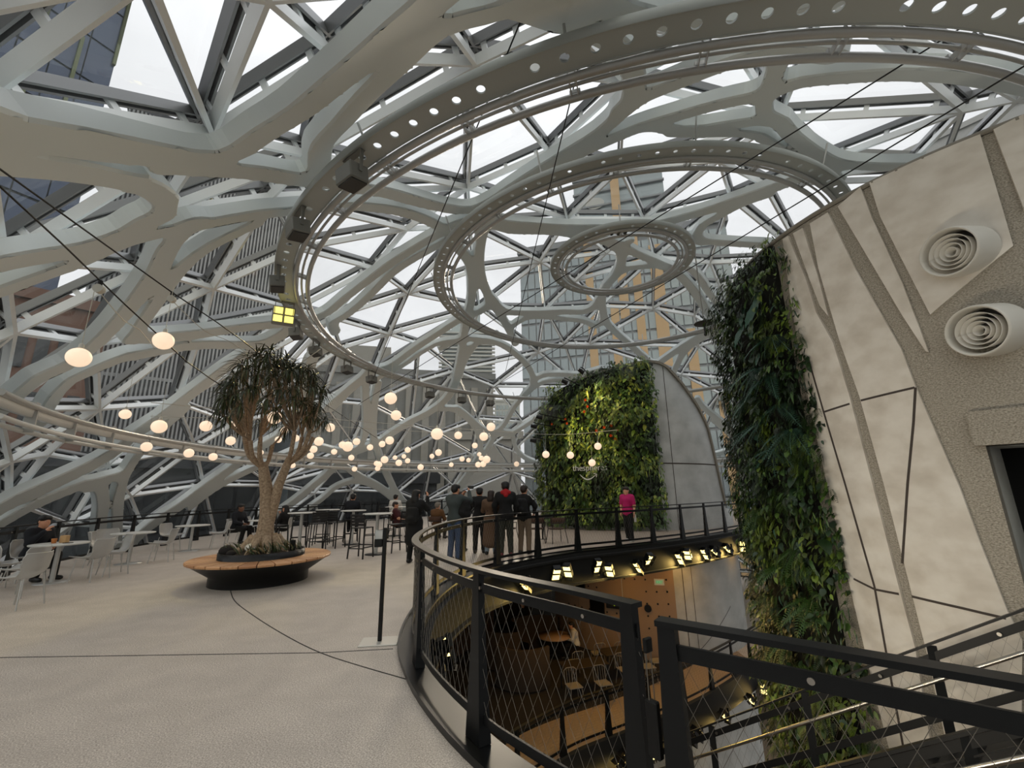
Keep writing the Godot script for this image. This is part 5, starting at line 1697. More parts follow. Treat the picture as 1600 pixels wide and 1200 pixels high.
# every chair faces local +z
func silver_chair(label: String, at: Vector3, turn: float) -> Node3D:
	var o := thing("dining_chair", label, "chair", at, turn)
	o.set_meta("base", "dining_chair")
	# bucket shell of pressed steel mesh
	var g := G.new()
	g.smooth()
	var rows := []
	var prof := [Vector3(0.235, 0.445, 0.25), Vector3(0.24, 0.435, 0.15), Vector3(0.235, 0.42, 0.0), Vector3(0.23, 0.43, -0.13), Vector3(0.235, 0.50, -0.205), Vector3(0.25, 0.62, -0.25), Vector3(0.255, 0.74, -0.285), Vector3(0.225, 0.80, -0.30)]
	for p in prof:
		var row := []
		for i in 9:
			var t := (i - 4) / 4.0
			var up: float = 0.055 * t * t * (1.0 if p.y < 0.6 else 0.1)
			var fw: float = 0.10 * t * t * clampf((p.y - 0.42) * 4.0, 0, 1)
			row.append(Vector3(t * p.x, p.y + up, p.z + fw))
		rows.append(row)
	for k in rows.size() - 1:
		for i in 8:
			var a: Vector3 = rows[k][i]; var b: Vector3 = rows[k][i + 1]; var c: Vector3 = rows[k + 1][i + 1]; var d: Vector3 = rows[k + 1][i]
			g.quad(a, b, c, d)
			g.quad(a - Vector3(0, 0.006, 0.004), d - Vector3(0, 0.006, 0.004), c - Vector3(0, 0.006, 0.004), b - Vector3(0, 0.006, 0.004))
	part(o, "shell", g.done(), M.silver_mesh)
	g = G.new()
	var rim := PackedVector3Array()
	for k in rows.size(): rim.append(rows[k][0])
	for i in range(1, 9): rim.append(rows[rows.size() - 1][i])
	for k in range(rows.size() - 2, -1, -1): rim.append(rows[k][8])
	g.tube(rim, 0.008, 6)
	part(o, "rim", g.done(), M.silver_chair)
	for s in [[-1, 1], [1, 1], [-1, -1], [1, -1]]:
		g = G.new()
		g.rod(Vector3(s[0] * 0.19, 0.42, s[1] * 0.16 - 0.02), Vector3(s[0] * 0.235, 0.0, s[1] * 0.21 - 0.02), 0.011, 8)
		part(o, "leg", g.done(), M.silver_chair)
	return o
func cafe_table(label: String, at: Vector3, turn: float) -> Node3D:
	var o := thing("cafe_table", label, "table", at, turn)
	o.set_meta("base", "cafe_table")
	var g := G.new()
	g.lathe(Vector3.ZERO, [Vector2(0, 0.712), Vector2(0.44, 0.712), Vector2(0.45, 0.722), Vector2(0.45, 0.738), Vector2(0.445, 0.742), Vector2(0, 0.742)], 40)
	part(o, "tabletop", g.done(), M.table_white)
	g = G.new()
	g.lathe(Vector3.ZERO, [Vector2(0.042, 0.012), Vector2(0.038, 0.71)], 16)
	part(o, "column", g.done(), M.silver_chair)
	g = G.new()
	g.lathe(Vector3.ZERO, [Vector2(0.27, 0), Vector2(0.27, 0.01), Vector2(0.05, 0.018), Vector2(0, 0.018)], 32)
	part(o, "base", g.done(), M.silver_chair)
	return o
func bar_table(label: String, at: Vector3, turn: float) -> Node3D:
	var o := thing("bar_table", label, "table", at, turn)
	o.set_meta("base", "bar_table")
	var g := G.new()
	g.lathe(Vector3.ZERO, [Vector2(0, 1.04), Vector2(0.39, 1.04), Vector2(0.40, 1.05), Vector2(0.40, 1.068), Vector2(0.39, 1.072), Vector2(0, 1.072)], 36)
	part(o, "tabletop", g.done(), M.table_white)
	g = G.new()
	g.lathe(Vector3.ZERO, [Vector2(0.05, 0.012), Vector2(0.045, 1.04)], 16)
	part(o, "column", g.done(), M.silver_chair)
	g = G.new()
	g.lathe(Vector3.ZERO, [Vector2(0.29, 0), Vector2(0.29, 0.012), Vector2(0, 0.02)], 28)
	part(o, "base", g.done(), M.stool_black)
	return o
func bar_stool(label: String, at: Vector3, turn: float) -> Node3D:
	var o := thing("bar_stool", label, "stool", at, turn)
	o.set_meta("base", "bar_stool")
	for k in 4:
		var g := G.new()
		g.box(Vector3(0, 0.745, -0.15 + k * 0.10), Vector3(0.42, 0.022, 0.088), Basis.IDENTITY, 0.004)
		part(o, "seat_slat", g.done(), M.stool_black)
	for k in 4:
		var g := G.new()
		g.box(Vector3(0, 0.83 + k * 0.075, -0.215 - k * 0.008), Vector3(0.43, 0.062, 0.016), Basis(Vector3.RIGHT, -0.1), 0.004)
		part(o, "back_slat", g.done(), M.stool_black)
	for s in [-1, 1]:
		var g := G.new()
		g.bar(Vector3(s * 0.195, 0.74, 0.17), Vector3(s * 0.225, 0, 0.21), 0.028, 0.028, Vector3.BACK)
		part(o, "leg", g.done(), M.stool_black)
		g = G.new()
		g.bar(Vector3(s * 0.195, 1.09, -0.235), Vector3(s * 0.2, 0.74, -0.19), 0.028, 0.022, Vector3.BACK)
		g.bar(Vector3(s * 0.2, 0.74, -0.19), Vector3(s * 0.23, 0, -0.235), 0.028, 0.028, Vector3.BACK)
		part(o, "leg", g.done(), M.stool_black)
		g = G.new()
		g.bar(Vector3(s * 0.216, 0.27, 0.2), Vector3(s * 0.22, 0.27, -0.222), 0.02, 0.026)
		part(o, "footrest", g.done(), M.stool_black)
	var f := G.new()
	f.bar(Vector3(-0.215, 0.30, 0.195), Vector3(0.215, 0.30, 0.195), 0.02, 0.028)
	f.bar(Vector3(-0.22, 0.25, -0.22), Vector3(0.22, 0.25, -0.22), 0.02, 0.026)
	part(o, "footrest", f.done(), M.stool_black)
	return o
func bistro_chair(label: String, at: Vector3, turn: float) -> Node3D:
	var o := thing("bistro_chair", label, "chair", at, turn)
	o.set_meta("base", "bistro_chair")
	var g := G.new()
	g.lathe(Vector3(0, 0, 0.02), [Vector2(0, 0.415), Vector2(0.23, 0.42), Vector2(0.245, 0.435), Vector2(0.24, 0.45), Vector2(0, 0.455)], 24)
	part(o, "seat", g.done(), M.weave_brown)
	g = G.new()
	g.lathe(Vector3(0, 0, 0.0), [Vector2(0.262, 0.60), Vector2(0.275, 0.68), Vector2(0.285, 0.78), Vector2(0.27, 0.78), Vector2(0.26, 0.68), Vector2(0.248, 0.60)], 20, true, PI * 1.12, PI * 1.88)
	part(o, "backrest", g.done(), M.weave_brown)
	g = G.new()
	var arc := PackedVector3Array()
	for i in 17:
		var t := PI * (0.95 + 1.1 * i / 16.0)
		arc.append(Vector3(cos(t) * 0.28, 0.63, sin(t) * 0.27))
	g.tube(arc, 0.012, 6)
	part(o, "arm_rail", g.done(), M.stool_black)
	for s in [[-1, 1], [1, 1], [-1, -1], [1, -1]]:
		g = G.new()
		var topy := 0.63 if s[1] > 0 else 0.78
		g.tube(PackedVector3Array([Vector3(s[0] * 0.26, topy, s[1] * 0.10 + (0.0 if s[1] > 0 else -0.06)), Vector3(s[0] * 0.22, 0.43, s[1] * 0.15), Vector3(s[0] * 0.27, 0, s[1] * 0.23)]), 0.012, 6)
		part(o, "leg", g.done(), M.stool_black)
	return o
var protos := {}
func face(a: Vector2, b: Vector2) -> float:
	# turn that makes local +z look from plan point a to plan point b
	return atan2(b.x - a.x, -(b.y - a.y))
func furniture():
	var T := [Vector2(-9.2, 9.2), Vector2(-9.68, 11.5), Vector2(-9.9, 13.9), Vector2(-8.95, 16.0)]
	var tl := ["round white cafe table nearest the left edge, with a cup and paper on it", "second round white cafe table from the left edge by the railing", "third round white cafe table, between the railing and the tree bench", "round white cafe table partly hidden behind the tree trunk"]
	for i in 4:
		place(protos, "cafe", cafe_table, W(T[i].x, 0, T[i].y), 0, tl[i], "cafe tables")
	var ch := [
		[Vector2(-8.55, 8.0), Vector2(-10.5, 7.6), "silver mesh chair cut off by the left edge of the view, the nearest of all"],
		[Vector2(-7.72, 7.22), Vector2(-10.0, 6.9), "silver mesh chair standing nearest on the open floor at the lower left"],
		[Vector2(-9.45, 8.5), Vector2(-9.2, 9.2), "silver mesh chair with its back to us in front of the nearest cafe table"],
		[Vector2(-8.62, 9.35), Vector2(-9.3, 9.3), "silver mesh chair at the right of the nearest cafe table"],
		[Vector2(-8.75, 10.0), Vector2(-9.3, 9.2), "silver mesh chair tucked behind the right side of the nearest cafe table"],
		[Vector2(-10.15, 11.2), Vector2(-9.68, 11.5), "silver mesh chair at the left of the second cafe table"],
		[Vector2(-10.6, 11.9), Vector2(-9.68, 11.5), "silver mesh chair between the second cafe table and the railing"],
		[Vector2(-9.08, 11.75), Vector2(-9.68, 11.5), "silver mesh chair at the right of the second cafe table"],
		[Vector2(-10.55, 13.9), Vector2(-9.9, 13.9), "silver mesh chair at the left of the third cafe table"],
		[Vector2(-9.35, 14.35), Vector2(-9.9, 13.9), "silver mesh chair at the right of the third cafe table"],
		[Vector2(-9.7, 15.7), Vector2(-8.9, 16.0), "silver mesh chair under the seated man in black by the trunk"],
		[Vector2(-8.2, 16.15), Vector2(-9.0, 16.0), "silver mesh chair under the woman half hidden by the trunk"],
		[Vector2(-9.98, 9.42), Vector2(-9.2, 9.2), "silver mesh chair under the person at the left edge"],
		[Vector2(-10.0, 16.9), Vector2(-9.0, 16.5), "silver mesh chair against the railing left of the trunk"]]
	for c in ch:
		place(protos, "silver", silver_chair, W(c[0].x, 0, c[0].y), face(c[0], c[1]), c[2], "silver mesh cafe chairs")
	var B := [Vector2(-6.5, 13.75), Vector2(-6.55, 15.75), Vector2(-3.78, 12.45), Vector2(-5.3, 14.8), Vector2(-4.6, 17.4)]
	var bl := ["tall round white bar table just right of the trunk", "tall round white bar table at the back of the group near the railing", "tall round white bar table nearest the black post stand", "tall round white bar table in the middle of the stools", "tall round white bar table farthest right, before the seated people"]
	for i in 5:
		place(protos, "bar", bar_table, W(B[i].x, 0, B[i].y), 0, bl[i], "white bar tables")
	var st := [
		[Vector2(-6.85, 13.1), Vector2(-6.5, 13.75), "black slatted bar stool nearest the tree trunk"],
		[Vector2(-5.95, 13.65), Vector2(-6.4, 14.3), "black slatted bar stool second from the trunk"],
		[Vector2(-5.55, 14.05), Vector2(-5.3, 14.8), "black slatted bar stool in front of the middle bar table"],
		[Vector2(-3.98, 11.85), Vector2(-3.78, 12.5), "black slatted bar stool nearest the black post stand"],
		[Vector2(-3.35, 12.85), Vector2(-3.8, 12.5), "black slatted bar stool behind the black post stand, right of its table"],
		[Vector2(-4.75, 15.0), Vector2(-5.3, 14.8), "black slatted bar stool right of the middle bar table"],
		[Vector2(-6.35, 14.95), Vector2(-6.55, 15.75), "black slatted bar stool in front of the rear bar table"],
		[Vector2(-4.75, 16.75), Vector2(-4.6, 17.4), "black slatted bar stool at the farthest right bar table"],
		[Vector2(-6.9, 14.5), Vector2(-6.5, 13.75), "black slatted bar stool behind the bar table by the trunk"],
		[Vector2(-5.6, 15.5), Vector2(-5.3, 14.8), "black slatted bar stool under the dark seated person far back"]]
	for s in st:
		place(protos, "stool", bar_stool, W(s[0].x, 0, s[0].y), face(s[0], s[1]), s[2], "black bar stools")
	var bc := [
		[Vector2(0.72, 14.35), Vector2(0.9, 15.6), "round-backed brown woven chair with black legs left of its twin by the planted core"],
		[Vector2(1.32, 14.2), Vector2(0.75, 15.6), "round-backed brown woven chair with black legs nearest the planted core"],
		[Vector2(-0.2, 14.6), Vector2(0.4, 15.6), "round-backed woven chair behind the man in khaki trousers"],
		[Vector2(-4.3, 16.6), Vector2(-3.0, 16.3), "dark armchair under the seated man in maroon"],
		[Vector2(-2.75, 15.9), Vector2(-2.4, 17.2), "dark chair under the seated person in the brown jacket"]]
	for c in bc:
		place(protos, "bistro", bistro_chair, W(c[0].x, 0, c[0].y), face(c[0], c[1]), c[2], "woven bistro chairs")
	for e in [[Vector2(0.95, 15.3), "low dark bistro table beside the two woven chairs"], [Vector2(-2.3, 16.7), "low pale bistro table before the person in the brown jacket"]]:
		var o := thing("bistro_table", e[1], "table", W(e[0].x, 0, e[0].y))
		var g := G.new()
		g.lathe(Vector3.ZERO, [Vector2(0, 0.70), Vector2(0.37, 0.70), Vector2(0.38, 0.715), Vector2(0.37, 0.73), Vector2(0, 0.73)], 28)
		part(o, "tabletop", g.done(), M.planter_black if e[0].x > 0 else M.table_white)
		g = G.new()
		g.lathe(Vector3.ZERO, [Vector2(0.03, 0.01), Vector2(0.03, 0.70)], 12)
		part(o, "column", g.done(), M.stool_black)
		g = G.new()
		g.lathe(Vector3.ZERO, [Vector2(0.22, 0), Vector2(0.22, 0.012), Vector2(0, 0.02)], 24)
		part(o, "base", g.done(), M.stool_black)
	# things on the nearest cafe table
	var g := G.new()
	g.lathe(Vector3.ZERO, [Vector2(0, 0), Vector2(0.035, 0.0), Vector2(0.045, 0.09), Vector2(0.04, 0.09), Vector2(0, 0.085)], 16)
	solo("cup", g.done(), M.cup_orange, "small orange-brown cup on the nearest cafe table", "cup").position = W(-9.33, 0.742, 9.2)
	g = G.new()
	g.box(Vector3(0, 0.07, 0), Vector3(0.13, 0.14, 0.09), Basis.IDENTITY, 0.006)
	solo("paper_bag", g.done(), M.cup_paper, "small upright brown paper bag on the nearest cafe table", "bag").position = W(-9.22, 0.742, 9.3)
	g = G.new()
	g.box(Vector3(0, 0.006, 0), Vector3(0.15, 0.012, 0.08), Basis.IDENTITY, 0.003)
	solo("phone", g.done(), M.screen_black, "black phone lying on the nearest cafe table", "phone").position = W(-9.02, 0.742, 9.18)
	# stand with the leaflet holder
	var o := thing("post_stand", "black post stand with a clear leaflet holder on a square white foot plate", "stand", W(-1.545, 0, 5.42), 0.12)
	g = G.new()
	g.box(Vector3(0, 0.006, 0), Vector3(0.42, 0.012, 0.30), Basis.IDENTITY, 0.005)
	part(o, "foot_plate", g.done(), M.plate_silver)
	g = G.new()
	g.box(Vector3(0, 0.62, 0), Vector3(0.045, 1.22, 0.045), Basis.IDENTITY, 0.006)
	part(o, "post", g.done(), M.black_metal)
	g = G.new()
	g.box(Vector3(-0.07, 1.15, 0.0), Vector3(0.085, 0.11, 0.03))
	part(o, "clear_holder", g.done(), M.acrylic)
	g = G.new()
	g.box(Vector3(-0.07, 1.06, 0.0), Vector3(0.09, 0.09, 0.06), Basis.IDENTITY, 0.004)
	part(o, "box", g.done(), M.black_metal)

# ---------------------------------------------------------------- round bench with the tree
func bench_and_tree():
	var c := Vector2(-5.0, 9.08)
	var o := thing("round_bench", "round timber-topped bench on a black tapered plinth around the tree", "bench", W(c.x, 0, c.y))
	var n := 28
	for i in n:
		# each board is a wedge of the ring
		var a := TAU * i / n + 0.008
		var b := TAU * (i + 1) / n - 0.008
		var g := G.new()
		var q := 3
		for k in q:
			var t := lerpf(a, b, float(k) / q); var u := lerpf(a, b, float(k + 1) / q)
			var p := func(r: float, an: float, y: float) -> Vector3: return Vector3(cos(an) * r, y, sin(an) * r)
			g.quad(p.call(0.70, t, 0.45), p.call(0.70, u, 0.45), p.call(1.245, u, 0.45), p.call(1.245, t, 0.45))
			g.quad(p.call(1.245, t, 0.45), p.call(1.245, u, 0.45), p.call(1.26, u, 0.435), p.call(1.26, t, 0.435))
			g.quad(p.call(1.26, t, 0.435), p.call(1.26, u, 0.435), p.call(1.25, u, 0.405), p.call(1.25, t, 0.405))
			g.quad(p.call(1.25, t, 0.405), p.call(1.25, u, 0.405), p.call(0.70, u, 0.405), p.call(0.70, t, 0.405))
		for e in [[a, -1], [b, 1]]:
			var v := [Vector3(cos(e[0]) * 0.7, 0.405, sin(e[0]) * 0.7), Vector3(cos(e[0]) * 1.25, 0.405, sin(e[0]) * 1.25), Vector3(cos(e[0]) * 1.245, 0.45, sin(e[0]) * 1.245), Vector3(cos(e[0]) * 0.7, 0.45, sin(e[0]) * 0.7)]
			g.quad(v[0], v[1], v[2], v[3])
		part(o, "board", g.done(), [M.bench_wood, M.bench_wood_pale, M.bench_wood, M.bench_wood_dark][(i * 7) % 4])
	var g := G.new()
	g.lathe(Vector3.ZERO, [Vector2(0.86, 0), Vector2(0.86, 0.16), Vector2(1.2, 0.39), Vector2(1.22, 0.404), Vector2(0.6, 0.404)], 56)
	part(o, "plinth", g.done(), M.planter_black)
	g = G.new()
	g.lathe(Vector3.ZERO, [Vector2(0.76, 0.40), Vector2(0.76, 0.565), Vector2(0.735, 0.565), Vector2(0.735, 0.46)], 48)
	part(o, "planter_ring", g.done(), M.planter_black)
	g = G.new()
	g.lathe(Vector3.ZERO, [Vector2(0.735, 0.49), Vector2(0.5, 0.56), Vector2(0.25, 0.62), Vector2(0, 0.64)], 28)
	part(o, "soil", g.done(), M.soil)
	# the tree
	var t := thing("tree", "multi-stemmed tree with a pale trunk and a domed crown of dark drooping strap leaves", "tree", W(c.x, 0.52, c.y))
	var rng := RandomNumberGenerator.new()
	rng.seed = 12
	g = G.new()
	var tr := PackedVector3Array([Vector3(-0.05, 0.0, 0), Vector3(-0.02, 0.14, 0), Vector3(0.0, 0.3, 0), Vector3(0.0, 0.7, 0), Vector3(-0.06, 1.15, 0), Vector3(-0.14, 1.5, 0.02), Vector3(-0.2, 1.75, 0.03)])
	g.tube(tr, [0.38, 0.23, 0.165, 0.135, 0.125, 0.105, 0.085], 16)
	var tr2 := PackedVector3Array([Vector3(0.08, 0.45, 0), Vector3(0.12, 0.9, 0), Vector3(0.17, 1.3, 0), Vector3(0.27, 1.65, -0.02), Vector3(0.33, 1.85, -0.03)])
	g.tube(tr2, [0.06, 0.09, 0.09, 0.08, 0.07], 12)
	for k in 9:
		var a := TAU * k / 9 + 0.2
		g.tube(PackedVector3Array([Vector3(cos(a) * 0.2, 0.28, sin(a) * 0.2), Vector3(cos(a) * 0.36, 0.10, sin(a) * 0.36), Vector3(cos(a) * 0.56, 0.0, sin(a) * 0.56)]), [0.10, 0.085, 0.03], 8)
	part(t, "trunk", g.done(), M.bark)
	var twigs := G.new()
	var tips := []
	# limbs rise from the two stems and fork towards the dome-shaped crown
	var hubs := []
	for k in 11:
		var a := TAU * k / 11 + 0.4
		var s := Vector3(-0.17, 1.62, 0.02) if cos(a) < 0.1 else Vector3(0.29, 1.7, -0.02)
		var h := s + Vector3(cos(a) * rng.randf_range(0.3, 0.5), rng.randf_range(0.5, 0.75), sin(a) * rng.randf_range(0.25, 0.45))
		var m := s.lerp(h, 0.5) + Vector3(cos(a) * 0.08, -0.06, sin(a) * 0.08)
		twigs.tube(curve3([s, m, h], 0.12), 0.042, 7)
		hubs.append(h)
	for k in 84:
		# golden spiral over a dome that is flat underneath
		var v := 1.0 - (k + 0.5) / 84.0 * 1.05
		var ph := k * 2.39996
		var rr := sqrt(maxf(0.0, 1.0 - v * v)) if v > 0 else 1.0 + v * 0.6
		var inner := 1.0 if k % 4 else 0.88
		var p := Vector3(-0.12 + cos(ph) * rr * 1.0 * inner, 2.72 + v * 1.36 * inner, sin(ph) * rr * 0.95 * inner)
		p += Vector3(rng.randf_range(-0.1, 0.1), rng.randf_range(-0.1, 0.1), rng.randf_range(-0.1, 0.1))
		var best: Vector3 = hubs[0]
		for h in hubs:
			if h.distance_to(p) < best.distance_to(p): best = h
		var mid := best.lerp(p, 0.5) + Vector3(0, -0.07, 0)
		twigs.tube(curve3([best, mid, p], 0.2), 0.018, 5)
		tips.append(p)
	part(t, "branches", twigs.done(), M.bark)
	var lm := leaf_mesh(0.36, 0.028, 1.5, 6)
	var pl := []
	var co := []
	for p in tips:
		var out: Vector3 = (p - Vector3(0.05, 2.6, 0)).normalized()
		for k in 30:
			var d := Vector3(rng.randfn(), rng.randfn(), rng.randfn()).normalized()
			d = (d + out * 0.35 + Vector3(0, 0.1, 0)).normalized()
			var x := Vector3.UP.cross(d)
			if x.length() < 0.05: x = Vector3.RIGHT
			x = x.normalized()
			pl.append(Transform3D(Basis(x, d.cross(x), d).scaled_local(Vector3.ONE * rng.randf_range(0.65, 1.15)), p + t.position + d * 0.01))
			var cc := Color(0.19, 0.225, 0.11) * rng.randf_range(0.6, 1.45)
			if rng.randf() < 0.08: cc = Color(0.34, 0.30, 0.14)
			co.append(cc.srgb_to_linear())
	foliage(t, "strap_leaves", lm, pl, co)
	# planting and rocks in the ring
	var u := thing("underplanting", "low green plants and dry stems around the foot of the tree", "plants", W(c.x, 0.5, c.y), 0, "", "stuff")
	pl = []; co = []
	for k in 420:
		var a := rng.randf() * TAU
		var r := rng.randf_range(0.35, 0.7)
		if cos(a) < 0.1 and rng.randf() < 0.75: continue
		var d := Vector3(rng.randf_range(-0.5, 0.5), rng.randf_range(0.5, 1.2), rng.randf_range(-0.5, 0.5)).normalized()
		var x := Vector3.RIGHT.cross(d).normalized()
		pl.append(Transform3D(Basis(x, d.cross(x), d).scaled_local(Vector3.ONE * rng.randf_range(0.3, 0.62)), Vector3(cos(a) * r, 0.05, sin(a) * r) + u.position))
		co.append((Color(0.17, 0.24, 0.12) if rng.randf() < 0.7 else Color(0.45, 0.38, 0.25)).srgb_to_linear())
	foliage(u, "leaves", leaf_mesh(0.42, 0.07, 0.7, 4), pl, co)
	for e in [[-0.52, 0.3, 0.13, "round dark rock in the tree planter, left of the trunk"], [-0.34, 0.46, 0.08, "small dark rock in the tree planter, nearest the rim"]]:
		g = G.new()
		g.ball(Vector3.ZERO, Vector3(e[2] * 1.2, e[2] * 0.9, e[2]), 10, 7)
		solo("rock", g.done(), M.stone_dark, e[3], "rock").position = W(c.x + e[0], 0.5 + e[2] * 0.65, c.y - e[1])
	g = G.new()
	g.lathe(Vector3.ZERO, [Vector2(0, 0), Vector2(0.085, 0), Vector2(0.09, 0.008), Vector2(0, 0.014)], 24)
	var lab := solo("plant_label", g.done(), M.tag_white, "oval white plant label leaning at the foot of the trunk", "label plate")
	lab.position = W(c.x - 0.02, 0.66, c.y - 0.42)
	lab.rotation = Vector3(0.75, 0.1, -0.2)
	var sp := G.new()
	sp.box(Vector3(0, 0.12, 0), Vector3(0.09, 0.24, 0.06), Basis.IDENTITY, 0.01)
	solo("black_box", sp.done(), M.black_metal, "small upright black box among the plants at the right of the tree planter", "speaker").position = W(c.x + 0.56, 0.5, c.y + 0.05)

# ---------------------------------------------------------------- what stands on the lower storey
func white_chair(label: String, at: Vector3, turn: float) -> Node3D:
	var o := thing("white_chair", label, "chair", at, turn)
	o.set_meta("base", "white_chair")
	var g := G.new()
	g.box(Vector3(0, 0.45, 0), Vector3(0.42, 0.03, 0.42), Basis.IDENTITY, 0.012)
	part(o, "seat", g.done(), M.chair_pale)
	for s in [[-1, 1], [1, 1], [-1, -1], [1, -1]]:
		g = G.new()
		g.rod(Vector3(s[0] * 0.17, 0.44, s[1] * 0.17), Vector3(s[0] * 0.23, 0, s[1] * 0.22), 0.013, 6)
		part(o, "leg", g.done(), M.chair_pale)
	g = G.new()
	g.tube(PackedVector3Array([Vector3(-0.19, 0.46, -0.2), Vector3(-0.2, 0.78, -0.26), Vector3(-0.12, 0.84, -0.27), Vector3(0.12, 0.84, -0.27), Vector3(0.2, 0.78, -0.26), Vector3(0.19, 0.46, -0.2)]), 0.014, 6)
	for k in 4: g.rod(Vector3(-0.12 + k * 0.08, 0.46, -0.2), Vector3(-0.12 + k * 0.08, 0.84, -0.27), 0.008, 5)
	part(o, "backrest", g.done(), M.chair_pale)
	return o
func lower_storey():
	var y := -4.5
	# curved high-backed settees round pale tables
	for e in [[Vector2(0.75, 19.2), 0.15, "high-backed curved taupe settee behind the round wooden table below"], [Vector2(-0.9, 17.0), 2.6, "high-backed curved taupe settee nearest the void on the lower storey"], [Vector2(-0.3, 21.5), 0.4, "high-backed curved taupe settee farthest back on the lower storey"], [Vector2(0.1, 15.2), 3.0, "high-backed curved taupe settee between the two settees and the long tables"]]:
		var o := thing("settee", e[2], "sofa", W(e[0].x, y, e[0].y), e[1])
		var g := G.new()
		g.lathe(Vector3(0, 0, 1.0), [Vector2(1.0, 0.05), Vector2(1.02, 1.2), Vector2(0.94, 1.22), Vector2(0.9, 0.5), Vector2(0.45, 0.44), Vector2(0.42, 0.05)], 24, true, PI * 1.15, PI * 1.85)
		part(o, "shell", g.done(), M.sofa_taupe)
	for e in [[Vector2(1.45, 18.2), 0.62, "round pale wooden table on the lower storey where a woman sits"], [Vector2(0.3, 20.4), 0.5, "round wooden table farther back on the lower storey"], [Vector2(2.7, 21.6), 0.45, "small round wooden table by the back wall of the lower storey"]]:
		var o := thing("round_table", e[2], "table", W(e[0].x, y, e[0].y))
		var g := G.new()
		g.lathe(Vector3.ZERO, [Vector2(0, 0.70), Vector2(e[1], 0.70), Vector2(e[1], 0.74), Vector2(0, 0.74)], 30)
		part(o, "tabletop", g.done(), M.table_wood)
		g = G.new()
		g.lathe(Vector3.ZERO, [Vector2(0.3, 0), Vector2(0.05, 0.03), Vector2(0.05, 0.7)], 16)
		part(o, "base", g.done(), M.stool_black)
	for e in [[Vector2(3.6, 16.6), 0.3, "long dark table on the lower storey, nearer of two"], [Vector2(2.15, 15.5), 0.3, "long dark table on the lower storey, left of its twin"]]:
		var o := thing("long_table", e[2], "table", W(e[0].x, y, e[0].y), e[1])
		var g := G.new()
		g.box(Vector3(0, 0.72, 0), Vector3(1.5, 0.04, 0.7), Basis.IDENTITY, 0.01)
		part(o, "tabletop", g.done(), M.table_dark)
		for s in [[-1, 1], [1, 1], [-1, -1], [1, -1]]:
			g = G.new()
			g.rod(Vector3(s[0] * 0.68, 0.71, s[1] * 0.28), Vector3(s[0] * 0.68, 0, s[1] * 0.3), 0.025, 6)
			part(o, "leg", g.done(), M.stool_black)
	var wc := [[Vector2(2.9, 17.2), 3.3], [Vector2(3.6, 17.3), 3.4], [Vector2(4.3, 17.0), 3.5], [Vector2(3.5, 15.75), 0.3], [Vector2(4.3, 15.95), 0.2], [Vector2(2.0, 16.45), 3.4], [Vector2(1.7, 14.6), 0.3], [Vector2(2.6, 14.75), 0.3], [Vector2(4.75, 16.4), -1.5]]
	var ord := ["first", "second", "third", "fourth", "fifth", "sixth", "seventh", "eighth", "ninth"]
	wc.sort_custom(func(a, b): return a[0].x / a[0].y < b[0].x / b[0].y)
	for i in wc.size():
		place(protos, "white", white_chair, W(wc[i][0].x, y, wc[i][0].y), wc[i][1], "white slender-legged chair on the lower storey, %s from the left of its group" % ord[i], "white chairs on the lower storey")
	# slatted timber wall under the left edge
	var sw := thing("wall_slats", "curved wall of upright timber slats on the lower storey under the left edge", "wall", Vector3.ZERO, 0, "", "structure")
	var c := curve2(PackedVector2Array([Vector2(-3.4, 13.6), Vector2(-3.3, 15.6), Vector2(-2.8, 17.4), Vector2(-2.0, 19.0), Vector2(-1.0, 20.6)]), 0.13)
	var slat := G.new()
	slat.box(Vector3(0, 1.45, 0), Vector3(0.05, 2.9, 0.09))
	var sm := slat.done()
	for p in c:
		var q := part(sw, "slat", sm, M.slat_wood)
		q.position = W(p.x, y, p.y)
		q.rotation.y = 0.4
	var back := G.new()
	back.sweep(lift(offset_curve(c, -0.1), y + 1.45), ups(c.size()), 0.03, 2.9)
	part(sw, "backing", back.done(), M.dark_room)
	# warm plastered face of the core with fixing holes, screens, clock and exit sign
	var s := func(d: float) -> float: return deg_to_rad(d) * CR
	var wp := thing("wall_lower", "warm tan lower wall of the core with rows of round fixing holes", "wall", W(CC.x, y, CC.y), 0, "", "structure")
	var off := -wp.position
	for k in 3:
		part(wp, "panel", cyl_patch(CC, CR, rect_sy(s.call(-168.0 + k * 26.5), -4.48, s.call(-142.0 + k * 26.5), -0.7), CR, CR + 0.03), M.warm_panel).position = off
	for r in 5:
		for k in 12:
			var d := -150.0 + k * 5.2
			if r in [1, 2] and k in [5, 6, 7, 8]: continue
			var g := G.new()
			var a := deg_to_rad(d)
			var nrm := Vector3(cos(a), 0, -sin(a))
			var p := W(CC.x + cos(a) * (CR + 0.03), -1.75 - r * 0.42, CC.y + sin(a) * (CR + 0.03))
			g.rod(p, p + nrm * 0.012, 0.035, 8)
			part(wp, "fixing_hole", g.done(), M.screen_black).position = off
	for e in [[-117.0, -2.62, 1.0, 0.42, "wide dark framed screen showing yellow flowers on the lower wall", true], [-139.0, -2.1, 0.5, 0.85, "dark upright screen on the lower wall, left of the others", false], [-129.0, -2.75, 0.62, 0.7, "dark square screen on the lower wall, lowest of the three", false]]:
		var a := deg_to_rad(e[0])
		var nrm := Vector3(cos(a), 0, -sin(a))
		var o := thing("screen", e[4], "screen", W(CC.x + cos(a) * (CR + 0.12), e[1], CC.y + sin(a) * (CR + 0.12)))
		o.basis = Basis(Vector3.UP.cross(nrm), Vector3.UP, nrm)
		var g := G.new()
		g.box(Vector3.ZERO, Vector3(e[2], e[3], 0.07), Basis.IDENTITY, 0.015)
		part(o, "frame", g.done(), M.screen_black)
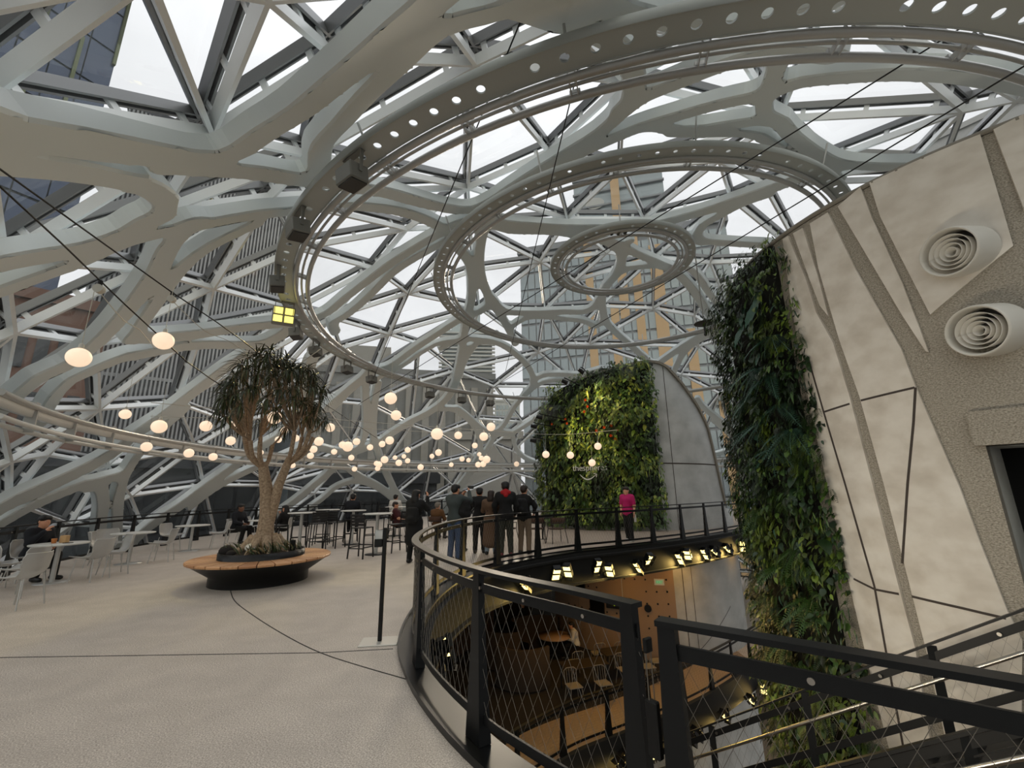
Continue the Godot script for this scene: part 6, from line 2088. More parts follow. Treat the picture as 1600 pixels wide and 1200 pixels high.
		if e[5]:
			var rng := RandomNumberGenerator.new(); rng.seed = 2
			var im := Image.create(96, 40, false, Image.FORMAT_RGB8)
			im.fill(Color(0.05, 0.05, 0.02))
			for i in 46:
				var cx := rng.randi_range(10, 85); var cy := rng.randi_range(6, 34); var rad := rng.randi_range(2, 5)
				var col := Color(0.95, 0.8, 0.15) if i % 3 else Color(0.5, 0.6, 0.1)
				for yy in range(-rad, rad + 1):
					for xx in range(-rad, rad + 1):
						if xx * xx + yy * yy <= rad * rad: im.set_pixel(clampi(cx + xx, 0, 95), clampi(cy + yy, 0, 39), col)
			var m := StandardMaterial3D.new()
			m.albedo_color = Color.BLACK
			m.emission_enabled = true
			m.emission = Color.BLACK
			m.emission_texture = ImageTexture.create_from_image(im)
			m.emission_energy_multiplier = 0.7
			var q := QuadMesh.new()
			q.size = Vector2(e[2] * 0.72, e[3] * 0.6)
			part(o, "picture", q, m).position = Vector3(0, 0, 0.037)
	var a := deg_to_rad(-103.0)
	var cl := thing("wall_clock", "small round black clock on the lower wall", "clock", W(CC.x + cos(a) * (CR + 0.03), -2.75, CC.y + sin(a) * (CR + 0.03)), -0.3)
	var g := G.new()
	g.rod(Vector3.ZERO, Vector3(0, 0, 0.05), 0.13, 24)
	part(cl, "case", g.done(), M.screen_black)
	a = deg_to_rad(-97.0)
	var ex := thing("exit_sign", "green EXIT sign hanging in front of the lower wall", "sign", W(CC.x + cos(a) * (CR + 0.3), -1.78, CC.y + sin(a) * (CR + 0.3)), -0.25)
	g = G.new()
	g.box(Vector3.ZERO, Vector3(0.36, 0.22, 0.03), Basis.IDENTITY, 0.006)
	part(ex, "panel", g.done(), M.tag_white)
	var tx := TextMesh.new()
	tx.text = "EXIT"
	tx.font = SystemFont.new()
	tx.font.font_names = PackedStringArray(["Droid Sans"])
	tx.font_size = 48
	tx.pixel_size = 0.0026
	tx.depth = 0.006
	var gm := mat("exit_green", Color(0.1, 0.5, 0.3), 0.5)
	gm.emission_enabled = true; gm.emission = Color(0.15, 0.8, 0.5); gm.emission_energy_multiplier = 0.6
	part(ex, "lettering", tx, gm).position = Vector3(0, 0, 0.018)

const ORD := ["first", "second", "third", "fourth", "fifth", "sixth", "seventh", "eighth", "ninth", "tenth", "eleventh", "twelfth", "thirteenth", "fourteenth", "fifteenth", "sixteenth", "seventeenth", "eighteenth", "nineteenth"]
func ordinal(i: int) -> String:
	# 0 -> first
	if i < 19: return ORD[i]
	var tens := ["twent", "thirt", "fort", "fift", "sixt", "sevent"]
	var t: String = tens[(i + 1) / 10 - 2]
	if (i + 1) % 10 == 0: return t + "ieth"
	return t + "y-" + ORD[(i + 1) % 10 - 1]

# ---------------------------------------------------------------- globe lamps strung over the cafe
func globes():
	var list := [[-5.25, 3.29, 4.98, 0.120],
		[-8.50, 3.39, 9.31, 0.109],
		[-9.91, 2.93, 11.68, 0.130],
		[-7.10, 2.99, 8.58, 0.135],
		[-5.24, 3.91, 6.13, 0.135],
		[-9.77, 2.87, 13.07, 0.135],
		[-7.61, 3.30, 10.60, 0.135],
		[-10.53, 2.93, 15.25, 0.135],
		[-8.51, 3.21, 12.99, 0.135],
		[-9.03, 3.83, 13.86, 0.135],
		[-9.36, 3.74, 15.08, 0.135],
		[-10.17, 3.26, 17.46, 0.116],
		[-5.02, 3.20, 8.98, 0.135],
		[-9.63, 3.79, 17.69, 0.131],
		[-8.77, 4.00, 16.44, 0.135],
		[-10.07, 2.88, 19.92, 0.131],
		[-8.33, 3.69, 16.51, 0.135],
		[-8.55, 3.17, 18.34, 0.135],
		[-7.32, 3.20, 15.89, 0.135],
		[-5.85, 3.15, 13.00, 0.135],
		[-5.50, 3.55, 12.90, 0.135],
		[-8.39, 3.50, 20.34, 0.135],
		[-6.54, 3.42, 16.58, 0.135],
		[-4.36, 2.82, 11.41, 0.135],
		[-7.59, 3.22, 20.41, 0.135],
		[-8.38, 2.83, 23.10, 0.135],
		[-6.00, 3.53, 16.55, 0.135],
		[-6.35, 3.57, 19.23, 0.135],
		[-7.22, 3.10, 23.04, 0.135],
		[-7.16, 2.84, 23.10, 0.135],
		[-5.67, 2.76, 18.44, 0.135],
		[-5.52, 3.60, 18.24, 0.135],
		[-4.72, 2.79, 15.99, 0.135],
		[-4.00, 3.26, 14.00, 0.135],
		[-2.70, 3.66, 9.36, 0.135],
		[-6.80, 3.54, 25.05, 0.129],
		[-3.07, 3.60, 11.22, 0.135],
		[-4.83, 2.82, 18.43, 0.135],
		[-6.38, 3.63, 25.41, 0.131],
		[-4.94, 3.53, 20.33, 0.135],
		[-5.57, 3.21, 23.01, 0.135],
		[-4.12, 2.68, 19.45, 0.135],
		[-4.57, 3.54, 24.49, 0.135],
		[-1.73, 2.91, 9.81, 0.135],
		[-3.00, 3.14, 17.46, 0.135],
		[-3.74, 3.16, 26.36, 0.135],
		[-1.92, 3.53, 15.13, 0.135],
		[-2.70, 3.26, 23.00, 0.135],
		[-2.70, 3.41, 26.30, 0.135],
		[-1.79, 3.68, 20.29, 0.135],
		[-1.65, 2.81, 20.51, 0.135],
		[-2.04, 3.74, 26.22, 0.135],
		[-1.68, 3.28, 22.99, 0.135],
		[-1.34, 2.77, 19.42, 0.135],
		[-0.91, 3.27, 13.46, 0.135],
		[-0.94, 2.69, 15.34, 0.135],
		[-0.68, 3.56, 13.39, 0.135],
		[0.17, 2.95, 23.07, 0.135],
		[1.23, 2.91, 16.37, 0.135],
		[2.15, 2.87, 16.38, 0.135],
		[2.96, 2.58, 16.45, 0.135],
		[3.19, 3.18, 16.30, 0.135]
	]
	var ball := G.new()
	ball.ball(Vector3.ZERO, Vector3.ONE, 24, 16)
	var bm := ball.done()
	for i in list.size():
		var e: Array = list[i]
		var lab := "glowing frosted globe lamp on a cord, %s globe from the left of the photo" % ordinal(i)
		if i == 0: lab = "largest glowing frosted globe lamp, nearest the left edge of the photo"
		var o := thing("globe_lamp", lab, "lamp", W(e[0], e[1], e[2]), 0, "globe lamps strung over the cafe")
		var r: float = e[3]
		var b := part(o, "globe", bm, M.globe_glass)
		b.scale = Vector3(r, r * 0.97, r)
		var g := G.new()
		g.lathe(Vector3(0, r * 0.94, 0), [Vector2(0.03, 0), Vector2(0.028, 0.05), Vector2(0.008, 0.07), Vector2(0, 0.07)], 12)
		part(o, "cap", g.done(), M.white_cable)
		g = G.new()
		g.rod(Vector3(0, r * 0.94 + 0.06, 0), Vector3(0, r + 0.75, 0), 0.004, 5)
		part(o, "cord", g.done(), M.white_cable)
		var l := OmniLight3D.new()
		l.name = "glow"
		l.light_color = Color(1.0, 0.82, 0.64)
		l.light_energy = 0.04
		l.light_size = r * 0.8
		l.omni_range = 60
		l.omni_attenuation = 2
		l.shadow_enabled = true
		o.add_child(l)
	# span cables that carry the cords
	var spans := [
		["thin white cable slung across the far globe lamps, the higher of two", [W(-9.5, 4.2, 14.5), W(-6, 4.05, 16.5), W(-2, 4.0, 18.5), W(1.3, 3.95, 20.5)]],
		["thin white cable slung across the far globe lamps, the lower of two", [W(-9.0, 3.9, 10.5), W(-5, 3.8, 13.2), W(-1, 3.8, 16.0), W(2.0, 3.85, 18.0), W(4.2, 3.9, 17.2)]],
		["thin white cable slung over the globe lamps left of the tree", [W(-11.5, 4.1, 13.5), W(-8.5, 3.9, 12.5), W(-5.0, 4.1, 9.0), W(-3.5, 4.2, 7.5)]]]
	for s in spans:
		var g := G.new()
		g.tube(curve3(s[1], 0.5), 0.009, 5)
		solo("span_cable", g.done(), M.white_cable, s[0], "cable")

func cables():
	var list := [
		["black stay cable at the left edge carrying the first globes, left of its twin", [W(-4.3, 4.35, 2.7), W(-4.9, 4.34, 4.2), W(-5.24, 4.33, 5.0), W(-5.48, 4.1, 6.2), W(-5.93, 3.86, 8.2), W(-7.37, 3.91, 14.0)], 0.010],
		["black stay cable from the left edge over the tree, right of its twin", [W(-4.5, 4.5, 3.0), W(-4.76, 4.61, 3.7), W(-5.31, 4.81, 5.5), W(-5.31, 4.74, 6.2), W(-5.33, 4.61, 8.0), W(-5.62, 4.34, 11.5), W(-5.34, 3.69, 17.0)], 0.010],
		["long black cable falling from the top centre, left of its twin", [W(0.4, 7.66, 3.9), W(-6.66, 6.91, 20.0)], 0.011],
		["long black cable falling from the top centre, right of its twin", [W(1.2, 7.95, 4.1), W(-0.33, 7.74, 22.0)], 0.011],
		["long black cable running from the top right corner to the middle", [W(6.9, 7.8, 3.85), W(-8.01, 6.08, 22.0)], 0.012],
		["long black cable running from the right edge over the drum wall", [W(7.0, 6.98, 4.2), W(-1.47, 7.1, 24.0)], 0.012]]
	for c in list:
		var g := G.new()
		g.tube(curve3(c[1], 0.6), c[2], 6)
		solo("stay_cable", g.done(), M.cable, c[0], "cable")
	for e in [[W(-5.22, 4.20, 5.0), "white cable box with a round lens clipped to the left stay cable"], [W(-5.3, 4.62, 6.2), "white cable box clipped to the stay cable that passes over the tree"]]:
		var o := thing("cable_box", e[1], "fitting", e[0])
		var g := G.new()
		g.rod(Vector3(0, 0, -0.03), Vector3(0.02, 0, 0.04), 0.055, 16)
		part(o, "body", g.done(), M.white_cable)
		g = G.new()
		g.box(Vector3(0, 0.08, 0), Vector3(0.03, 0.09, 0.05), Basis.IDENTITY, 0.005)
		part(o, "clip", g.done(), M.cable)
	var wires := [
		["loose white wire looping under the left stay cable", [W(-5.22, 4.15, 5.05), W(-5.3, 3.98, 5.5), W(-5.42, 4.0, 5.9), W(-5.5, 3.85, 6.3)]],
		["loose white wire looping under the cable over the tree", [W(-5.3, 4.6, 6.25), W(-5.3, 4.4, 7.0), W(-5.33, 4.45, 7.8), W(-5.4, 4.3, 9.5), W(-5.6, 4.28, 11.5)]]]
	for w in wires:
		var g := G.new()
		g.tube(curve3(w[1], 0.15), 0.006, 5)
		solo("loose_wire", g.done(), M.white_cable, w[0], "wire")

# a theatre floodlight: two square heads in a yoke, facing local +z
func twin_flood(label: String, at: Vector3, turn: float, tilt: float, energy: float, group: String, tint := Color(1.0, 0.84, 0.48)) -> void:
	var o := thing("floodlight", label, "floodlight", at, turn, group)
	var g := G.new()
	g.box(Vector3(0, 0.02, -0.20), Vector3(0.05, 0.30, 0.06), Basis.IDENTITY, 0.008)
	g.bar(Vector3(0, 0.0, -0.2), Vector3(0, -0.02, -0.05), 0.05, 0.05)
	part(o, "yoke", g.done(), M.black_metal)
	var bs := Basis(Vector3.RIGHT, tilt)
	for s in [1, -1]:
		g = G.new()
		var c := bs * Vector3(0, s * 0.105, 0)
		g.box(c - bs.z * 0.06, Vector3(0.20, 0.17, 0.12), bs, 0.012)
		# barn doors
		for q in [-1, 1]:
			g.box(c + bs * Vector3(q * 0.118, 0, 0.035), Vector3(0.008, 0.17, 0.10), bs * Basis(Vector3.UP, q * 0.45))
			if q == s: g.box(c + bs * Vector3(0, q * 0.10, 0.035), Vector3(0.20, 0.008, 0.10), bs * Basis(Vector3.RIGHT, -q * 0.45))
		part(o, "head", g.done(), M.black_metal)
		g = G.new()
		g.box(c + bs.z * 0.004, Vector3(0.175, 0.145, 0.012), bs)
		part(o, "lens", g.done(), M.flood_lens)
	var l := SpotLight3D.new()
	l.name = "beam"
	l.light_color = tint
	l.light_energy = energy
	l.light_size = 0.12
	l.spot_angle = 62
	l.spot_angle_attenuation = 0.6
	l.spot_range = 60
	l.spot_attenuation = 2
	l.shadow_enabled = true
	o.add_child(l)
	l.position = bs.z * 0.12
	l.basis = Basis(Vector3.RIGHT, tilt) * Basis(Vector3.UP, PI)
	l.basis = Basis.looking_at(bs.z, Vector3.UP)

func floodlights():
	var a := [[0.20, -0.35, 10.64], [1.02, -0.28, 11.45], [1.32, -0.26, 11.70], [2.20, -0.26, 12.32], [2.54, -0.41, 12.51], [3.47, -0.43, 13.08], [3.87, -0.27, 13.33], [5.04, -0.38, 14.10], [5.37, -0.30, 14.33], [6.18, -0.38, 14.95], [6.67, -0.36, 15.34], [7.39, -0.36, 15.94], [8.38, -0.40, 16.84]]
	var rng := RandomNumberGenerator.new()
	rng.seed = 41
	for i in a.size():
		var p: Array = a[i]
		twin_flood("lit twin-head floodlight under the floor edge, %s from the left of the upper row" % ordinal(i), W(p[0], p[1] - 0.12, p[2]), [-0.7, 0.2, -0.4, 0.5, -0.5, -1.0, 0.45, -1.0, -0.6, -1.1, -1.2, -1.2, -0.45][i], rng.randf_range(0.5, 0.95) if i < 12 else 0.25, 1.6, "floodlights under the floor edge")
	var b := [[2.51, -4.85, 12.50], [2.72, -4.77, 12.66], [3.41, -4.93, 13.04], [4.78, -5.0, 13.92], [5.02, -4.97, 14.1], [6.22, -4.95, 14.97], [7.64, -5.05, 16.16], [8.49, -5.03, 16.93]]
	for i in b.size():
		var p: Array = b[i]
		twin_flood("lit twin-head floodlight under the lower storey, %s from the left of the lower row" % ordinal(i), W(p[0], p[1] - 0.12, p[2]), [-1.1, -1.2, -0.2, -1.1, -1.2, -1.0, -1.1, -0.45][i], 0.75 if i < 7 else 0.25, 1.5, "floodlights under the lower storey")
	# the same row goes on under the near edge, throwing its light across the void onto the drum
	var nr := [[W(-0.95, -0.5, 6.6), "fifth along from the gap"], [W(-0.82, -0.5, 5.4), "fourth along from the gap"], [W(-0.5, -0.5, 4.5), "third along from the gap"], [W(-0.1, -0.5, 3.7), "second along from the gap"], [W(0.4, -0.5, 3.0), "nearest the gap"]]
	for i in 5:
		var at: Vector3 = nr[i][0]
		var to: Vector3 = (W(6.05, 1.6 - 0.4 * i, 6.7) - at).normalized()
		twin_flood("lit twin-head floodlight under the near floor edge, %s" % nr[i][1], at, atan2(to.x, to.z), -asin(to.y), 2.4, "floodlights under the near floor edge", Color(1.0, 0.95, 0.86))
	# black spotlights clipped along the left edge of the planted core, aimed at the leaves
	var c := [[2.86, 6.40, 17.3], [2.2, 6.03, 17.6], [1.12, 4.62, 18.1], [0.88, 4.25, 18.2], [0.84, 3.65, 18.3]]
	var nm := ["topmost of five", "second of five from the top", "middle of five", "second of five from the bottom", "lowest of five"]
	for i in 5:
		var p: Array = c[i]
		var at := W(p[0], p[1], p[2])
		var o := thing("spotlight", "black spotlight at the left edge of the planted core, %s" % nm[i], "spotlight", at, 0, "spotlights on the planted core")
		var aim := (W(5.0, 5.0 - i * 0.5, 17.7) - at).normalized()
		var bs := Basis.looking_at(aim, Vector3.UP)
		var g := G.new()
		g.rod(-aim * 0.11, aim * 0.10, 0.07, 14, 0.09)
		g.rod(aim * 0.10, aim * 0.15, 0.095, 14, 0.105)
		part(o, "can", g.done(), M.black_metal)
		g = G.new()
		g.rod(aim * 0.13, aim * 0.135, 0.085, 14)
		part(o, "lens", g.done(), M.flood_lens)
		g = G.new()
		var anchor := W(4.6, p[1] - 0.35, 20.2) - at
		g.tube(PackedVector3Array([Vector3(0, 0.16, 0), Vector3(0.1, 0.12, 0), anchor * 0.5 + Vector3(0, 0.1, 0), anchor]), 0.022, 6)
		part(o, "arm", g.done(), M.black_metal)
		var l := SpotLight3D.new()
		l.name = "beam"
		l.light_color = Color(1.0, 0.91, 0.66)
		l.light_energy = 2.3
		l.light_size = 0.1
		l.spot_angle = 40
		l.spot_range = 60
		l.spot_attenuation = 2
		l.shadow_enabled = true
		o.add_child(l)
		l.position = aim * 0.26
		l.basis = bs
	# box floodlights on the wide ring
	var R := [[-126.8, "largest grey box floodlight on the wide ring, nearest the viewer at the upper left"], [-137.5, "grey box floodlight on the wide ring, next below the largest one"], [-151.3, "grey box floodlight on the left side of the wide ring, above the lit one"], [-161.8, "box floodlight with four lit yellow squares on the left of the wide ring"], [-169.6, "grey box floodlight on the wide ring just below the lit yellow one"], [-178.8, "grey box floodlight on the wide ring, second below the lit yellow one"], [168.7, "grey box floodlight on the wide ring, right of the tree top"], [159.8, "grey box floodlight on the wide ring above the two highest globe lamps"], [139.6, "grey box floodlight on the far side of the wide ring, left of three"], [128.8, "grey box floodlight on the far side of the wide ring, middle of three"], [119.4, "grey box floodlight on the far side of the wide ring, right of three"]]
	for i in R.size():
		var an := deg_to_rad(R[i][0])
		var at := Vector3(AXIS.x + cos(an) * 12.05, 6.93, AXIS.z - sin(an) * 12.05)
		var o := thing("box_floodlight", R[i][1], "floodlight", at, an + PI / 2, "box floodlights on the wide ring")
		var g := G.new()
		if i == 3:
			o.rotation.y = atan2(-at.x, -at.z)
			g.box(Vector3(0, 0.0, -0.1), Vector3(0.62, 0.56, 0.2), Basis.IDENTITY, 0.02)
			part(o, "housing", g.done(), M.housing_grey)
			for q in 4:
				g = G.new()
				g.box(Vector3(-0.15 + 0.3 * (q % 2), -0.13 + 0.26 * (q / 2), 0.01), Vector3(0.24, 0.2, 0.02))
				part(o, "lens", g.done(), M.flood_lens_yellow, "lit yellow square lens")
			var l := SpotLight3D.new()
			l.name = "beam"
			l.light_color = Color(1.0, 0.92, 0.6)
			l.light_energy = 14.0
			l.light_size = 0.25
			l.spot_angle = 38
			l.spot_range = 60
			l.spot_attenuation = 2
			l.shadow_enabled = true
			o.add_child(l)
			l.position = Vector3(0, 0, 0.06)
			l.basis = o.basis.inverse() * Basis.looking_at((W(-4.9, 3.6, 9.2) - at).normalized(), Vector3.UP)
		else:
			g.box(Vector3(0, 0, 0), Vector3(0.46, 0.30, 0.36), Basis(Vector3.RIGHT, 0.15), 0.02)
			part(o, "housing", g.done(), M.housing_grey)
			g = G.new()
			g.box(Basis(Vector3.RIGHT, 0.15) * Vector3(0, -0.16, 0), Vector3(0.40, 0.03, 0.30), Basis(Vector3.RIGHT, 0.15))
			part(o, "dark_louvre", g.done(), M.housing_dark)
		g = G.new()
		for s in [-1, 1]: g.box(Vector3(s * 0.25, 0.2, 0), Vector3(0.02, 0.42, 0.06))
		g.box(Vector3(0, 0.41, 0), Vector3(0.52, 0.02, 0.1))
		part(o, "yoke", g.done(), M.housing_grey)
	# cluster on the small ring, and the bell lamp by the living wall
	for e in [[-100.0, "left of three"], [-94.0, "middle of three"], [-88.0, "right of three"]]:
		var an := deg_to_rad(e[0])
		var o := thing("ring_spotlight", "tiny dark spotlight on the smallest ring, " + e[1], "spotlight", Vector3(AXIS.x + cos(an) * 2.25 - 0.45, 10.55, AXIS.z - sin(an) * 2.25), 0, "spotlights on the smallest ring")
		var g := G.new()
		g.rod(Vector3(0, 0, -0.06), Vector3(0, -0.03, 0.1), 0.06, 10)
		part(o, "can", g.done(), M.housing_dark)
		g = G.new()
		g.rod(Vector3(0, 0, 0), Vector3(0, 0.14, 0), 0.025, 6)
		part(o, "stem", g.done(), M.housing_grey)
	var o := thing("bell_lamp", "dark dish-topped fitting hanging left of the near living wall", "lamp", W(6.2, 6.72, 13.0))
	var g := G.new()
	g.lathe(Vector3.ZERO, [Vector2(0.02, -0.02), Vector2(0.30, 0.0), Vector2(0.31, 0.02), Vector2(0.05, 0.07), Vector2(0, 0.07)], 24)
	part(o, "dish", g.done(), M.housing_dark)
	g = G.new()
	g.rod(Vector3(0, -0.36, 0), Vector3(0, 0, 0), 0.035, 8)
	g.ball(Vector3(0, -0.36, 0), Vector3(0.05, 0.06, 0.05), 10, 6)
	part(o, "stem", g.done(), M.housing_dark)
	g = G.new()
	g.rod(Vector3(0, 0.05, 0), Vector3(0, 2.6, 0), 0.02, 6)
	part(o, "drop_rod", g.done(), M.housing_grey)

	# recessed downlights in the soffit over the lower storey
	for e in [["far left", W(0.6, -0.6, 14.2)], ["second from the left", W(2.4, -0.6, 15.6)], ["middle", W(4.0, -0.6, 16.6)], ["second from the right", W(6.3, -0.6, 16.8)], ["far right", W(8.9, -0.6, 18.8)]]:
		var d := thing("downlight", "round recessed downlight in the soffit over the lower storey, %s" % e[0], "downlight", e[1], 0, "downlights over the lower storey")
		var q := G.new()
		q.lathe(Vector3.ZERO, [Vector2(0.10, -0.01), Vector2(0.13, -0.015), Vector2(0.13, 0.09), Vector2(0, 0.09)], 18)
		part(d, "trim_ring", q.done(), M.housing_grey)
		q = G.new()
		q.lathe(Vector3.ZERO, [Vector2(0, 0.0), Vector2(0.10, 0.0)], 18)
		part(d, "lens", q.done(), M.flood_lens)
		var l := SpotLight3D.new()
		l.name = "beam"
		l.light_color = Color(1.0, 0.74, 0.30)
		l.light_energy = 1.5
		l.light_size = 0.1
		l.spot_angle = 75
		l.spot_range = 60
		l.spot_attenuation = 2
		l.shadow_enabled = true
		d.add_child(l)
		l.position = Vector3(0, -0.04, 0)
		l.rotation.x = -PI / 2

# ---------------------------------------------------------------- the stair along the drum
func stairs():
	var far := func(t: float, dy: float) -> Vector3: return W(5.83 - 3.03 * t, 0.22 - 3.13 * t + dy, 5.44 + 3.91 * t)
	var near := func(t: float, dy: float) -> Vector3: return W(4.35 - 3.03 * t, 0.22 - 3.13 * t + dy, 4.30 + 3.91 * t)
	var o := thing("stair", "steel stair flight falling from the right towards the lower storey beside the drum", "stair", W(4.3, -1.6, 6.5))
	var off := -o.position
	for k in 17:
		var t := -0.18 + k * 0.083
		var a: Vector3 = far.call(t, -1.15); var b: Vector3 = near.call(t, -1.15)
		var g := G.new()
		g.bar(a, b, 0.30, 0.04)
		part(o, "tread", g.done(), M.dark_metal).position = off
	for f in [far, near]:
		var g := G.new()
		g.bar(f.call(-0.2, -1.2), f.call(1.2, -1.2), 0.03, 0.26)
		part(o, "stringer", g.done(), M.black_metal).position = off
	var r := thing("railing", "sloping stair railing on the drum side with a stainless handrail", "railing", W(4.3, -1.2, 6.5))
	off = -r.position
	var spec := [["top_rail", 0.0, 0.07, 0.025, "far"], ["upper_bar", -0.15, 0.016, 0.085, "far"], ["bottom_bar", -0.79, 0.016, 0.085, "far"]]
	for s in spec:
		var g := G.new()
		g.bar(far.call(-0.2, s[1]), far.call(1.15, s[1]), s[2], s[3])
		part(r, s[0], g.done(), M.black_metal).position = off
	var g := G.new()
	var inw := Vector3(-0.07, 0, 0.05)
	g.rod(far.call(-0.2, -0.395) + inw, far.call(1.15, -0.395) + inw, 0.024, 12)
	part(r, "handrail", g.done(), M.stainless, "stainless steel tube handrail").position = off
	var p0: Vector3 = far.call(-0.2, 0); var p1: Vector3 = far.call(1.15, 0)
	part(r, "cable_net", net(PackedVector2Array([Vector2(p0.x, -p0.z), Vector2(p1.x, -p1.z)]), p0.y - 0.77, p0.y - 0.19, 0.13, p1.y - p0.y), M.wire, "", "stuff").position = off
	for t in [-0.05, 0.18, 0.5, 0.82, 1.1]:
		g = G.new()
		g.bar(far.call(t, -1.2), far.call(t, -0.02), 0.025, 0.10, Vector3(0.8, 0, 0.6))
		part(r, "post", g.done(), M.dark_metal).position = off
	for t in [0.05, 0.3, 0.55, 0.8]:
		g = G.new()
		var c: Vector3 = far.call(t, -0.15)
		g.rod(c + Vector3(-0.02, 0, 0.016), c + Vector3(-0.03, 0, 0.024), 0.022, 10)
		part(r, "bolt", g.done(), M.stainless).position = off
	r = thing("railing", "sloping stair railing on the near side at the lower right corner", "railing", W(3.6, -1.2, 5.3))
	off = -r.position
	for s in [["top_rail", -0.55, 0.08, 0.03], ["upper_bar", -0.63, 0.016, 0.085], ["lower_wire", -0.74, 0.016, 0.016]]:
		g = G.new()
		g.bar(near.call(-0.25, s[1]), near.call(1.1, s[1]), s[2], s[3])
		part(r, s[0], g.done(), M.black_metal).position = off
	g = G.new()
	g.rod(near.call(-0.25, -0.80) + inw, near.call(1.1, -0.80) + inw, 0.024, 12)
	part(r, "handrail", g.done(), M.stainless, "stainless steel tube handrail").position = off
	for t in [0.08, 0.4, 0.72, 1.04]:
		g = G.new()
		g.bar(near.call(t, -1.3), near.call(t, -0.56), 0.025, 0.10, Vector3(0.8, 0, 0.6))
		part(r, "post", g.done(), M.dark_metal).position = off

func mist():
	for e in [["thin white mist drifting from the top of the planted core", W(4.7, 6.6, 17.0), Vector3(0.7, 1.5, 0.6), 0.16], ["thin white mist at the upper left corner of the planted core", W(1.6, 5.0, 19.2), Vector3(2.6, 0.7, 1.2), 0.12], ["faint mist bank at the left foot of the planted core", W(0.2, 2.8, 21.5), Vector3(2.2, 2.6, 1.6), 0.12]]:
		var f := FogVolume.new()
		f.name = numbered("mist")
		f.shape = RenderingServer.FOG_VOLUME_SHAPE_ELLIPSOID
		f.size = e[2]
		f.position = e[1]
		var m := FogMaterial.new()
		m.density = e[3]
		m.albedo = Color(0.95, 0.95, 0.95)
		m.edge_fade = 0.9
		f.material = m
		add_child(f)
		tag(f, e[0], "mist", "", "stuff")

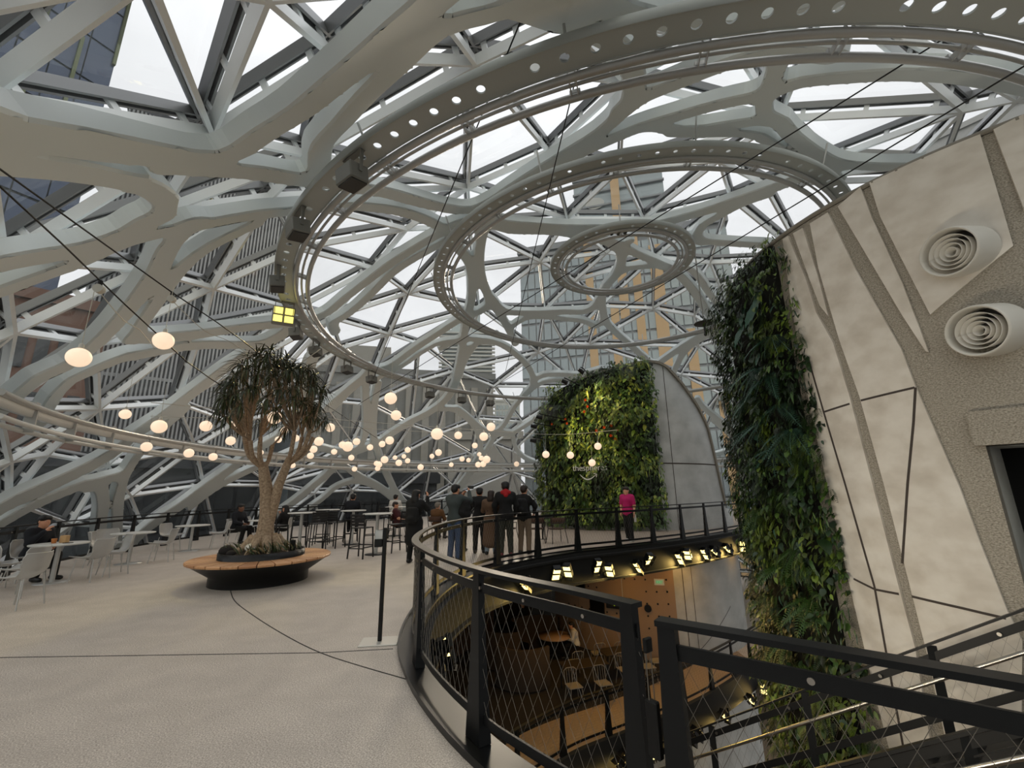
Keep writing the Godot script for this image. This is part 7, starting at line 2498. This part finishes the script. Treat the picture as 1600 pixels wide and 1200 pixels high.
# ---------------------------------------------------------------- figures: smooth fields over bones, meshed as surface nets
# bones: [a, b, ra, rb]
func net_mesh(bones: Array, cell: float, k: float, g: G) -> void:
	var lo := Vector3(1e9, 1e9, 1e9); var hi := -lo
	for b in bones:
		var r: float = maxf(b[2], b[3]) + k + cell * 2
		lo = lo.min((b[0] as Vector3) - Vector3.ONE * r).min((b[1] as Vector3) - Vector3.ONE * r)
		hi = hi.max((b[0] as Vector3) + Vector3.ONE * r).max((b[1] as Vector3) + Vector3.ONE * r)
	var nx := int((hi.x - lo.x) / cell) + 2
	var ny := int((hi.y - lo.y) / cell) + 2
	var nz := int((hi.z - lo.z) / cell) + 2
	var f := PackedFloat32Array(); f.resize(nx * ny * nz); f.fill(1.0)
	for b in bones:
		var a: Vector3 = b[0]; var c: Vector3 = b[1]
		var ra: float = b[2]; var rb: float = b[3]
		var ab := c - a
		var l2 := maxf(ab.length_squared(), 1e-8)
		var r := maxf(ra, rb) + k + cell * 1.5
		var p0 := ((a.min(c) - Vector3.ONE * r - lo) / cell).floor()
		var p1 := ((a.max(c) + Vector3.ONE * r - lo) / cell).ceil()
		for z in range(maxi(0, int(p0.z)), mini(nz - 1, int(p1.z)) + 1):
			for y in range(maxi(0, int(p0.y)), mini(ny - 1, int(p1.y)) + 1):
				var base := (z * ny + y) * nx
				for x in range(maxi(0, int(p0.x)), mini(nx - 1, int(p1.x)) + 1):
					var p := lo + Vector3(x, y, z) * cell - a
					var t := clampf(p.dot(ab) / l2, 0.0, 1.0)
					var d := (p - ab * t).length() - lerpf(ra, rb, t)
					var o := f[base + x]
					var h := maxf(k - absf(o - d), 0.0) / k
					f[base + x] = minf(o, d) - h * h * k * 0.25
	var vid := {}
	var vs := PackedVector3Array()
	var quads := []
	for z in nz - 1:
		for y in ny - 1:
			for x in nx - 1:
				var i := (z * ny + y) * nx + x
				var v := [f[i], f[i + 1], f[i + nx], f[i + nx + 1], f[i + nx * ny], f[i + nx * ny + 1], f[i + nx * ny + nx], f[i + nx * ny + nx + 1]]
				var neg := 0
				for q in v:
					if q < 0.0: neg += 1
				if neg == 0 or neg == 8: continue
				var s := Vector3.ZERO
				var n := 0
				for e in [[0, 1], [2, 3], [4, 5], [6, 7], [0, 2], [1, 3], [4, 6], [5, 7], [0, 4], [1, 5], [2, 6], [3, 7]]:
					var A: float = v[e[0]]; var B: float = v[e[1]]
					if (A < 0.0) != (B < 0.0):
						var t := A / (A - B)
						var pa := Vector3(e[0] & 1, (e[0] >> 1) & 1, e[0] >> 2)
						var pb := Vector3(e[1] & 1, (e[1] >> 1) & 1, e[1] >> 2)
						s += pa.lerp(pb, t); n += 1
				vid[i] = vs.size()
				vs.append(lo + (Vector3(x, y, z) + s / n) * cell)
	g.smooth()
	var dx := 1; var dy := nx; var dz := nx * ny
	for i in vid:
		var x: int = i % nx
		var y: int = (i / nx) % ny
		var z: int = i / (nx * ny)
		var a := f[i]
		if y > 0 and z > 0 and (a < 0.0) != (f[i + dx] < 0.0) and vid.has(i - dy) and vid.has(i - dz) and vid.has(i - dy - dz):
			var q := [vs[vid[i]], vs[vid[i - dy]], vs[vid[i - dy - dz]], vs[vid[i - dz]]]
			if a < 0.0: g.quad(q[3], q[2], q[1], q[0])
			else: g.quad(q[0], q[1], q[2], q[3])
		if x > 0 and z > 0 and (a < 0.0) != (f[i + dy] < 0.0) and vid.has(i - dx) and vid.has(i - dz) and vid.has(i - dx - dz):
			var q := [vs[vid[i]], vs[vid[i - dz]], vs[vid[i - dx - dz]], vs[vid[i - dx]]]
			if a < 0.0: g.quad(q[3], q[2], q[1], q[0])
			else: g.quad(q[0], q[1], q[2], q[3])
		if x > 0 and y > 0 and (a < 0.0) != (f[i + dz] < 0.0) and vid.has(i - dx) and vid.has(i - dy) and vid.has(i - dx - dy):
			var q := [vs[vid[i]], vs[vid[i - dx]], vs[vid[i - dx - dy]], vs[vid[i - dy]]]
			if a < 0.0: g.quad(q[3], q[2], q[1], q[0])
			else: g.quad(q[0], q[1], q[2], q[3])
	g.smooth(false)
func field(bones: Array, cell := 0.02, k := 0.05) -> ArrayMesh:
	var g := G.new()
	net_mesh(bones, cell, k, g)
	return g.done()
# one hand: a palm and five curled fingers, pointing along dir with the palm facing pn
func hand(g: G, w: Vector3, dir: Vector3, pn: Vector3, side: float, curl: float) -> void:
	var across := dir.cross(pn).normalized() * side
	var palm := [[w, w + dir * 0.075, 0.026, 0.024], [w + across * 0.018 + dir * 0.03, w + across * 0.026 + dir * 0.08, 0.016, 0.014], [w - across * 0.018 + dir * 0.03, w - across * 0.026 + dir * 0.078, 0.016, 0.014]]
	net_mesh(palm, 0.0125, 0.015, g)
	var lens := [0.068, 0.076, 0.072, 0.056]
	for i in 4:
		var r0: Vector3 = w + dir * 0.072 + across * (0.028 - i * 0.019)
		var d := dir
		var pts := PackedVector3Array([r0 - dir * 0.01, r0])
		for q in 3:
			d = (d + pn * curl * 0.55).normalized()
			pts.append(pts[pts.size() - 1] + d * lens[i] * [0.45, 0.32, 0.25][q])
		g.tube(pts, [0.009, 0.009, 0.0085, 0.008, 0.006], 6)
	var t0: Vector3 = w + dir * 0.02 + across * 0.028
	var td := (dir * 0.6 + across * 0.7 + pn * 0.35).normalized()
	g.tube(PackedVector3Array([t0, t0 + td * 0.03, t0 + (td + pn * 0.4 + dir * 0.3).normalized() * 0.062]), [0.012, 0.0105, 0.008], 6)
# spec: h height, sit, skin, hair, long, top, legs, shoes, arms: [[elbow, hand], [elbow, hand]] for side -1 then +1 (local, figure faces +z, metres at 1.75 m)
func person(label: String, at: Vector3, turn: float, s: Dictionary) -> Node3D:
	var o := thing("person", label, "person", at, turn)
	var sc: float = s.get("h", 1.75) / 1.75
	var sit: bool = s.get("sit", false)
	var dy := -0.46 if sit else 0.0
	if s.has("seat"): dy = s.seat - 0.92
	var lean: float = s.get("lean", 0.0)
	var up := func(x: float, y: float, z: float) -> Vector3: return Vector3(x, y + dy, z + lean * (y - 0.95))
	var pel: Vector3 = up.call(0.0, 0.96, 0.0)
	var waist: Vector3 = up.call(0.0, 1.10, 0.0)
	var chest: Vector3 = up.call(0.0, 1.30, -0.01)
	var neck: Vector3 = up.call(0.0, 1.47, -0.01)
	var hd: float = s.get("nod", 0.0)
	var head: Vector3 = up.call(0.0, 1.62, 0.02 + hd * 0.06)
	var sk: Material = M[s.get("skin", "skin")]
	var body := []
	body.append([pel + Vector3(-0.05, 0, 0), pel + Vector3(0.05, 0, 0), 0.125, 0.125])
	body.append([pel, waist, 0.13, 0.115])
	body.append([waist, chest, 0.115, 0.135])
	body.append([chest + Vector3(-0.07, 0.03, 0), chest + Vector3(0.07, 0.03, 0), 0.12, 0.12])
	body.append([neck + Vector3(-0.12, -0.045, 0), neck + Vector3(0.12, -0.045, 0), 0.07, 0.07])
	body.append([neck, head + Vector3(0, -0.06, -0.01), 0.055, 0.052])
	body.append([head + Vector3(0, 0.035, -0.015), head + Vector3(0, -0.03, 0.015), 0.092, 0.075])
	body.append([head + Vector3(0, -0.03, 0.02), head + Vector3(0, -0.085, 0.045), 0.068, 0.038])
	var top := [[pel + Vector3(-0.05, 0, 0), pel + Vector3(0.05, 0, 0), 0.15, 0.15], [pel, waist, 0.15, 0.14], [waist, chest, 0.14, 0.158], [chest + Vector3(-0.075, 0.03, 0), chest + Vector3(0.075, 0.03, 0), 0.142, 0.142], [neck + Vector3(-0.13, -0.05, 0), neck + Vector3(0.13, -0.05, 0), 0.088, 0.088], [neck + Vector3(0, -0.03, -0.01), neck, 0.085, 0.07]]
	var legs := []
	var shoes := []
	var st: float = s.get("stride", 0.0)
	for side in [-1, 1]:
		var hip: Vector3 = up.call(side * 0.09, 0.92, 0.0)
		var knee := Vector3(side * 0.105, 0.50, 0.03 + st * side)
		var ank := Vector3(side * 0.115, 0.09, -0.02 + st * side * 1.6)
		if sit:
			knee = Vector3(side * 0.13, hip.y + 0.03, 0.43)
			ank = Vector3(side * 0.13, 0.09, 0.40 + 0.05 * side)
			if s.get("cross", false) and side > 0:
				knee = Vector3(0.02, hip.y + 0.12, 0.42); ank = Vector3(-0.20, 0.30, 0.58)
			if s.has("seat"):
				knee = Vector3(side * 0.14, hip.y, 0.40); ank = Vector3(side * 0.13, s.seat - 0.42, 0.34)
		var toe := ank + Vector3(side * 0.02, -0.045, 0.15)
		body.append([hip, knee, 0.085, 0.058]); body.append([knee, ank, 0.057, 0.04]); body.append([ank + Vector3(0, -0.03, -0.03), toe, 0.038, 0.03])
		legs.append([hip, knee, 0.108, 0.078]); legs.append([knee, ank + Vector3(0, 0.01, 0), 0.078, 0.064])
		shoes.append([ank + Vector3(0, -0.035, -0.045), toe, 0.05, 0.042]); shoes.append([ank + Vector3(0, 0.02, 0), ank + Vector3(0, -0.03, 0), 0.05, 0.05])
	legs.append([pel + Vector3(-0.05, -0.02, 0), pel + Vector3(0.05, -0.02, 0), 0.135, 0.135])
	var arms: Array = s.get("arms", [])
	var hands := G.new()
	var short: bool = s.get("short", false)
	for i in 2:
		var side := -1 if i == 0 else 1
		var sh: Vector3 = up.call(side * 0.185, 1.42, -0.01)
		var el: Vector3 = up.call(side * 0.235, 1.14, -0.03)
		var ha: Vector3 = up.call(side * 0.245, 0.90, 0.05)
		if arms.size() > i and arms[i].size() == 2:
			el = up.call(arms[i][0].x, arms[i][0].y, arms[i][0].z)
			ha = up.call(arms[i][1].x, arms[i][1].y, arms[i][1].z)
		body.append([sh, el, 0.055, 0.043]); body.append([el, ha, 0.043, 0.03])
		top.append([sh, el, 0.078, 0.064] if not short else [sh, sh.lerp(el, 0.75), 0.078, 0.07])
		if not short: top.append([el, el.lerp(ha, 0.94), 0.062, 0.046])
		var d := (ha - el).normalized()
		var pn := Vector3(-side, 0, 0.2)
		pn = (pn - d * pn.dot(d)).normalized()
		hand(hands, ha, d, pn, side, s.get("curl", 0.5))
	net_mesh(body, 0.023, 0.05, hands)
	# face: eye whites, nose, mouth, ears on the same skin surface
	hands.ball(head + Vector3(0, -0.012, 0.098), Vector3(0.012, 0.018, 0.016), 8, 6)
	hands.ball(head + Vector3(0, 0.008, 0.09), Vector3(0.008, 0.025, 0.01), 8, 6)
	for q in [-1, 1]: hands.ball(head + Vector3(q * 0.088, 0.0, -0.01), Vector3(0.012, 0.03, 0.02), 8, 6)
	var bm := hands.done()
	var root := part(o, "body", bm, sk)
	root.scale = Vector3.ONE * sc
	var eyes := G.new()
	for q in [-1, 1]: eyes.ball(head + Vector3(q * 0.031, 0.012, 0.076), Vector3(0.013, 0.008, 0.010), 8, 5)
	var ey := part(o, "eyes", eyes.done(), M.eye_white); ey.scale = root.scale
	eyes = G.new()
	for q in [-1, 1]: eyes.ball(head + Vector3(q * 0.031, 0.012, 0.083), Vector3(0.006, 0.006, 0.005), 8, 5)
	ey = part(o, "pupils", eyes.done(), M.hair_black); ey.scale = root.scale
	eyes = G.new()
	eyes.ball(head + Vector3(0, -0.052, 0.083), Vector3(0.022, 0.006, 0.008), 8, 5)
	ey = part(o, "mouth", eyes.done(), M.lip); ey.scale = root.scale
	# hair
	var hair := [[head + Vector3(0, 0.045, -0.035), head + Vector3(0, 0.01, -0.05), 0.094, 0.088], [head + Vector3(-0.045, 0.065, 0.03), head + Vector3(0.045, 0.065, 0.03), 0.058, 0.058]]
	if s.get("long", 0.0) > 0.0:
		var L: float = s.long
		hair.append([head + Vector3(0, -0.02, -0.06), head + Vector3(0, -0.12, -0.075), 0.085, 0.09])
		hair.append([head + Vector3(-0.04, -0.1, -0.075), head + Vector3(-0.055, -0.1 - L, -0.115 - lean * L), 0.065, 0.05])
		hair.append([head + Vector3(0.04, -0.1, -0.075), head + Vector3(0.055, -0.1 - L, -0.115), 0.065, 0.05])
	if s.get("bun", false): hair.append([head + Vector3(0, 0.03, -0.12), head + Vector3(0, 0.0, -0.13), 0.045, 0.04])
	var p := part(o, "hair", field(hair, 0.02, 0.03), M[s.get("hair", "hair_black")]); p.scale = root.scale
	if s.has("coat"):
		# long coat: a flared skirt below the waist
		var cl: float = s.coat
		for side in [-1, 1]:
			top.append([pel + Vector3(side * 0.05, 0, 0), Vector3(side * 0.09, pel.y - cl, -0.02), 0.145, 0.15])
		top.append([pel, Vector3(0, pel.y - cl, -0.02), 0.15, 0.16])
	p = part(o, "top", field(top, 0.025, 0.05), M[s.get("top", "cloth_black")]); p.scale = root.scale
	p = part(o, "trousers", field(legs, 0.024, 0.03), M[s.get("legs", "cloth_black")]); p.scale = root.scale
	p = part(o, "shoes", field(shoes, 0.02, 0.03), M[s.get("shoes", "shoe_black")]); p.scale = root.scale
	if s.has("hood"):
		p = part(o, "hood", field([[neck + Vector3(-0.07, 0.01, -0.06), neck + Vector3(0.07, 0.01, -0.06), 0.062, 0.062], [neck + Vector3(-0.085, 0.02, -0.02), neck + Vector3(-0.05, 0.0, 0.07), 0.04, 0.035], [neck + Vector3(0.085, 0.02, -0.02), neck + Vector3(0.05, 0.0, 0.07), 0.04, 0.035], [neck + Vector3(0, 0.05, -0.07), neck + Vector3(0, -0.05, -0.11), 0.06, 0.06]], 0.016, 0.03), M[s.hood], "red hood" if s.hood == "cloth_red" else "")
		p.scale = root.scale
	return o
func backpack(label: String, at: Vector3, turn: float, m: Material, w := 0.30, h := 0.42) -> void:
	# worn on a back: front of the pack faces local -z
	var o := thing("backpack", label, "backpack", at, turn)
	part(o, "pouch", field([[Vector3(-w * 0.25, h * 0.28, 0), Vector3(w * 0.25, h * 0.28, 0), 0.085, 0.085], [Vector3(-w * 0.28, -h * 0.3, 0), Vector3(w * 0.28, -h * 0.3, 0), 0.095, 0.095], [Vector3(-w * 0.25, 0, 0), Vector3(w * 0.25, 0, 0), 0.1, 0.1], [Vector3(-w * 0.12, -h * 0.2, -0.09), Vector3(w * 0.12, -h * 0.2, -0.09), 0.05, 0.05]], 0.02, 0.05), m)
	for q in [-1, 1]:
		var g := G.new()
		g.tube(curve3([Vector3(q * w * 0.3, h * 0.3, 0.06), Vector3(q * w * 0.36, h * 0.46, 0.16), Vector3(q * w * 0.4, h * 0.1, 0.27), Vector3(q * w * 0.4, -h * 0.3, 0.08)], 0.06), 0.018, 6)
		part(o, "strap", g.done(), m)

func people():
	var back := PI          # facing away from the viewer
	person("woman in a long black coat with long dark hair, raising a phone", W(-2.4, 0, 10.9), back - 0.25, {"h": 1.68, "long": 0.28, "top": "cloth_black", "coat": 0.42, "legs": "cloth_black", "arms": [[], [Vector3(-0.24, 1.30, 0.16), Vector3(-0.10, 1.60, 0.30)]], "lean": 0.0}.merged({"arms": [[Vector3(-0.27, 1.27, 0.14), Vector3(-0.20, 1.58, 0.26)], [Vector3(0.23, 1.15, 0.08), Vector3(0.14, 1.25, 0.26)]]}, true))
	backpack("black backpack on the back of the woman in the long black coat", W(-2.42, 1.10, 10.66), back - 0.25 + PI * 0.0, M.cloth_black, 0.26, 0.36)
	person("man in a grey-green jacket and jeans photographing with raised arms, seen from behind", W(-1.45, 0, 11.0), back - 0.5, {"h": 1.80, "top": "cloth_greygreen", "legs": "cloth_jeans", "arms": [[Vector3(-0.30, 1.36, 0.20), Vector3(-0.14, 1.58, 0.38)], [Vector3(0.24, 1.22, 0.16), Vector3(0.06, 1.50, 0.36)]]})
	person("person in dark clothes half hidden behind the man in the grey-green jacket", W(-1.5, 0, 12.7), back - 0.2, {"h": 1.62, "top": "cloth_navy", "legs": "cloth_black", "hair": "hair_brown", "arms": [[Vector3(-0.24, 1.16, 0.1), Vector3(-0.14, 1.28, 0.30)], [Vector3(0.24, 1.16, 0.1), Vector3(0.14, 1.28, 0.30)]]})
	backpack("round black and grey backpack in the crook of the man in the grey-green jacket", W(-1.22, 1.22, 10.93), back - 0.5, M.cloth_black, 0.34, 0.46)
	person("person in black with black hair standing left of the tan coat", W(-0.95, 0, 12.3), back + 0.1, {"h": 1.72, "top": "cloth_black", "legs": "cloth_black", "arms": [[Vector3(-0.25, 1.2, 0.12), Vector3(-0.15, 1.40, 0.30)], [Vector3(0.25, 1.2, 0.12), Vector3(0.15, 1.40, 0.30)]]})
	person("woman with long brown hair in a knee-length tan coat beside the red-hooded man", W(-0.62, 0, 12.0), back - 0.1, {"h": 1.64, "top": "cloth_tan", "coat": 0.62, "legs": "cloth_paleblue", "hair": "hair_brown", "long": 0.34, "arms": [[Vector3(-0.24, 1.18, 0.1), Vector3(-0.16, 1.34, 0.28)], [Vector3(0.24, 1.18, 0.1), Vector3(0.16, 1.34, 0.28)]]})
	person("tall man in black jacket with red hood and dark olive trousers, from behind", W(-0.22, 0, 11.62), back + 0.1, {"h": 1.86, "top": "cloth_black", "legs": "cloth_olive", "hood": "cloth_red", "shoes": "shoe_red", "skin": "skin_dark", "arms": [[Vector3(-0.27, 1.18, 0.02), Vector3(-0.24, 0.95, 0.12)], [Vector3(0.27, 1.18, 0.02), Vector3(0.24, 0.95, 0.12)]]})
	var k := person("man in a black top with white sleeve stripes and khaki trousers, looking to the right", W(0.27, 0, 12.05), back - 0.35, {"h": 1.76, "top": "cloth_black", "legs": "cloth_khaki", "hair": "hair_brown", "arms": [[Vector3(-0.29, 1.20, 0.06), Vector3(-0.20, 1.02, 0.24)], [Vector3(0.25, 1.16, 0.02), Vector3(0.2, 0.98, 0.16)]]})
	for i in 3:
		var g := G.new()
		g.tube(PackedVector3Array([Vector3(-0.13, 1.515 - 0.006 * i, -0.06 + i * 0.035), Vector3(-0.22, 1.47, -0.065 + i * 0.035), Vector3(-0.285, 1.38, -0.06 + i * 0.035)]), 0.011, 5)
		part(k, "stripe", g.done(), M.cloth_white, "white sleeve stripe")
	backpack("black backpack on the man in khaki trousers", W(0.20, 1.22, 11.83), back - 0.35, M.cloth_black, 0.28, 0.40)
	person("woman in a bright pink polo shirt and black trousers standing before the planted core", W(3.62, 0, 14.3), -0.75, {"h": 1.68, "top": "cloth_pink", "short": true, "legs": "cloth_black", "shoes": "shoe_white", "hair": "hair_brown", "bun": true, "stride": 0.05, "arms": [[Vector3(-0.23, 1.14, 0.0), Vector3(-0.2, 0.92, 0.1)], [Vector3(0.24, 1.14, -0.02), Vector3(0.26, 0.90, 0.06)]]})
	var b := thing("bottle", "white water bottle in the left hand of the woman in pink", "bottle", W(3.80, 0.60, 14.17))
	var g := G.new()
	g.lathe(Vector3.ZERO, [Vector2(0, 0), Vector2(0.036, 0.0), Vector2(0.038, 0.02), Vector2(0.038, 0.20), Vector2(0.022, 0.24)], 16)
	part(b, "flask", g.done(), M.cloth_white)
	g = G.new()
	g.lathe(Vector3.ZERO, [Vector2(0.023, 0.235), Vector2(0.023, 0.275), Vector2(0, 0.278)], 14)
	part(b, "cap", g.done(), M.cloth_black)
	for ph in [[W(-2.16, 1.60, 11.18), "black phone held up by the woman in the long black coat"], [W(-1.10, 1.72, 11.35), "black camera held up by the man in the grey-green jacket"]]:
		g = G.new()
		g.box(Vector3.ZERO, Vector3(0.15, 0.08, 0.02), Basis.IDENTITY, 0.006)
		solo("phone", g.done(), M.screen_black, ph[1], "phone").position = ph[0]
	# seated
	person("seated man in a maroon T-shirt facing right beyond the bar stools", W(-4.28, 0, 16.62), PI / 2 + 0.1, {"h": 1.74, "sit": true, "top": "cloth_maroon", "short": true, "legs": "cloth_navy", "hair": "hair_brown", "cross": true, "lean": -0.2, "arms": [[Vector3(-0.24, 1.16, 0.08), Vector3(-0.12, 1.06, 0.30)], [Vector3(0.24, 1.16, 0.08), Vector3(0.12, 1.06, 0.30)]]})
	person("seated person in a white top farthest back near the railing", W(-5.05, 0, 19.0), back, {"h": 1.7, "sit": true, "seat": 0.74, "top": "cloth_white", "legs": "cloth_navy", "arms": [[Vector3(-0.25, 1.16, 0.1), Vector3(-0.12, 1.12, 0.30)], [Vector3(0.25, 1.16, 0.1), Vector3(0.12, 1.12, 0.30)]]})
	person("dark-haired person seated right of the white top far back", W(-4.3, 0, 19.5), back + 0.4, {"h": 1.7, "sit": true, "seat": 0.68, "top": "cloth_navy", "legs": "cloth_black"})
	person("person in dark clothes seated on a bar stool far back", W(-5.62, 0, 15.55), back + 0.2, {"h": 1.72, "sit": true, "seat": 0.80, "top": "cloth_navy", "legs": "cloth_black", "arms": [[Vector3(-0.25, 1.16, 0.1), Vector3(-0.12, 1.15, 0.30)], [Vector3(0.25, 1.16, 0.1), Vector3(0.12, 1.15, 0.30)]]})
	person("seated grey-haired person in a brown jacket, back to us, beyond the curved rail", W(-2.72, 0, 15.9), back - 0.3, {"h": 1.7, "sit": true, "top": "cloth_brown", "legs": "cloth_navy", "hair": "hair_grey", "arms": [[Vector3(-0.25, 1.16, 0.1), Vector3(-0.12, 1.12, 0.30)], [Vector3(0.25, 1.16, 0.1), Vector3(0.12, 1.12, 0.30)]]})
	person("seated man in black facing right, left of the tree trunk", W(-9.68, 0, 15.72), PI / 2 - 0.2, {"h": 1.78, "sit": true, "top": "cloth_navy", "legs": "cloth_black", "skin": "skin_dark", "lean": 0.12, "arms": [[Vector3(-0.25, 1.16, 0.12), Vector3(-0.12, 1.10, 0.34)], [Vector3(0.25, 1.16, 0.12), Vector3(0.12, 1.10, 0.34)]]})
	person("seated woman in black gesturing, half hidden by the tree trunk", W(-8.22, 0, 16.12), -PI / 2 - 0.2, {"h": 1.68, "sit": true, "top": "cloth_black", "legs": "cloth_black", "long": 0.2, "arms": [[Vector3(-0.25, 1.2, 0.16), Vector3(-0.16, 1.42, 0.30)], [Vector3(0.25, 1.16, 0.1), Vector3(0.12, 1.12, 0.30)]]})
	person("dark-haired person in navy seated at the left edge of the view", W(-9.96, 0, 9.43), PI / 2 - 0.1, {"h": 1.74, "sit": true, "top": "cloth_navy", "legs": "cloth_black", "lean": 0.15, "arms": [[Vector3(-0.25, 1.2, 0.16), Vector3(-0.08, 1.44, 0.22)], [Vector3(0.25, 1.16, 0.1), Vector3(0.12, 1.12, 0.30)]]})
	# lower storey
	person("woman in a pale top seated at the round wooden table below", W(2.25, -4.5, 18.1), -PI / 2, {"h": 1.66, "sit": true, "top": "cloth_white", "legs": "cloth_black", "lean": 0.2, "arms": [[Vector3(-0.25, 1.16, 0.12), Vector3(-0.1, 1.16, 0.32)], [Vector3(0.25, 1.16, 0.12), Vector3(0.1, 1.16, 0.32)]]})
	person("person in black seated far back on the lower storey", W(0.3, -4.5, 21.1), back * 0.2, {"h": 1.72, "sit": true, "top": "cloth_black", "legs": "cloth_black"})
